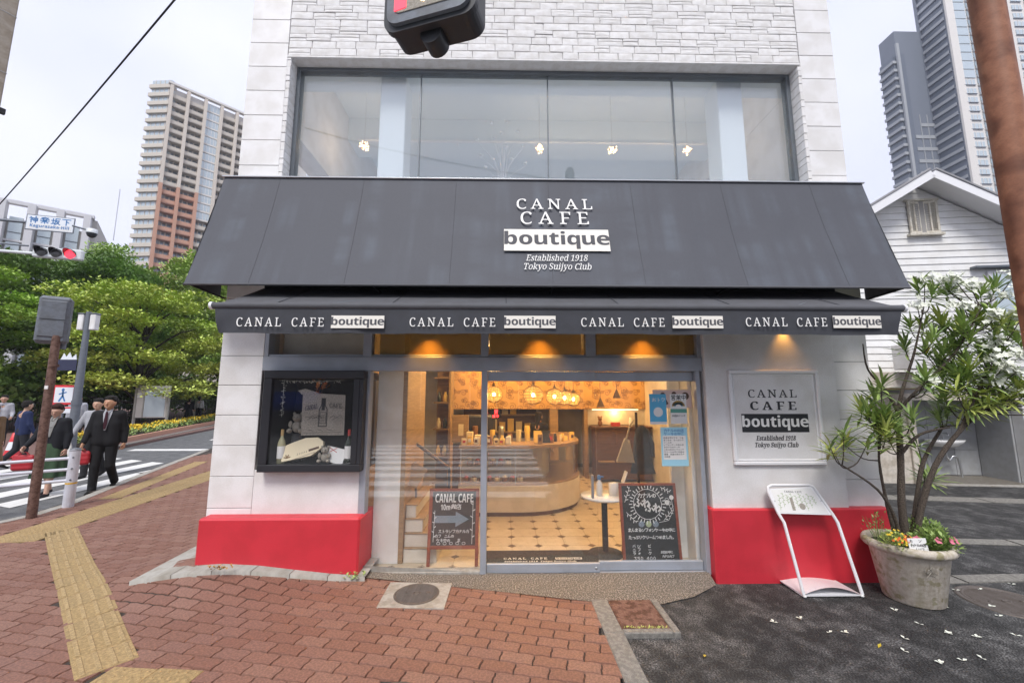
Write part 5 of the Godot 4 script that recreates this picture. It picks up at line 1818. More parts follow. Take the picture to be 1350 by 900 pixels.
			st = mb(); strokes(st, "営業中", -0.075, 0.145, 0.05, 0.006, face, 1.1); strokes(st, "お店のイトス", -0.07, -0.06, 0.022, 0.003, face); build(st, "print", M.ink, p)
			for r in 3:
				st = mb(); ring_stroke(st, Vector2(0, 0.03), 0.062 - r * 0.014, 0.05 - r * 0.013, 0.012, face, 0.0, PI); build(st, "print", [M.yellow_tape, M.chalk_green, M.poster_blue][r], p)
			st = mb(); quad(st, face * Vector3(-w, -0.04, 0), face * Vector3(w, -0.04, 0), face * Vector3(w, 0.0, 0), face * Vector3(-w, 0.0, 0)); build(st, "print", M.poster_green, p)
		else:
			st = mb(); quad(st, face * Vector3(-w + 0.02, -h + 0.065, 0), face * Vector3(w - 0.02, -h + 0.065, 0), face * Vector3(w - 0.02, h - 0.085, 0), face * Vector3(-w + 0.02, h - 0.085, 0)); build(st, "print", M.paper, p)
			st = mb(); strokes(st, "カナルのお店", -0.105, 0.180, 0.032, 0.004, face, 1.1); strokes(st, "ケーキの中に", -0.105, 0.145, 0.032, 0.004, face, 1.1)
			build(st, "print", M.sign_blue, p)
			st = mb()
			for r in 9: strokes(st, ["お店の中にケキをつめ", "ましたのでたっぷりク", "リームの", "シフォンケーキまんま", "るカナルのケーキ", "ふわふわのシフォンケ", "クリームの中にお店の", "営業はお店の先のカナ", "のお店です"][r], -0.112, 0.098 - r * 0.024, 0.017, 0.0024, Transform3D(Basis(), Vector3(0, 0, 0.0020)), 1.25)
			build(st, "print", M.ink, p)
	# two small hooks of tape on the glass beside the posters
	# leaflet stand
	var bs := thing("leaflet_stand", "white tubular leaflet stand leaning in front of the red plinth", "stand", Vector3(2.96, -0.07, 0.38))
	var pts := []
	for e in [[-0.265, 0.02, 0.01], [-0.30, 0.60, -0.125], [-0.325, 0.68, -0.165], [-0.36, 0.86, -0.235], [-0.35, 0.90, -0.25], [-0.31, 0.915, -0.255], [0.06, 0.915, -0.255], [0.10, 0.90, -0.25], [0.12, 0.86, -0.235], [0.20, 0.66, -0.155], [0.215, 0.60, -0.125], [0.27, 0.02, 0.01]]:
		pts.append(Vector3(e[0], e[1], e[2]))
	st = mb(); tube(st, pts, [0.0145], 10); build(st, "tube_frame", M.white_enamel, bs)
	st = mb()
	st.set_smooth_group(0)
	for i in 10:
		for j in 6:
			var q := []
			for e in [[i, j + 1], [i + 1, j + 1], [i + 1, j], [i, j]]:
				var u: float = e[0] / 10.0
				var v: float = e[1] / 6.0
				q.append(Vector3(lerpf(-0.27, 0.25, u) + (1 - v) * -0.02, 0.022 + 0.06 * sin(u * PI) * (0.4 + 0.6 * v), -0.30 + 0.31 * v))
			quad(st, q[0], q[1], q[2], q[3])
	build(st, "base_plate", M.white_enamel, bs)
	st = mb(); box(st, Vector3(-0.275, 0.006, -0.30), Vector3(0.262, 0.020, 0.005)); build(st, "base_rim", M.white_enamel, bs)
	for sx in [-0.262, 0.262]:
		st = mb(); ball(st, Vector3(sx, 0.012, 0.015), Vector3(0.016, 0.012, 0.016)); build(st, "rubber_foot", M.ceramic, bs)
	# leaflet holder between the tubes
	var A := Vector3(-0.325, 0.675, -0.155); var B := Vector3(0.185, 0.66, -0.150); var C := Vector3(0.085, 0.90, -0.245); var D := Vector3(-0.355, 0.885, -0.240)
	var nrm := (B - A).cross(D - A).normalized()
	st = mb()
	st.set_smooth_group(-1)
	quad(st, A, B, C, D); quad(st, B - nrm * 0.012, A - nrm * 0.012, D - nrm * 0.012, C - nrm * 0.012)
	for e in [[A, B], [B, C], [C, D], [D, A]]: quad(st, e[0] - nrm * 0.012, e[1] - nrm * 0.012, e[1], e[0])
	build(st, "holder", M.white_enamel, bs)
	st = mb()
	var cc := (A + B + C + D) * 0.25
	quad(st, cc + (A - cc) * 0.92 + nrm * 0.002, cc + (B - cc) * 0.92 + nrm * 0.002, cc + (C - cc) * 0.92 + nrm * 0.002, cc + (D - cc) * 0.92 + nrm * 0.002)
	build(st, "leaflet", M.paper, bs)
	var ux := (B - A).normalized()
	var uy := nrm.cross(ux)
	var lf := Transform3D(Basis(ux, uy, nrm), cc + nrm * 0.003)
	inst(text_shape("CANAL CAFE", "Droid Serif", 400, 0.17, 0.018, 0.001, 0.0, "", 0.06), "print", M.ink, bs, lf * Transform3D(Basis(), Vector3(-0.02, 0.075, 0)))
	st = mb()
	for k in 9: sprig(st, Vector2(-0.19 + k * 0.045, -0.09 + 0.03 * (k % 3)), Vector2(-0.17 + k * 0.04, 0.05 + 0.02 * (k % 2)), 0.018, lf, 0.0035)
	build(st, "print", M.chalk_green, bs)
	st = mb()
	stroke(st, [Vector2(-0.06, -0.08), Vector2(-0.06, 0.02)], 0.03, lf, 0.0004); disc(st, Vector2(0.03, -0.05), 0.03, lf, 0.0004)
	build(st, "print", M.linen, bs)
	st = mb(); rod(st, (A + D) * 0.5 - nrm * 0.006 + ux * -0.005, (B + C) * 0.5 - nrm * 0.006 + ux * 0.03, 0.008, 6); build(st, "cross_bar", M.steel, bs)
	# metal covers in the ground
	var mh := thing("manhole_cover", "round ribbed iron manhole cover set in a square concrete frame", "manhole", Vector3(-0.762, height_at(-0.76, 0.42), 0.42))
	st = mb()
	var ring := PackedVector2Array([Vector2(-0.29, -0.235), Vector2(0.285, -0.205), Vector2(0.275, 0.255), Vector2(-0.28, 0.225)])
	slab(st, ring, -0.05, 0.005); build(st, "concrete_frame", M.concrete, mh)
	cover(mh, 0.196, 0.0095, true)
	var m2 := thing("manhole_cover", "small dark manhole cover at the bottom edge of the brick pavement", "manhole", Vector3(-0.62, height_at(-0.62, 1.70), 1.70))
	st = mb(); lathe(st, [Vector2(0.175, -0.05), Vector2(0.175, 0.004), Vector2(0.15, 0.006), Vector2(0.15, -0.02)], 32); build(st, "rim", M.iron, m2)
	cover(m2, 0.148, 0.005, false)
	var m3 := thing("manhole_cover", "round patterned manhole cover in the asphalt right of the planter", "manhole", Vector3(4.42, -0.07, 0.50))
	st = mb(); lathe(st, [Vector2(0.32, -0.05), Vector2(0.32, 0.001), Vector2(0.285, 0.002), Vector2(0.285, -0.02)], 36); build(st, "rim", M.iron, m3)
	cover(m3, 0.282, 0.0, true)
	var dg := thing("drain_cover", "rusty square chequer plate in a concrete frame beside the kerb", "drain", Vector3(1.09, -0.045, 0.70))
	for e in [[Vector3(-0.335, -0.1, -0.235), Vector3(-0.19, 0.014, 0.275)], [Vector3(0.19, -0.1, -0.235), Vector3(0.245, 0.010, 0.275)], [Vector3(-0.188, -0.1, 0.215), Vector3(0.188, 0.010, 0.275)]]:
		bar("concrete_frame", M.kerb_stone, dg, e[0], e[1], 0.006)
	bar("plate", M.rust_plate, dg, Vector3(-0.186, -0.02, -0.232), Vector3(0.186, 0.006, 0.213), 0.003)
	st = mb()
	for i in 17:
		for j in 20:
			var q := Vector3(-0.172 + i * 0.0215, 0.006, -0.22 + j * 0.0218)
			var b := Basis(Vector3.UP, PI / 4 if (i + j) % 2 else -PI / 4)
			rbox(st, Vector3(-0.008, -0.001, -0.0025), Vector3(0.008, 0.0025, 0.0025), 0.001, Transform3D(b, q))
	build(st, "treads", M.rust_plate, dg).set_meta("kind", "stuff")
	moss_on(dg, Vector3(-0.17, 0.006, 0.19), Vector3(0.18, 0.006, 0.215), 90, M.leaf3)
	# weeds at the foot of the wall
	weed(Vector3(-1.40, 0.03, 0.17), 0.07, 34, "small green weed at the corner of the red plinth", false)
	weed(Vector3(-2.52, 0.20, 0.36), 0.05, 40, "orange dried weed in the footing crack left of the shop", true)
	# fallen petals and leaves
	for k in PETAL.size():
		var q: Array = PETAL[k]
		var yel := k == 17 or k == 18
		var pt := thing("fallen_leaf" if yel else "fallen_petal", ("yellow fallen leaf on the asphalt, %s" % ["near the drain", "in front of the planter"][k - 17]) if yel else "white fallen oleander petal on the dark asphalt", "leaf" if yel else "petal", Vector3(q[0], -0.072, q[1]), rng.randf() * TAU, "" if yel else "petals fallen on the asphalt")
		st = mb()
		var nl := 1 if yel else rng.randi_range(2, 4)
		for i in nl:
			var a := TAU * i / nl + rng.randf()
			var r := Transform3D(Basis(Vector3.UP, a) * Basis(Vector3.RIGHT, -0.2), Vector3.ZERO)
			petal(st, r, 0.034 if not yel else 0.06, 0.022, 0.006)
		build(st, "blade", M.leaf_yellow if yel else M.petal_white, pt)

func cover(parent: Node3D, r: float, y: float, ribs: bool) -> void:
	var st := mb()
	lathe(st, [Vector2(r, y - 0.03), Vector2(r, y), Vector2(r - 0.012, y + 0.004), Vector2(r - 0.02, y), Vector2(0, y)], 40, Transform3D(), false)
	build(st, "lid", M.iron, parent)
	st = mb()
	var n := 16
	for k in range(-n, n + 1):
		var x := k * r / n * 0.9
		var h := sqrt(maxf(r * r * 0.80 - x * x, 0.0))
		if h > 0.02: rbox(st, Vector3(-h, y - 0.001, x - 0.0022), Vector3(h, y + 0.0035, x + 0.0022), 0.001)
	for q in [-0.42, 0.42]:
		lathe(st, [Vector2(0.018, y + 0.001), Vector2(0.018, y + 0.006), Vector2(0.0, y + 0.006)], 10, Transform3D(Basis(), Vector3(q * r * 1.2, 0, 0)))
	lathe(st, [Vector2(0.032, y), Vector2(0.032, y + 0.006), Vector2(0.022, y + 0.006), Vector2(0.022, y)], 14)
	build(st, "ribs", M.iron, parent)

func ring_stroke(st: SurfaceTool, c: Vector2, rx: float, ry: float, pen: float, xf: Transform3D, a0 := 0.0, a1 := TAU) -> void:
	var pts := []
	for k in 19:
		var a := lerpf(a0, a1, k / 18.0)
		pts.append(c + Vector2(cos(a) * rx, sin(a) * ry))
	stroke(st, pts, pen, xf)

func sprig(st: SurfaceTool, a: Vector2, b: Vector2, leaf: float, xf: Transform3D, pen := 0.0045) -> void:
	stroke(st, [a, b], pen, xf)
	var d := (b - a).normalized()
	var n := Vector2(-d.y, d.x)
	for k in 6:
		var p := a.lerp(b, 0.15 + k * 0.15)
		var s := 1.0 if k % 2 else -1.0
		stroke(st, [p, p + (d * 0.6 + n * s) * leaf * 0.8], pen * 1.6, xf)

func petal(st: SurfaceTool, xf: Transform3D, length: float, width: float, lift: float) -> void:
	# a thin curved blade from the origin along +z
	st.set_smooth_group(0)
	var a := xf * Vector3(0, 0.002, 0)
	var l := xf * Vector3(-width * 0.5, lift, length * 0.5)
	var r := xf * Vector3(width * 0.5, lift, length * 0.5)
	var m := xf * Vector3(0, lift * 0.4, length * 0.5)
	var t := xf * Vector3(0, lift * 0.6, length)
	tri(st, a, m, l); tri(st, a, r, m); tri(st, l, m, t); tri(st, m, r, t)

func moss_on(parent: Node3D, lo: Vector3, hi: Vector3, n: int, m: Material) -> void:
	var st := mb()
	for k in n:
		var p := Vector3(rng.randf_range(lo.x, hi.x), lo.y, rng.randf_range(lo.z, hi.z))
		petal(st, Transform3D(Basis(Vector3.UP, rng.randf() * TAU) * Basis(Vector3.RIGHT, -rng.randf() * 0.9), p), rng.randf_range(0.008, 0.02), 0.008, 0.003)
	build(st, "moss", m, parent).set_meta("kind", "stuff")

func weed(at: Vector3, size: float, n: int, label: String, dry: bool) -> void:
	var w := thing("weed", label, "weed", at)
	var st := mb()
	for k in n:
		var a := rng.randf() * TAU
		var out := rng.randf() * size * (1.6 if dry else 1.1)
		var p := Vector3(cos(a) * out * 1.5, rng.randf() * size * (0.3 if dry else 0.7), sin(a) * out * 0.6)
		petal(st, Transform3D(Basis(Vector3.UP, rng.randf() * TAU) * Basis(Vector3.RIGHT, -rng.randf_range(0.1, 0.9)), p), size * 0.5, size * 0.32, 0.004)
	build(st, "leaves", mat("dry_weed", Color(0.42, 0.22, 0.06), 0.9) if dry else M.leaf1, w).set_meta("kind", "stuff")
	st = mb()
	for k in 6:
		var a := TAU * k / 6.0
		tube(st, [Vector3(0, -0.01, 0), Vector3(cos(a) * size, size * 0.4, sin(a) * size * 0.5)], [0.0025, 0.001], 4)
	build(st, "stem", M.leaf0, w)

func case_contents() -> void:
	var st := mb()
	# printed linen cloth
	var t := thing("printed_cloth", "linen cloth printed with a wine bottle hanging in the display case", "cloth", Vector3(-1.845, 1.535, 0.0))
	st.set_smooth_group(0)
	for i in 12:
		for j in 10:
			var q := []
			for e in [[i, j], [i + 1, j], [i + 1, j + 1], [i, j + 1]]:
				var u: float = e[0] / 12.0
				var v: float = e[1] / 10.0
				q.append(Vector3(lerpf(-0.215, 0.215, u), lerpf(-0.21, 0.195, v) + 0.025 * (1 - u) * v, 0.010 * sin(u * 11.0 + v * 2.0)))
			quad(st, q[0], q[1], q[2], q[3])
	build(st, "cloth", M.linen, t)
	st = mb()
	prism(st, PackedVector2Array([Vector2(-0.23, 0.20), Vector2(-0.27, 0.24), Vector2(-0.20, 0.26), Vector2(-0.06, 0.215), Vector2(-0.20, 0.20)]), -0.005, 0.005)
	build(st, "folded_corner", M.linen, t)
	var f := Transform3D(Basis(), Vector3(0, 0, 0.0125))
	st = mb()
	stroke(st, [Vector2(-0.04, -0.12), Vector2(-0.04, 0.05), Vector2(-0.018, 0.09), Vector2(-0.018, 0.16), Vector2(0.018, 0.16), Vector2(0.018, 0.09), Vector2(0.04, 0.05), Vector2(0.04, -0.12), Vector2(-0.04, -0.12)], 0.008, f)
	stroke(st, [Vector2(-0.03, 0.02), Vector2(0.03, 0.02), Vector2(0.03, -0.09), Vector2(-0.03, -0.09), Vector2(-0.03, 0.02)], 0.004, f)
	stroke(st, [Vector2(0, 0.155), Vector2(0, 0.05)], 0.03, f)
	for k in 5: stroke(st, [Vector2(-0.02, -0.01 - k * 0.015), Vector2(0.02, -0.01 - k * 0.015)], 0.003, f)
	for k in 7:
		var s := -1.0 if k < 4 else 1.0
		var x := s * (0.07 + (k % 4) * 0.035)
		stroke(st, [Vector2(x, -0.03 - 0.01 * (k % 3)), Vector2(x + 0.04, -0.01 - 0.02 * (k % 2)), Vector2(x + 0.06, -0.04)], 0.003, f)
	for k in 3: stroke(st, [Vector2(-0.15 + k * 0.1, -0.15), Vector2(-0.09 + k * 0.1, -0.165)], 0.003, f)
	stroke(st, [Vector2(-0.19, -0.185), Vector2(0.19, -0.178)], 0.0025, f)
	build(st, "print", M.ink, t)
	inst(text_shape("CANAL", "Droid Serif", 400, 0.125, 0.045, 0.001, 0.3), "print", M.ink, t, Transform3D(Basis(Vector3(0, 0, 1), 0.16), Vector3(-0.125, 0.05, 0.0115)))
	inst(text_shape("CAFE", "Droid Serif", 400, 0.125, 0.045, 0.001, -0.1), "print", M.ink, t, Transform3D(Basis(Vector3(0, 0, 1), -0.05), Vector3(0.125, 0.065, 0.0115)))
	# bottles
	for i in 3:
		var b := thing("wine_bottle", ["pale wine bottle with white label at the left of the display case", "dark wine bottle behind the pale one in the display case", "dark wine bottle at the right edge of the display case"][i], "bottle", Vector3([-2.235, -2.12, -1.565][i], 1.053, [0.02, -0.12, 0.02][i]), 0.0, "wine bottles in the display case")
		st = mb()
		lathe(st, [Vector2(0, 0), Vector2(0.036, 0), Vector2(0.037, 0.19), Vector2(0.030, 0.22), Vector2(0.0135, 0.26), Vector2(0.013, 0.33), Vector2(0, 0.33)], 18)
		build(st, "bottle", M.bottle_pale if i == 0 else M.bottle_dark, b)
		st = mb()
		lathe(st, [Vector2(0.0375, 0.05), Vector2(0.0378, 0.052), Vector2(0.0378, 0.168), Vector2(0.0375, 0.17)], 18)
		build(st, "label", M.paper, b)
		st = mb()
		lathe(st, [Vector2(0.0145, 0.27), Vector2(0.0145, 0.332), Vector2(0.0, 0.334)], 12)
		build(st, "foil", M.cork if i == 0 else M.cake_red, b)
	# loaf-shaped wooden board wrapped in printed cloth
	var br := thing("bread_bag", "cream printed bread bag lying at the bottom of the display case", "bag", Vector3(-1.99, 1.06, 0.025))
	st = mb()
	prism(st, PackedVector2Array([Vector2(-0.22, 0.0), Vector2(-0.25, 0.14), Vector2(-0.14, 0.19), Vector2(-0.02, 0.235), Vector2(0.10, 0.24), Vector2(0.16, 0.20), Vector2(0.17, 0.15), Vector2(0.06, 0.06)]), -0.02, 0.03, Transform3D(Basis(Vector3.RIGHT, -0.25), Vector3(0, 0.004, 0)))
	build(st, "bag", M.cake_cream, br)
	var bf := Transform3D(Basis(Vector3.RIGHT, -0.25), Vector3(0, 0.004, 0)) * Transform3D(Basis(Vector3(0, 0, 1), 0.32), Vector3(0, 0, 0.0315))
	st = mb()
	stroke(st, [Vector2(0.07, 0.095), Vector2(0.16, 0.095)], 0.022, bf)
	stroke(st, [Vector2(-0.12, 0.055), Vector2(0.12, 0.06)], 0.003, bf)
	for k in 5: stroke(st, [Vector2(-0.05 + k * 0.022, 0.085), Vector2(-0.042 + k * 0.022, 0.10)], 0.004, bf)
	build(st, "print", M.wood_dark, br)
	st = mb()
	for k in 4: stroke(st, [Vector2(-0.15, 0.09), Vector2(-0.15 + 0.03 * cos(k * 0.9), 0.09 + 0.03 * sin(k * 0.9))], 0.012, bf)
	build(st, "print", M.wood_light, br)
	# envelope
	var en := thing("gift_card", "white card with a red ribbon leaning in the display case", "card", Vector3(-1.685, 1.13, 0.03))
	bar("card", M.paper, en, Vector3(-0.09, -0.075, -0.004), Vector3(0.09, 0.075, 0.004), 0.001)
	en.rotation = Vector3(-0.15, 0, -0.22)
	st = mb()
	stroke(st, [Vector2(-0.08, 0.06), Vector2(0.0, 0.03)], 0.006, Transform3D(Basis(), Vector3(0, 0, 0.005))); stroke(st, [Vector2(-0.07, 0.02), Vector2(-0.01, 0.07)], 0.006, Transform3D(Basis(), Vector3(0, 0, 0.005)))
	build(st, "ribbon", M.cake_red, en)
	# toy bears
	for i in 2:
		var tb := thing("teddy_bear", ["cream teddy bear sitting on a stand beside the printed cloth", "small cream teddy bear at the foot of the white card"][i], "toy", Vector3([-2.13, -1.79][i], [1.335, 1.055][i], [-0.06, 0.035][i]))
		var k: float = [0.95, 0.75][i]
		st = mb()
		ball(st, Vector3(0, 0.075, 0) * k, Vector3(0.055, 0.065, 0.05) * k); build(st, "body", M.fur, tb)
		st = mb(); ball(st, Vector3(0, 0.17, 0.01) * k, Vector3(0.05, 0.045, 0.045) * k); ball(st, Vector3(0, 0.16, 0.052) * k, Vector3(0.02, 0.016, 0.014) * k); build(st, "head", M.fur, tb)
		for s in [-1.0, 1.0]:
			st = mb(); ball(st, Vector3(0.04 * s, 0.215, 0) * k, Vector3(0.018, 0.018, 0.01) * k); build(st, "ear", M.fur, tb)
			st = mb(); ball(st, Vector3(0.06 * s, 0.035, 0.045) * k, Vector3(0.026, 0.026, 0.04) * k); build(st, "leg", M.fur, tb)
			st = mb(); ball(st, Vector3(0.065 * s, 0.10, 0.02) * k, Vector3(0.022, 0.04, 0.022) * k); build(st, "arm", M.fur, tb)
			st = mb(); ball(st, Vector3(0.018 * s, 0.18, 0.05) * k, Vector3.ONE * 0.005 * k, 6, 4); build(st, "eye", M.ink, tb)
		if i == 0:
			st = mb(); lathe(st, [Vector2(0, -0.28), Vector2(0.05, -0.28), Vector2(0.05, 0.0), Vector2(0, 0.002)], 14); build(st, "stand", M.black_matt, tb)
	# copper ornament and lace
	var cp := thing("copper_ornament", "crumpled copper foil ornament hanging at the top of the display case", "ornament", Vector3(-1.90, 1.80, -0.03))
	st = mb()
	st.set_smooth_group(-1)
	for k in 26:
		var p := Vector3(rng.randf_range(-0.05, 0.05), rng.randf_range(-0.06, 0.09), rng.randf_range(-0.03, 0.03))
		petal(st, Transform3D(Basis(Vector3.UP, rng.randf() * TAU) * Basis(Vector3.RIGHT, rng.randf() * TAU), p), 0.07, 0.04, 0.01)
	build(st, "foil", M.copper, cp)
	var gd := thing("lace_garland", "pale lace garland along the top and left of the display case", "garland", Vector3(-1.92, 1.88, 0.03))
	st = mb()
	for k in 150:
		var u := rng.randf()
		var p := Vector3(-0.36 + u * 1.0, rng.randf_range(-0.03, 0.0), rng.randf_range(-0.02, 0.02)) if u < 0.62 else Vector3(-0.33 + rng.randf_range(-0.02, 0.02), -rng.randf() * 0.36, rng.randf_range(-0.02, 0.02))
		ball(st, p, Vector3.ONE * rng.randf_range(0.002, 0.005), 5, 3)
	build(st, "beads", M.petal_white, gd).set_meta("kind", "stuff")
	st = mb()
	tube(st, [Vector3(-0.38, 0.0, 0), Vector3(-0.05, -0.015, 0), Vector3(0.28, 0.0, 0)], [0.0015], 4)
	tube(st, [Vector3(-0.33, 0.0, 0), Vector3(-0.33, -0.37, 0)], [0.0015], 4)
	build(st, "thread", M.petal_white, gd)

# ---------------------------------------------------------------- planter with oleander
var WHORL := [[4.24,2.79,0.28], [4.22,2.70,0.42], [4.49,2.77,0.34], [4.67,2.69,0.45], [4.80,2.74,0.46], [4.17,2.41,0.21], [4.11,2.20,0.19], [4.02,2.23,0.55], [4.22,2.13,0.29], [4.35,2.03,0.28], [3.83,1.87,0.62], [4.41,2.15,0.39], [4.38,2.23,0.55], [4.67,2.08,0.39], [4.75,2.31,0.46], [5.18,2.40,0.25], [4.96,2.22,0.46], [4.22,1.87,0.56], [4.52,1.73,0.41], [4.54,1.64,0.51], [4.73,1.68,0.48], [5.19,1.83,0.21], [4.33,1.59,0.51], [4.18,1.68,0.44], [4.24,1.49,0.31], [4.46,1.53,0.19], [3.47,1.80,0.56], [3.55,1.68,0.39], [3.36,1.55,0.50], [3.46,1.55,0.57], [3.42,1.48,0.49], [3.43,1.37,0.59], [3.68,1.30,0.35], [2.96,1.26,0.53], [3.11,1.19,0.38], [3.05,1.40,0.59], [3.26,1.28,0.57], [4.08,1.24,0.22], [4.10,0.95,0.24], [4.13,0.94,0.28], [4.12,1.77,0.60], [4.68,1.84,0.37], [4.39,2.02,0.46], [4.41,2.37,0.31], [4.87,2.10,0.40]]
var BLOOM := [[4.24,2.87,0.35], [4.41,2.85,0.33], [4.45,2.85,0.44], [4.60,2.79,0.44], [4.33,2.56,0.58], [3.99,2.58,0.48], [4.75,2.66,0.59], [4.90,2.87,0.56], [4.58,2.45,0.62], [4.91,2.48,0.48], [4.86,2.21,0.25], [4.61,2.21,0.56], [4.51,2.06,0.60], [4.74,1.94,0.58], [4.59,1.88,0.43], [4.61,1.87,0.49], [4.30,1.61,0.27], [4.80,1.75,0.55], [4.04,1.88,0.43], [4.51,2.77,0.31], [5.28,2.35,0.21], [4.64,1.98,0.56], [4.75,2.08,0.62]]
var PETAL := [[2.61,0.93], [3.30,0.62], [3.30,0.83], [2.99,1.02], [2.84,1.17], [2.96,1.30], [3.39,0.96], [3.55,1.01], [3.30,1.26], [4.07,0.73], [3.87,1.00], [4.21,0.28], [4.45,0.27], [3.77,0.58], [2.49,0.93], [2.41,0.73], [2.16,0.78], [1.41,1.18], [2.69,1.13], [4.19,0.58], [4.88,0.17], [3.14,1.28]]

func leaf_mesh(length: float, width: float, droop: float) -> ArrayMesh:
	# narrow folded leaf along +z
	var st := mb()
	st.set_smooth_group(0)
	var n := 4
	var L := []
	for i in n + 1:
		var t := float(i) / n
		var w := width * 0.5 * sin(PI * clampf(t * 0.92 + 0.06, 0, 1))
		var c := Vector3(0, -droop * t * t, length * t)
		L.append([c + Vector3(-w, w * 0.35, 0), c, c + Vector3(w, w * 0.35, 0)])
	for i in n:
		quad(st, L[i][0], L[i][1], L[i + 1][1], L[i + 1][0])
		quad(st, L[i][1], L[i][2], L[i + 1][2], L[i + 1][1])
	st.generate_normals(); st.index()
	return st.commit()

func planter() -> void:
	var st := mb()
	var pot := thing("plant_pot", "large round weathered clay plant pot beside the leaflet stand", "plant pot", Vector3(3.665, -0.072, 0.42))
	lathe(st, [Vector2(0, 0), Vector2(0.205, 0), Vector2(0.212, 0.01), Vector2(0.275, 0.41), Vector2(0.288, 0.425), Vector2(0.312, 0.432), Vector2(0.325, 0.45), Vector2(0.325, 0.478), Vector2(0.312, 0.496), Vector2(0.288, 0.50), Vector2(0.272, 0.485), Vector2(0.268, 0.42)], 56)
	build(st, "pot_body", M.pot_clay, pot)
	st = mb(); lathe(st, [Vector2(0.27, 0.44), Vector2(0.15, 0.46), Vector2(0, 0.47)], 30); build(st, "soil", M.soil, pot)
	# dried roots hanging over the face
	st = mb()
	for k in 7:
		var a := -0.30 + rng.randf_range(-0.12, 0.12)
		var p := Vector3(sin(a) * 0.272, 0.385 - k * 0.008, cos(a) * 0.272)
		tube(st, [p, p + Vector3(rng.randf_range(-0.03, 0.03), -0.03, 0.002), p + Vector3(rng.randf_range(-0.07, 0.07), -0.07, -0.006)], [0.003, 0.003, 0.0015], 4)
	build(st, "dry_roots", M.linen, pot)
	# oleander
	var tree := thing("oleander_tree", "oleander with white flowers and narrow leaves growing in the clay pot", "shrub", Vector3(3.68, 0.38, 0.40))
	var org := tree.position
	var tips := []
	var more := RandomNumberGenerator.new()
	more.seed = 91
	for k in 38: WHORL.append([more.randf_range(4.05, 5.15), more.randf_range(1.55, 2.55), more.randf_range(0.15, 0.65)])
	for k in 8: WHORL.append([more.randf_range(3.25, 3.75), more.randf_range(1.15, 1.75), more.randf_range(0.3, 0.6)])
	for w in WHORL: tips.append(Vector3(w[0], w[1], w[2]) - org)
	var blooms := []
	for w in BLOOM: blooms.append(Vector3(w[0], w[1], w[2]) - org)
	# stems: [points, radii]
	var stems := [
		[[Vector3(0, 0, 0), Vector3(0.0, 0.35, 0.0), Vector3(0.05, 0.75, -0.01), Vector3(0.09, 1.2, -0.02)], [0.05, 0.042, 0.036, 0.03]],
		[[Vector3(0.06, 0, 0.03), Vector3(0.13, 0.3, 0.04), Vector3(0.30, 0.7, 0.06), Vector3(0.55, 1.0, 0.07), Vector3(0.85, 1.22, 0.06)], [0.04, 0.036, 0.03, 0.025, 0.018]],
		[[Vector3(0.10, 0, -0.05), Vector3(0.2, 0.35, -0.06), Vector3(0.36, 0.72, -0.1), Vector3(0.62, 1.05, -0.12)], [0.032, 0.028, 0.024, 0.016]],
		[[Vector3(-0.07, 0, 0.02), Vector3(-0.13, 0.25, 0.05), Vector3(-0.30, 0.50, 0.10), Vector3(-0.62, 0.72, 0.12)], [0.026, 0.022, 0.016, 0.009]],
		[[Vector3(-0.05, 0, -0.04), Vector3(-0.12, 0.35, -0.02), Vector3(-0.22, 0.75, 0.06), Vector3(-0.22, 1.15, 0.12)], [0.026, 0.02, 0.014, 0.008]],
		[[Vector3(0.09, 1.2, -0.02), Vector3(0.02, 1.4, -0.05), Vector3(-0.12, 1.6, -0.06), Vector3(-0.14, 1.85, -0.06)], [0.026, 0.018, 0.012, 0.007]],
		[[Vector3(0.09, 1.2, -0.02), Vector3(0.2, 1.42, -0.05), Vector3(0.36, 1.75, -0.06), Vector3(0.50, 2.15, -0.06)], [0.026, 0.02, 0.014, 0.008]],
		[[Vector3(0.09, 1.2, -0.02), Vector3(0.3, 1.45, 0.05), Vector3(0.62, 1.75, 0.08), Vector3(0.95, 2.2, 0.08)], [0.024, 0.019, 0.014, 0.008]],
		[[Vector3(0.05, 0.80, 0.0), Vector3(0.22, 0.98, 0.03), Vector3(0.5, 1.05, 0.05)], [0.024, 0.018, 0.01]],
		[[Vector3(0.55, 1.0, 0.07), Vector3(0.8, 1.35, 0.05), Vector3(1.05, 1.75, 0.02)], [0.02, 0.014, 0.008]]]
	var k2 := 0
	for s in stems:
		st = mb()
		var fine := smooth_line(s[0], 4)
		var rad := []
		for i in fine.size():
			var t: float = float(i) / (fine.size() - 1) * (s[1].size() - 1)
			var a := int(minf(t, s[1].size() - 2))
			rad.append(lerpf(s[1][a], s[1][a + 1], t - a) * 0.72 * rng.randf_range(0.93, 1.07))
		tube(st, fine, rad, 8)
		build(st, "stem", M.bark, tree)
		k2 += 1
	# twigs from the nearest stem point to every tip
	var nodes := []
	for s in stems:
		for p in smooth_line(s[0], 5): nodes.append(p)
	for t in tips + blooms:
		var best := Vector3.ZERO
		var bd := 1e9
		for p in nodes:
			var cost: float = (p - t).length() + maxf(0.0, p.y - t.y + 0.12) * 1.5
			if cost < bd and p.y > 0.2:
				bd = cost
				best = p
		var mid: Vector3 = best.lerp(t, 0.5) + Vector3(0, -0.05, 0)
		st = mb()
		tube(st, smooth_line([best, mid, t], 3), [0.007, 0.0065, 0.0055, 0.005, 0.0045, 0.004, 0.0035], 5)
		build(st, "twig", M.bark, tree)
	var meshes := [leaf_mesh(0.175, 0.027, 0.03), leaf_mesh(0.15, 0.024, 0.05), leaf_mesh(0.20, 0.029, 0.02)]
	var single := 0
	var rest := [mb(), mb(), mb(), mb()]
	var wn := 0
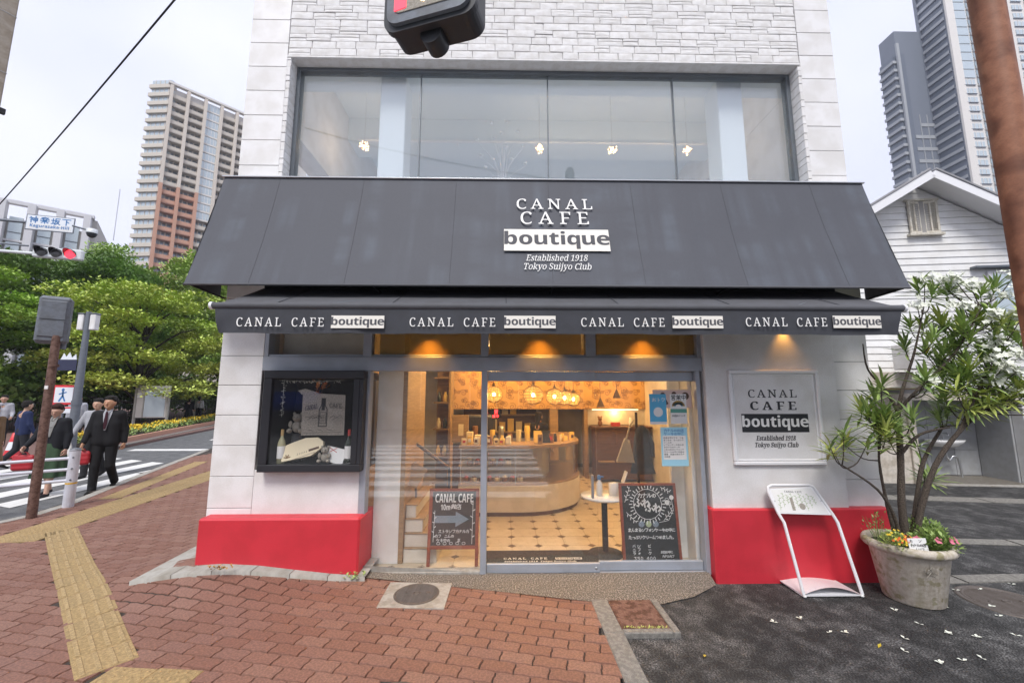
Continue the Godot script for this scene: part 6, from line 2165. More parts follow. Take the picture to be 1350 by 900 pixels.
	for t in tips:
		var bright: bool = wn in [18, 19, 20, 22, 31, 32, 33, 34, 40]
		var axis := Vector3(rng.randf_range(-0.4, 0.4), 1.0, rng.randf_range(-0.3, 0.5)).normalized()
		if wn in [18, 19, 20, 22]: axis = Vector3(rng.randf_range(-0.3, 0.3), 0.1, 0.9).normalized()
		var fb := frame_of(axis)
		var nl := 25 if wn < 33 or wn > 40 else 16
		for k in nl:
			var ring := k / 5
			var a := TAU * k / 5.0 + ring * 0.6 + rng.randf_range(-0.25, 0.25)
			var tilt := lerpf(1.45, 0.35, float(ring) / 4.0) + rng.randf_range(-0.2, 0.2)
			var dirn := (fb.z * cos(tilt) + (fb.x * cos(a) + fb.y * sin(a)) * sin(tilt)).normalized()
			var b := frame_of(dirn)
			var sc := rng.randf_range(0.8, 1.15)
			var xf := Transform3D(b.scaled_local(Vector3.ONE * sc), t - fb.z * (0.02 * (3 - ring)))
			var mi := rng.randi_range(0, 2)
			var col := rng.randi_range(0, 2)
			if wn > 44 and wn % 2 == 0: bright = true
			if bright and rng.randf() < 0.7: col = 3
			elif rng.randf() < 0.4: col = 1
			if rng.randf() < 0.012: col = 9
			if single < 300 and wn % 3 != 1:
				single += 1
				inst(meshes[mi], "leaf", M.leaf_yellow if col == 9 else M["leaf%d" % col], tree, xf)
			else:
				rest[mini(col, 3)].append_from(meshes[mi], 0, xf)
		wn += 1
	for k in 4:
		var o := MeshInstance3D.new()
		o.name = "leaves"
		o.mesh = rest[k].commit()
		o.material_override = M["leaf%d" % k]
		tree.add_child(o, true)
		o.set_meta("kind", "stuff")
	# flower heads
	for t in blooms:
		st = mb()
		for k in rng.randi_range(18, 26):
			var p: Vector3 = t + Vector3(rng.randfn() * 0.042, rng.randfn() * 0.03 + 0.02, rng.randfn() * 0.042)
			var ax := frame_of(Vector3(rng.randf_range(-0.7, 0.7), rng.randf_range(0.0, 1), rng.randf_range(0.1, 1.2)))
			tube(st, [t - Vector3(0, 0.03, 0), p], [0.0015], 3)
			for j in 5:
				petal(st, Transform3D(ax * Basis(Vector3(0, 0, 1), TAU * j / 5.0) * Basis(Vector3.RIGHT, -PI * 0.42), p), 0.031, 0.026, 0.005)
		build(st, "flower_head", M.petal_white, tree)
	# bedding plants
	bedding("bedding_plant", "bushy plant with small orange and yellow flowers at the left of the pot", Vector3(3.46, 0.39, 0.54), Vector3(0.14, 0.15, 0.11), 520, [M.leaf1, M.leaf3], 0.028, [M.petal_orange, M.petal_yellow], 34, 0.012)
	bedding("bedding_plant", "leafy green plant with pink flowers at the front of the pot", Vector3(3.75, 0.39, 0.57), Vector3(0.21, 0.15, 0.13), 480, [M.leaf0, M.leaf1], 0.055, [M.petal_pink], 5, 0.032)
	bedding("bedding_plant", "feathery pale green plant at the right rear of the pot", Vector3(3.85, 0.40, 0.40), Vector3(0.20, 0.20, 0.17), 800, [M.leaf1, M.leaf0], 0.035, [], 0, 0.0)
	bedding("bedding_plant", "wispy dark leaved sprigs behind the orange flowers", Vector3(3.47, 0.42, 0.36), Vector3(0.14, 0.26, 0.10), 90, [M.leaf2, M.leaf0], 0.026, [], 0, 0.0)
	var pc := thing("plant_label", "small white plant label with printed lines standing in the pot", "label", Vector3(3.55, 0.375, 0.655))
	bar("card", M.paper, pc, Vector3(-0.075, 0.02, -0.002), Vector3(0.075, 0.135, 0.002), 0.001)
	bar("pin", M.steel, pc, Vector3(-0.004, -0.06, -0.006), Vector3(0.004, 0.10, -0.003), 0.001)
	pc.rotation = Vector3(-0.15, -0.1, 0.04)
	st = mb()
	for r in 3: strokes(st, ["オレアンダ".replace("オ", "カ"), "カナルの店", "ムリフ"][r], -0.062 + 0.03 * float(r == 2), 0.125 - r * 0.034, 0.024, 0.004, Transform3D(Basis(), Vector3(0, 0, 0.0032)), 1.02)
	build(st, "print", M.ink, pc)

func smooth_line(p: Array, n: int) -> Array:
	var out := []
	for i in p.size() - 1:
		var a: Vector3 = p[max(i - 1, 0)]
		var b: Vector3 = p[i]
		var c: Vector3 = p[i + 1]
		var d: Vector3 = p[min(i + 2, p.size() - 1)]
		for k in n: out.append(b.cubic_interpolate(c, a, d, float(k) / n))
	out.append(p[-1])
	return out

func bedding(called: String, label: String, at: Vector3, half: Vector3, n: int, leafm: Array, lsize: float, petals: Array, nf: int, fsize: float) -> void:
	var o := thing(called, label, "plant", at, 0.0, "bedding plants in the pot")
	var sts := [mb(), mb()]
	for k in n:
		var d := Vector3(rng.randfn(), absf(rng.randfn()), rng.randfn()).normalized() * pow(rng.randf(), 0.4)
		var p := Vector3(d.x * half.x, d.y * half.y, d.z * half.z)
		var b := frame_of(d + Vector3(rng.randfn() * 0.5, rng.randf() * 0.4, rng.randfn() * 0.5))
		petal(sts[k % 2], Transform3D(b, p), lsize * rng.randf_range(0.7, 1.2), lsize * 0.55, lsize * 0.12)
	for k in 2: build(sts[k], "leaves", leafm[k], o).set_meta("kind", "stuff")
	var st := mb()
	for k in 9:
		var d := Vector3(rng.randf_range(-1, 1) * half.x, half.y * 0.9, rng.randf_range(-1, 1) * half.z)
		tube(st, [Vector3(d.x * 0.2, -0.03, d.z * 0.2), d * 0.8], [0.003, 0.0015], 4)
	build(st, "stems", leafm[0], o)
	for k in nf:
		var a := rng.randf() * TAU
		var d := Vector3(cos(a) * rng.randf(), rng.randf_range(0.45, 1.0), absf(sin(a))).normalized()
		var p := Vector3(d.x * half.x, d.y * half.y, d.z * half.z) * 1.05
		st = mb()
		var ax := frame_of(d + Vector3(0, 0, 0.5))
		for j in 5: petal(st, Transform3D(ax * Basis(Vector3(0, 0, 1), TAU * j / 5.0) * Basis(Vector3.RIGHT, -PI * 0.36), p), fsize, fsize * 0.8, fsize * 0.15)
		build(st, "flower", petals[k % petals.size()], o)

# ---------------------------------------------------------------- the house on the right
func gable_house() -> void:
	var h := thing("gabled_house", "white clapboard house with a gable and shuttered window on the right", "house", Vector3(9.22, -0.075, -4.2), deg_to_rad(-7.0))
	var apex := Vector2(-0.03, 6.46)
	var pitch := 0.60
	var half := 4.6
	# timber core and boards
	var st := mb()
	prism(st, PackedVector2Array([Vector2(-half, 1.85), Vector2(half, 1.85), Vector2(half, apex.y - half * pitch), apex, Vector2(-half, apex.y - half * pitch)]), -0.3, -0.03)
	build(st, "wall_core", M.siding_gap, h)
	var y := 1.95
	while y < apex.y - 0.06:
		var y1: float = minf(y + 0.148, apex.y - 0.02)
		var w0: float = minf(half, (apex.y - y) / pitch)
		var w1: float = minf(half, (apex.y - y1) / pitch)
		st = mb()
		st.set_smooth_group(-1)
		# a board whose lower edge stands proud
		var a := Vector3(apex.x - w0, y, 0.0); var b := Vector3(apex.x + w0, y, 0.0)
		var c := Vector3(apex.x + w1, y1, -0.018); var d := Vector3(apex.x - w1, y1, -0.018)
		quad(st, a, b, c, d)
		quad(st, Vector3(a.x, y, -0.03), Vector3(b.x, y, -0.03), b, a)
		quad(st, d, c, Vector3(c.x, y1, -0.03), Vector3(d.x, y1, -0.03))
		build(st, "board", M.siding, h)
		y += 0.150
	# roof with rake boards
	for s in [-1.0, 1.0]:
		var n := Vector3(s * pitch, 1, 0).normalized()
		var dn := Vector3(s, -pitch, 0).normalized()
		var run := half * 1.22
		var b := Basis(dn * s, n, Vector3(0, 0, 1)) if s > 0 else Basis(-dn, n, Vector3(0, 0, 1))
		var o := Vector3(apex.x, apex.y + 0.02, 0)
		st = mb()
		if s > 0: rbox(st, Vector3(-0.02, 0.10, -6.0), Vector3(run, 0.15, 0.52), 0.01, Transform3D(b, o))
		else: rbox(st, Vector3(-run, 0.10, -6.0), Vector3(0.02, 0.15, 0.52), 0.01, Transform3D(b, o))
		build(st, "roof", M.roof_grey, h)
		st = mb()
		if s > 0: rbox(st, Vector3(0.0, 0.02, -6.0), Vector3(run, 0.099, 0.48), 0.004, Transform3D(b, o))
		else: rbox(st, Vector3(-run, 0.02, -6.0), Vector3(0.0, 0.099, 0.48), 0.004, Transform3D(b, o))
		build(st, "soffit_board", M.white_enamel, h)
		st = mb()
		if s > 0: rbox(st, Vector3(0.0, -0.07, 0.46), Vector3(run, 0.125, 0.50), 0.004, Transform3D(b, o))
		else: rbox(st, Vector3(-run, -0.07, 0.46), Vector3(0.0, 0.125, 0.50), 0.004, Transform3D(b, o))
		build(st, "rake_board", M.white_enamel, h)
	# attic window with two louvred shutters
	var w := Node3D.new()
	w.name = "attic_window"
	h.add_child(w)
	w.position = Vector3(0.05, 5.34, 0.0)
	w.scale = Vector3(0.92, 0.94, 1.0)
	bar("opening", M.siding_gap, w, Vector3(-0.32, 0.0, -0.02), Vector3(0.32, 0.80, 0.02))
	bar("sill", M.cream_wood, w, Vector3(-0.38, -0.06, 0.0), Vector3(0.38, 0.0, 0.10))
	bar("head", M.cream_wood, w, Vector3(-0.37, 0.80, 0.0), Vector3(0.37, 0.85, 0.06))
	for s in [-1.0, 1.0]:
		var sb := Transform3D(Basis(Vector3.UP, s * -0.16), Vector3(s * 0.33, 0.0, 0.03))
		st = mb()
		var x0 := -0.31 if s > 0 else 0.0
		for e in [[x0, x0 + 0.05, 0.0, 0.80], [x0 + 0.26, x0 + 0.31, 0.0, 0.80], [x0 + 0.05, x0 + 0.26, 0.0, 0.06], [x0 + 0.05, x0 + 0.26, 0.74, 0.80], [x0 + 0.135, x0 + 0.17, 0.06, 0.74]]:
			rbox(st, Vector3(e[0], e[2], 0.0), Vector3(e[1], e[3], 0.035), 0.003, sb)
		for k in 15: rbox(st, Vector3(x0 + 0.05, -0.018, -0.003), Vector3(x0 + 0.26, 0.018, 0.003), 0.001, sb * Transform3D(Basis(Vector3.RIGHT, 0.7), Vector3(0, 0.09 + k * 0.045, 0.016)))
		build(st, "shutter", M.cream_wood, w)
	# upper right window
	var w2 := Node3D.new()
	w2.name = "side_window"
	h.add_child(w2)
	bar("frame", M.office_white, w2, Vector3(1.15, 3.45, 0.0), Vector3(1.95, 4.45, 0.04))
	bar("pane", M.tower_glass_pale, w2, Vector3(1.22, 3.52, 0.03), Vector3(1.88, 4.38, 0.046))
	bar("rain_hood", M.aluminium_dark, w2, Vector3(0.85, 4.50, 0.0), Vector3(2.1, 4.55, 0.14))
	# ground floor
	bar("lower_wall", M.stucco, h, Vector3(-half, 0.0, -0.25), Vector3(-0.62, 1.85, -0.02))
	bar("lower_wall", M.siding, h, Vector3(1.45, 0.0, -0.25), Vector3(half, 1.85, -0.02))
	bar("lintel", M.stucco, h, Vector3(-0.62, 1.70, -0.25), Vector3(1.45, 1.85, -0.02))
	bar("door_trim", M.stucco, h, Vector3(-0.76, 0.0, -0.02), Vector3(-0.62, 1.78, 0.03))
	bar("porch_beam", M.stucco, h, Vector3(-2.6, 1.95, 0.0), Vector3(-0.70, 2.28, 0.45))
	bar("porch_soffit", M.wood_light, h, Vector3(-2.58, 1.93, 0.0), Vector3(-0.72, 1.948, 0.44))
	var ac := thing("vent_box", "grey white ventilation box on the clapboard wall behind the oleander", "vent box", Vector3(8.30, 2.24, -3.55), deg_to_rad(-7.0))
	bar("casing", M.white_panel, ac, Vector3(-0.42, 0, -0.3), Vector3(0.42, 0.50, 0.12), 0.012)
	for k in 4: bar("slot", M.gap_dark, ac, Vector3(0.10 + k * 0.07, 0.05, 0.119), Vector3(0.14 + k * 0.07, 0.09, 0.123), 0.001)
	for x in [[-0.62, -0.58], [1.41, 1.45]]:
		bar("alcove_side", M.grey_tile, h, Vector3(x[0], 0.0, -1.0), Vector3(x[1], 1.70, -0.25))
	# alcove tiles
	for i in 4:
		for j in 3:
			st = mb()
			rbox(st, Vector3(-0.575 + i * 0.497, 0.03 + j * 0.56, -1.03), Vector3(-0.575 + i * 0.497 + 0.49, 0.03 + j * 0.56 + 0.553, -1.0), 0.003)
			build(st, "wall_tile", M.grey_tile, h)
	bar("alcove_back", M.gap_dark, h, Vector3(-0.62, 0.0, -1.1), Vector3(1.45, 1.85, -1.03))
	bar("alcove_top", M.siding_gap, h, Vector3(-0.62, 1.70, -1.03), Vector3(1.45, 1.74, -0.25))
	for i in 9:
		for j in 3:
			st = mb()
			rbox(st, Vector3(-0.575 + i * 0.222, -0.02, -0.99 + j * 0.34), Vector3(-0.575 + i * 0.222 + 0.217, 0.024, -0.99 + j * 0.34 + 0.334), 0.003)
			build(st, "floor_tile", M.wet_tile, h)
	bar("step_edge", M.concrete, h, Vector3(-0.62, -0.05, 0.03), Vector3(1.45, 0.03, 0.12))
	# basin with its pipes
	var loc := Transform3D(Basis(Vector3.UP, deg_to_rad(-7.0)), h.position)
	var sk := thing("wash_basin", "small white wash basin with chrome pipes in the tiled alcove", "basin", loc * Vector3(0.55, 0.68, -0.98), deg_to_rad(-7.0))
	st = mb()
	lathe(st, [Vector2(0.0, 0.0), Vector2(0.16, 0.0), Vector2(0.25, 0.09), Vector2(0.27, 0.15), Vector2(0.25, 0.15), Vector2(0.20, 0.08), Vector2(0.0, 0.05)], 24, Transform3D(Basis.from_scale(Vector3(1.45, 1, 0.85)), Vector3(0, 0, 0.20)))
	build(st, "basin", M.ceramic, sk)
	st = mb()
	tube(st, smooth_line([Vector3(0.10, 0.12, 0.06), Vector3(0.10, 0.26, 0.06), Vector3(0.10, 0.28, 0.16), Vector3(0.10, 0.23, 0.19)], 4), [0.016], 8)
	build(st, "tap", M.steel, sk)
	st = mb()
	tube(st, smooth_line([Vector3(0, 0.0, 0.2), Vector3(0, -0.20, 0.2), Vector3(0.05, -0.30, 0.2), Vector3(0.12, -0.22, 0.2), Vector3(0.20, -0.22, 0.2), Vector3(0.24, -0.32, 0.2), Vector3(0.26, -0.66, 0.2)], 4), [0.022], 8)
	build(st, "trap", M.steel, sk)
	st = mb()
	tube(st, smooth_line([Vector3(-0.36, 0.06, 0.2), Vector3(-0.46, 0.05, 0.2), Vector3(-0.50, -0.05, 0.2), Vector3(-0.42, -0.10, 0.2), Vector3(-0.40, -0.3, 0.2), Vector3(-0.36, -0.66, 0.2)], 4), [0.020], 8)
	build(st, "pipe", M.steel, sk)
	# wall socket cover near the pier
	# body of the house behind
	bar("house_body", M.siding, h, Vector3(-half, 0.0, -6.0), Vector3(half, 3.8, -1.1))

# ---------------------------------------------------------------- towers
func towers() -> void:
	var st := mb()
	# brown residential tower on the left
	var t := thing("apartment_tower", "tall apartment tower with white upper storeys and brick lower bays", "tower", Vector3(-110.7, 0, -121.7))
	var u := Vector3(0.70, 0, -0.714)
	var nrm := Vector3(0.714, 0, 0.70)
	var B := Basis(u, Vector3.UP, nrm)
	var L := func(a: float, y: float, o: float) -> Vector3: return u * a + Vector3.UP * y + nrm * o
	ubox("core", M.tower_tan, t, L.call(22.0, 51.0, -9.2), Vector3(44, 102, 14.4), B)
	var bays := [[0.0, 4.44], [4.44, 9.25], [9.25, 13.88], [13.88, 18.5], [18.5, 23.1], [23.1, 27.7]]
	var fh := 3.05
	for k in bays.size() + 1:
		var x: float = bays[k][0] if k < bays.size() else 27.7
		var ylo := 69.5 if k <= 2 else (60.0 if k == 5 else 36.0)
		ubox("pilaster", M.tower_tan, t, L.call(x, (ylo + 104.0) * 0.5, -0.5), Vector3(0.9, 104.0 - ylo, 2.8), B)
		if k <= 2: ubox("pilaster", M.tower_brick, t, L.call(x, 52.0, -0.5), Vector3(0.95, 35.0, 2.85), B)
	for f in 22:
		var y := 36.0 + f * fh
		for k in 6:
			var x: float = (bays[k][0] + bays[k][1]) * 0.5
			var w: float = bays[k][1] - bays[k][0] - 0.9
			if k == 2 and y > 60.0:
				ubox("glass_band", M.tower_glass_pale, t, L.call(x, y + 1.75, -0.3), Vector3(w, 2.3, 0.5), B)
				ubox("band", M.tower_white, t, L.call(x, y + 0.3, -0.28), Vector3(w, 0.55, 0.6), B)
				for m in 3: ubox("mullion", M.tower_white, t, L.call(x - w * 0.25 + m * w * 0.25, y + 1.75, -0.02), Vector3(0.12, 2.3, 0.1), B)
				continue
			var brick: bool = k < 2 and y < 69.0
			ubox("parapet", M.tower_brick if brick else M.tower_stone, t, L.call(x, y + 0.62, 0.15), Vector3(w, 1.15, 0.25), B)
			ubox("floor_slab", M.tower_brick if brick else M.tower_stone, t, L.call(x, y - 0.05, -0.9), Vector3(w, 0.22, 2.2), B)
			ubox("window", M.tower_glass, t, L.call(x, y + 1.6, -1.95), Vector3(w * 0.92, 2.4, 0.1), B)
			for m in 2: ubox("mullion", M.tower_stone, t, L.call(x + w * (0.12 if m else -0.2), y + 1.6, -1.7), Vector3(0.35, 2.8, 0.5), B)
	ubox("roof_beam", M.tower_white, t, L.call(13.5, 104.6, 0.2), Vector3(29, 0.7, 1.4), B)
	ubox("roof_wall", M.tower_white, t, L.call(14.0, 102.2, -1.2), Vector3(28, 3.0, 0.6), B)
	# rounded corner face with a band of glass on every floor
	var v := Vector3(-9.9, 0, -0.7).normalized()
	var vn := Vector3(-0.07, 0, 0.9975)
	var B2 := Basis(-v, Vector3.UP, vn)
	for f in 23:
		var y := 36.0 + f * fh
		ubox("corner_band", M.tower_stone, t, v * 3.7 + Vector3(0, y + 0.6, -0.8) + vn * (0.2 + 0.1 * (f % 2)), Vector3(7.4, 1.25, 2.4), B2)
		ubox("corner_glass", M.tower_glass_pale, t, v * 3.5 + Vector3(0, y + 2.1, -1.0), Vector3(6.8, 1.75, 2.0), B2)
		for m in 4: ubox("mullion", M.tower_stone, t, v * (1.0 + m * 1.6) + Vector3(0, y + 2.1, 0.05), Vector3(0.18, 1.75, 0.12), B2)
	ubox("corner_core", M.tower_tan, t, v * 3.4 + Vector3(0, 52, -3.5), Vector3(6.5, 104, 4.5), B2)
	# dark tower on the right
	var r := thing("glass_tower", "very tall dark tower with white window bays and angled balconies on the right", "tower", Vector3(0, 0, 0))
	r.position = Vector3(146.8, 0, -113.7)
	ubox("core", M.tower_white, r, Vector3(16.0, 80, -4.1), Vector3(31.9, 160, 8.1))
	ubox("rear_core", M.tower_grey, r, Vector3(-4.95, 64.5, -10.9), Vector3(9.9, 129, 5.8))
	ubox("edge_column", M.tower_grey, r, Vector3(-0.2, 80, -8.3), Vector3(1.0, 160, 0.9))
	ubox("corner_column", M.tower_white, r, Vector3(1.4, 80, 0.05), Vector3(2.6, 160, 0.4))
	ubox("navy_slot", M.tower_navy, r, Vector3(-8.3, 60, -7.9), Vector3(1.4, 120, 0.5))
	ubox("edge_fin", M.tower_grey_pale, r, Vector3(-9.6, 62, -7.85), Vector3(0.9, 124, 0.6))
	ubox("side_navy_sheet", M.tower_navy, r, Vector3(-0.06, 80, -4.1), Vector3(0.12, 160, 7.6))  # solid navy sheet behind the balconies, no opening in the wall
	for f in 38:
		var y := 36.0 + f * 3.1
		# left-facing balconies of the main block
		ubox("balcony", M.tower_grey_pale, r, Vector3(-0.55, y + 0.55, -4.1), Vector3(0.12, 1.0, 7.4))
		ubox("balcony_slab", M.tower_grey, r, Vector3(-0.30, y, -4.1), Vector3(0.6, 0.22, 7.4))
		# front windows
		for c in [[4.2, 3.6], [14.0, 3.0], [19.0, 3.0], [24.5, 3.2]]:
			if y > 104.0 and c[0] < 5.0:
				ubox("curtain_glass", M.tower_glass_pale, r, Vector3(c[0], y + 1.5, 0.05), Vector3(4.6, 2.7, 0.3))
			else:
				ubox("window", M.tower_glass_pale, r, Vector3(c[0], y + 1.6, 0.06), Vector3(c[1], 1.8, 0.2))
				ubox("window_sill", M.tower_grey, r, Vector3(c[0], y + 0.62, 0.12), Vector3(c[1] + 0.3, 0.14, 0.35))
				for m in 2: ubox("mullion", M.tower_white, r, Vector3(c[0] + (m - 0.5) * c[1] * 0.4, y + 1.6, 0.18), Vector3(0.14, 1.8, 0.12))
		# recessed balconies beside them
		for x in [8.6, 29.0]:
			ubox("recess_glass", M.tower_glass, r, Vector3(x, y + 2.05, 0.03), Vector3(3.2, 1.6, 0.2))
			ubox("railing", M.tower_grey_pale, r, Vector3(x, y + 0.62, 0.30), Vector3(3.3, 0.95, 0.2))
		# far left balconies
		if y < 118.0:
			ubox("rear_balcony", M.tower_grey_pale, r, Vector3(-10.7, y + 0.6, -11.0), Vector3(1.3, 1.0, 5.5))
			ubox("rear_navy_block", M.tower_navy, r, Vector3(-10.3, y + 2.1, -11.2), Vector3(0.7, 2.0, 5.2))  # solid navy block between the rear balconies
	for f in 14:
		var y := 36.0 + f * 4.4
		for c in 3:
			if y < 97.0 - (2 - c) * 2.5: ubox("wall_panel", M.tower_grey_pale, r, Vector3(-6.2 + c * 2.5, y, -7.93), Vector3(2.2, 1.2, 0.3))
	for c in 2: ubox("panel_rib", M.tower_grey_pale, r, Vector3(-5.0 + c * 2.5, 66, -7.93), Vector3(0.25, 62, 0.34))
	# white office block on the left
	var o := thing("office_block", "white office block with tall vertical fins behind the trees", "building", Vector3(-62.1, 0, -55.7))
	var ou := Vector3(-0.79, 0, 0.613)
	var on := Vector3(0.613, 0, 0.79)
	var OB := Basis(-ou, Vector3.UP, on)
	ubox("core", M.office_beige, o, ou * 17 - on * 6.5 + Vector3(0, 13, 0), Vector3(34, 26, 12.6), OB)
	ubox("roof_edge", M.office_white, o, ou * 17 - on * 6.0 + Vector3(0, 28.3, 0) + on * 6.2, Vector3(34.4, 0.5, 0.9), OB)
	for k in 13:
		var a := 0.4 + k * 2.72
		ubox("fin", M.office_white, o, ou * a + on * 0.55 + Vector3(0, 14.2, 0), Vector3(0.75, 28.2, 1.3), OB)
		for f in 7:
			var y := 1.5 + f * 3.6
			ubox("window", M.tower_glass_pale, o, ou * (a + 1.45) + on * 0.02 + Vector3(0, y + 1.6, 0), Vector3(1.25, 3.2, 0.3), OB)
			ubox("sill", M.office_white, o, ou * (a + 1.36) + on * 0.06 + Vector3(0, y - 0.15, 0), Vector3(1.95, 0.3, 0.3), OB)
			ubox("bar", M.aluminium_dark, o, ou * (a + 1.45) + on * 0.2 + Vector3(0, y + 1.0, 0), Vector3(1.25, 0.10, 0.1), OB)
	ubox("end_wall", M.office_beige, o, -on * 6.6 + Vector3(0.0, 14.0, 0) - ou * 0.2, Vector3(0.6, 28, 13.0), OB)
	for k in 8:
		ubox("end_window", M.tower_glass, o, -on * (2.6 + (k % 2) * 3.5) + Vector3(0, 25.0 - (k / 2) * 3.4, 0) - ou * 0.52, Vector3(0.1, 0.9, 0.7), OB)
	ubox("lower_wing", M.office_beige, o, -on * 17 - ou * 1.0 + Vector3(0, 12.0, 0), Vector3(10, 24, 9), OB)
	for k in 6: ubox("wing_window", M.tower_glass, o, -on * (14.5 + (k % 3) * 2.5) - ou * 6.05 + Vector3(0, 21.5 - (k / 3) * 3.2, 0), Vector3(0.1, 1.3, 1.2), OB)
	st = mb(); rod(st, Vector3(0.5, 26.0, -3.0), Vector3(0.5, 34.5, -3.0), 0.06, 5); build(st, "antenna", M.steel, o)
	# beige building at the left edge
	var b := thing("beige_building", "beige building corner at the upper left edge of the view", "building", Vector3(-26.2, 0, -15.7), deg_to_rad(62.0))
	bar("wall", M.beige_wall, b, Vector3(-9.0, 0.0, -16.0), Vector3(0.0, 32.0, 0.0), 0.05)
	for k in 9:
		bar("joint", M.gap_dark, b, Vector3(-8.99, 2.0 + k * 3.3, -15.99), Vector3(0.012, 2.03 + k * 3.3, 0.012), 0.001)
		for i in 2: bar("window", M.tower_glass, b, Vector3(-7.5 + i * 3.6, 3.0 + k * 3.3, -0.1), Vector3(-5.6 + i * 3.6, 4.6 + k * 3.3, 0.03), 0.01)
	bar("lamp_bracket", M.black_matt, b, Vector3(-0.05, 16.2, 0.0), Vector3(0.16, 16.5, 0.2), 0.02)

# ---------------------------------------------------------------- across the street, mirrored in the shop glass
func across_the_street() -> void:
	var o := thing("opposite_building", "dark building across the street, mirrored in the shop glass", "building", Vector3(-4.0, -0.075, 18.5))
	bar("wall", M.opposite_wall, o, Vector3(-16.0, 0.0, 0.0), Vector3(18.0, 5.6, 8.0), 0.05)
	for i in 12:
		for f in 1:
			if f == 0 and i > 1 and i < 4: continue
			bar("window", M.tower_glass, o, Vector3(-15.0 + i * 2.7, 1.0 + f * 4.2, -0.06), Vector3(-13.2 + i * 2.7, 3.2 + f * 4.0, 0.02), 0.02)
			bar("window_frame", M.office_white, o, Vector3(-14.12 + i * 2.7, 1.0 + f * 4.2, -0.09), Vector3(-14.06 + i * 2.7, 3.2 + f * 4.0, -0.061), 0.01)
	var a := thing("blue_awning", "blue shop awning across the street, mirrored in the display case", "awning", Vector3(-11.4, 1.0, 18.5))
	var st := mb()
	prism(st, PackedVector2Array([Vector2(0, 0), Vector2(1.1, 0), Vector2(1.1, 0.35), Vector2(0, 0.95)]), -1.5, 1.5, Transform3D(Basis(Vector3(0, 0, -1), Vector3.UP, Vector3(1, 0, 0)), Vector3(0, 0, -0.02)))
	build(st, "cloth", M.blue_cloth, a)
	# pole whose top is mirrored in the upper window
	var p := thing("utility_pole", "slim dark pole across the crossing, its top mirrored in the upper window", "pole", Vector3(1.85, -0.075, 6.2))
	st = mb(); tube(st, [Vector3(0, 0, 0), Vector3(0, 7.8, 0)], [0.07, 0.05], 10); build(st, "shaft", M.pole_grey, p)
	st = mb(); lathe(st, [Vector2(0.0, 7.6), Vector2(0.13, 7.6), Vector2(0.14, 8.05), Vector2(0.09, 8.2), Vector2(0, 8.22)], 14); build(st, "head", M.black_matt, p)
	var c := thing("overhead_cable", "black cable mirrored in the upper window", "cable", Vector3.ZERO)
	st = mb(); tube(st, sag_line(Vector3(1.85, 7.75, 6.2), Vector3(-9.0, 10.6, 6.6), 0.35, 14), [0.018], 5); build(st, "cable", M.black_matt, c)

func sag_line(a: Vector3, b: Vector3, sag: float, n: int) -> Array:
	var out := []
	for k in n + 1:
		var t := float(k) / n
		out.append(a.lerp(b, t) - Vector3(0, sag * 4.0 * t * (1 - t), 0))
	return out

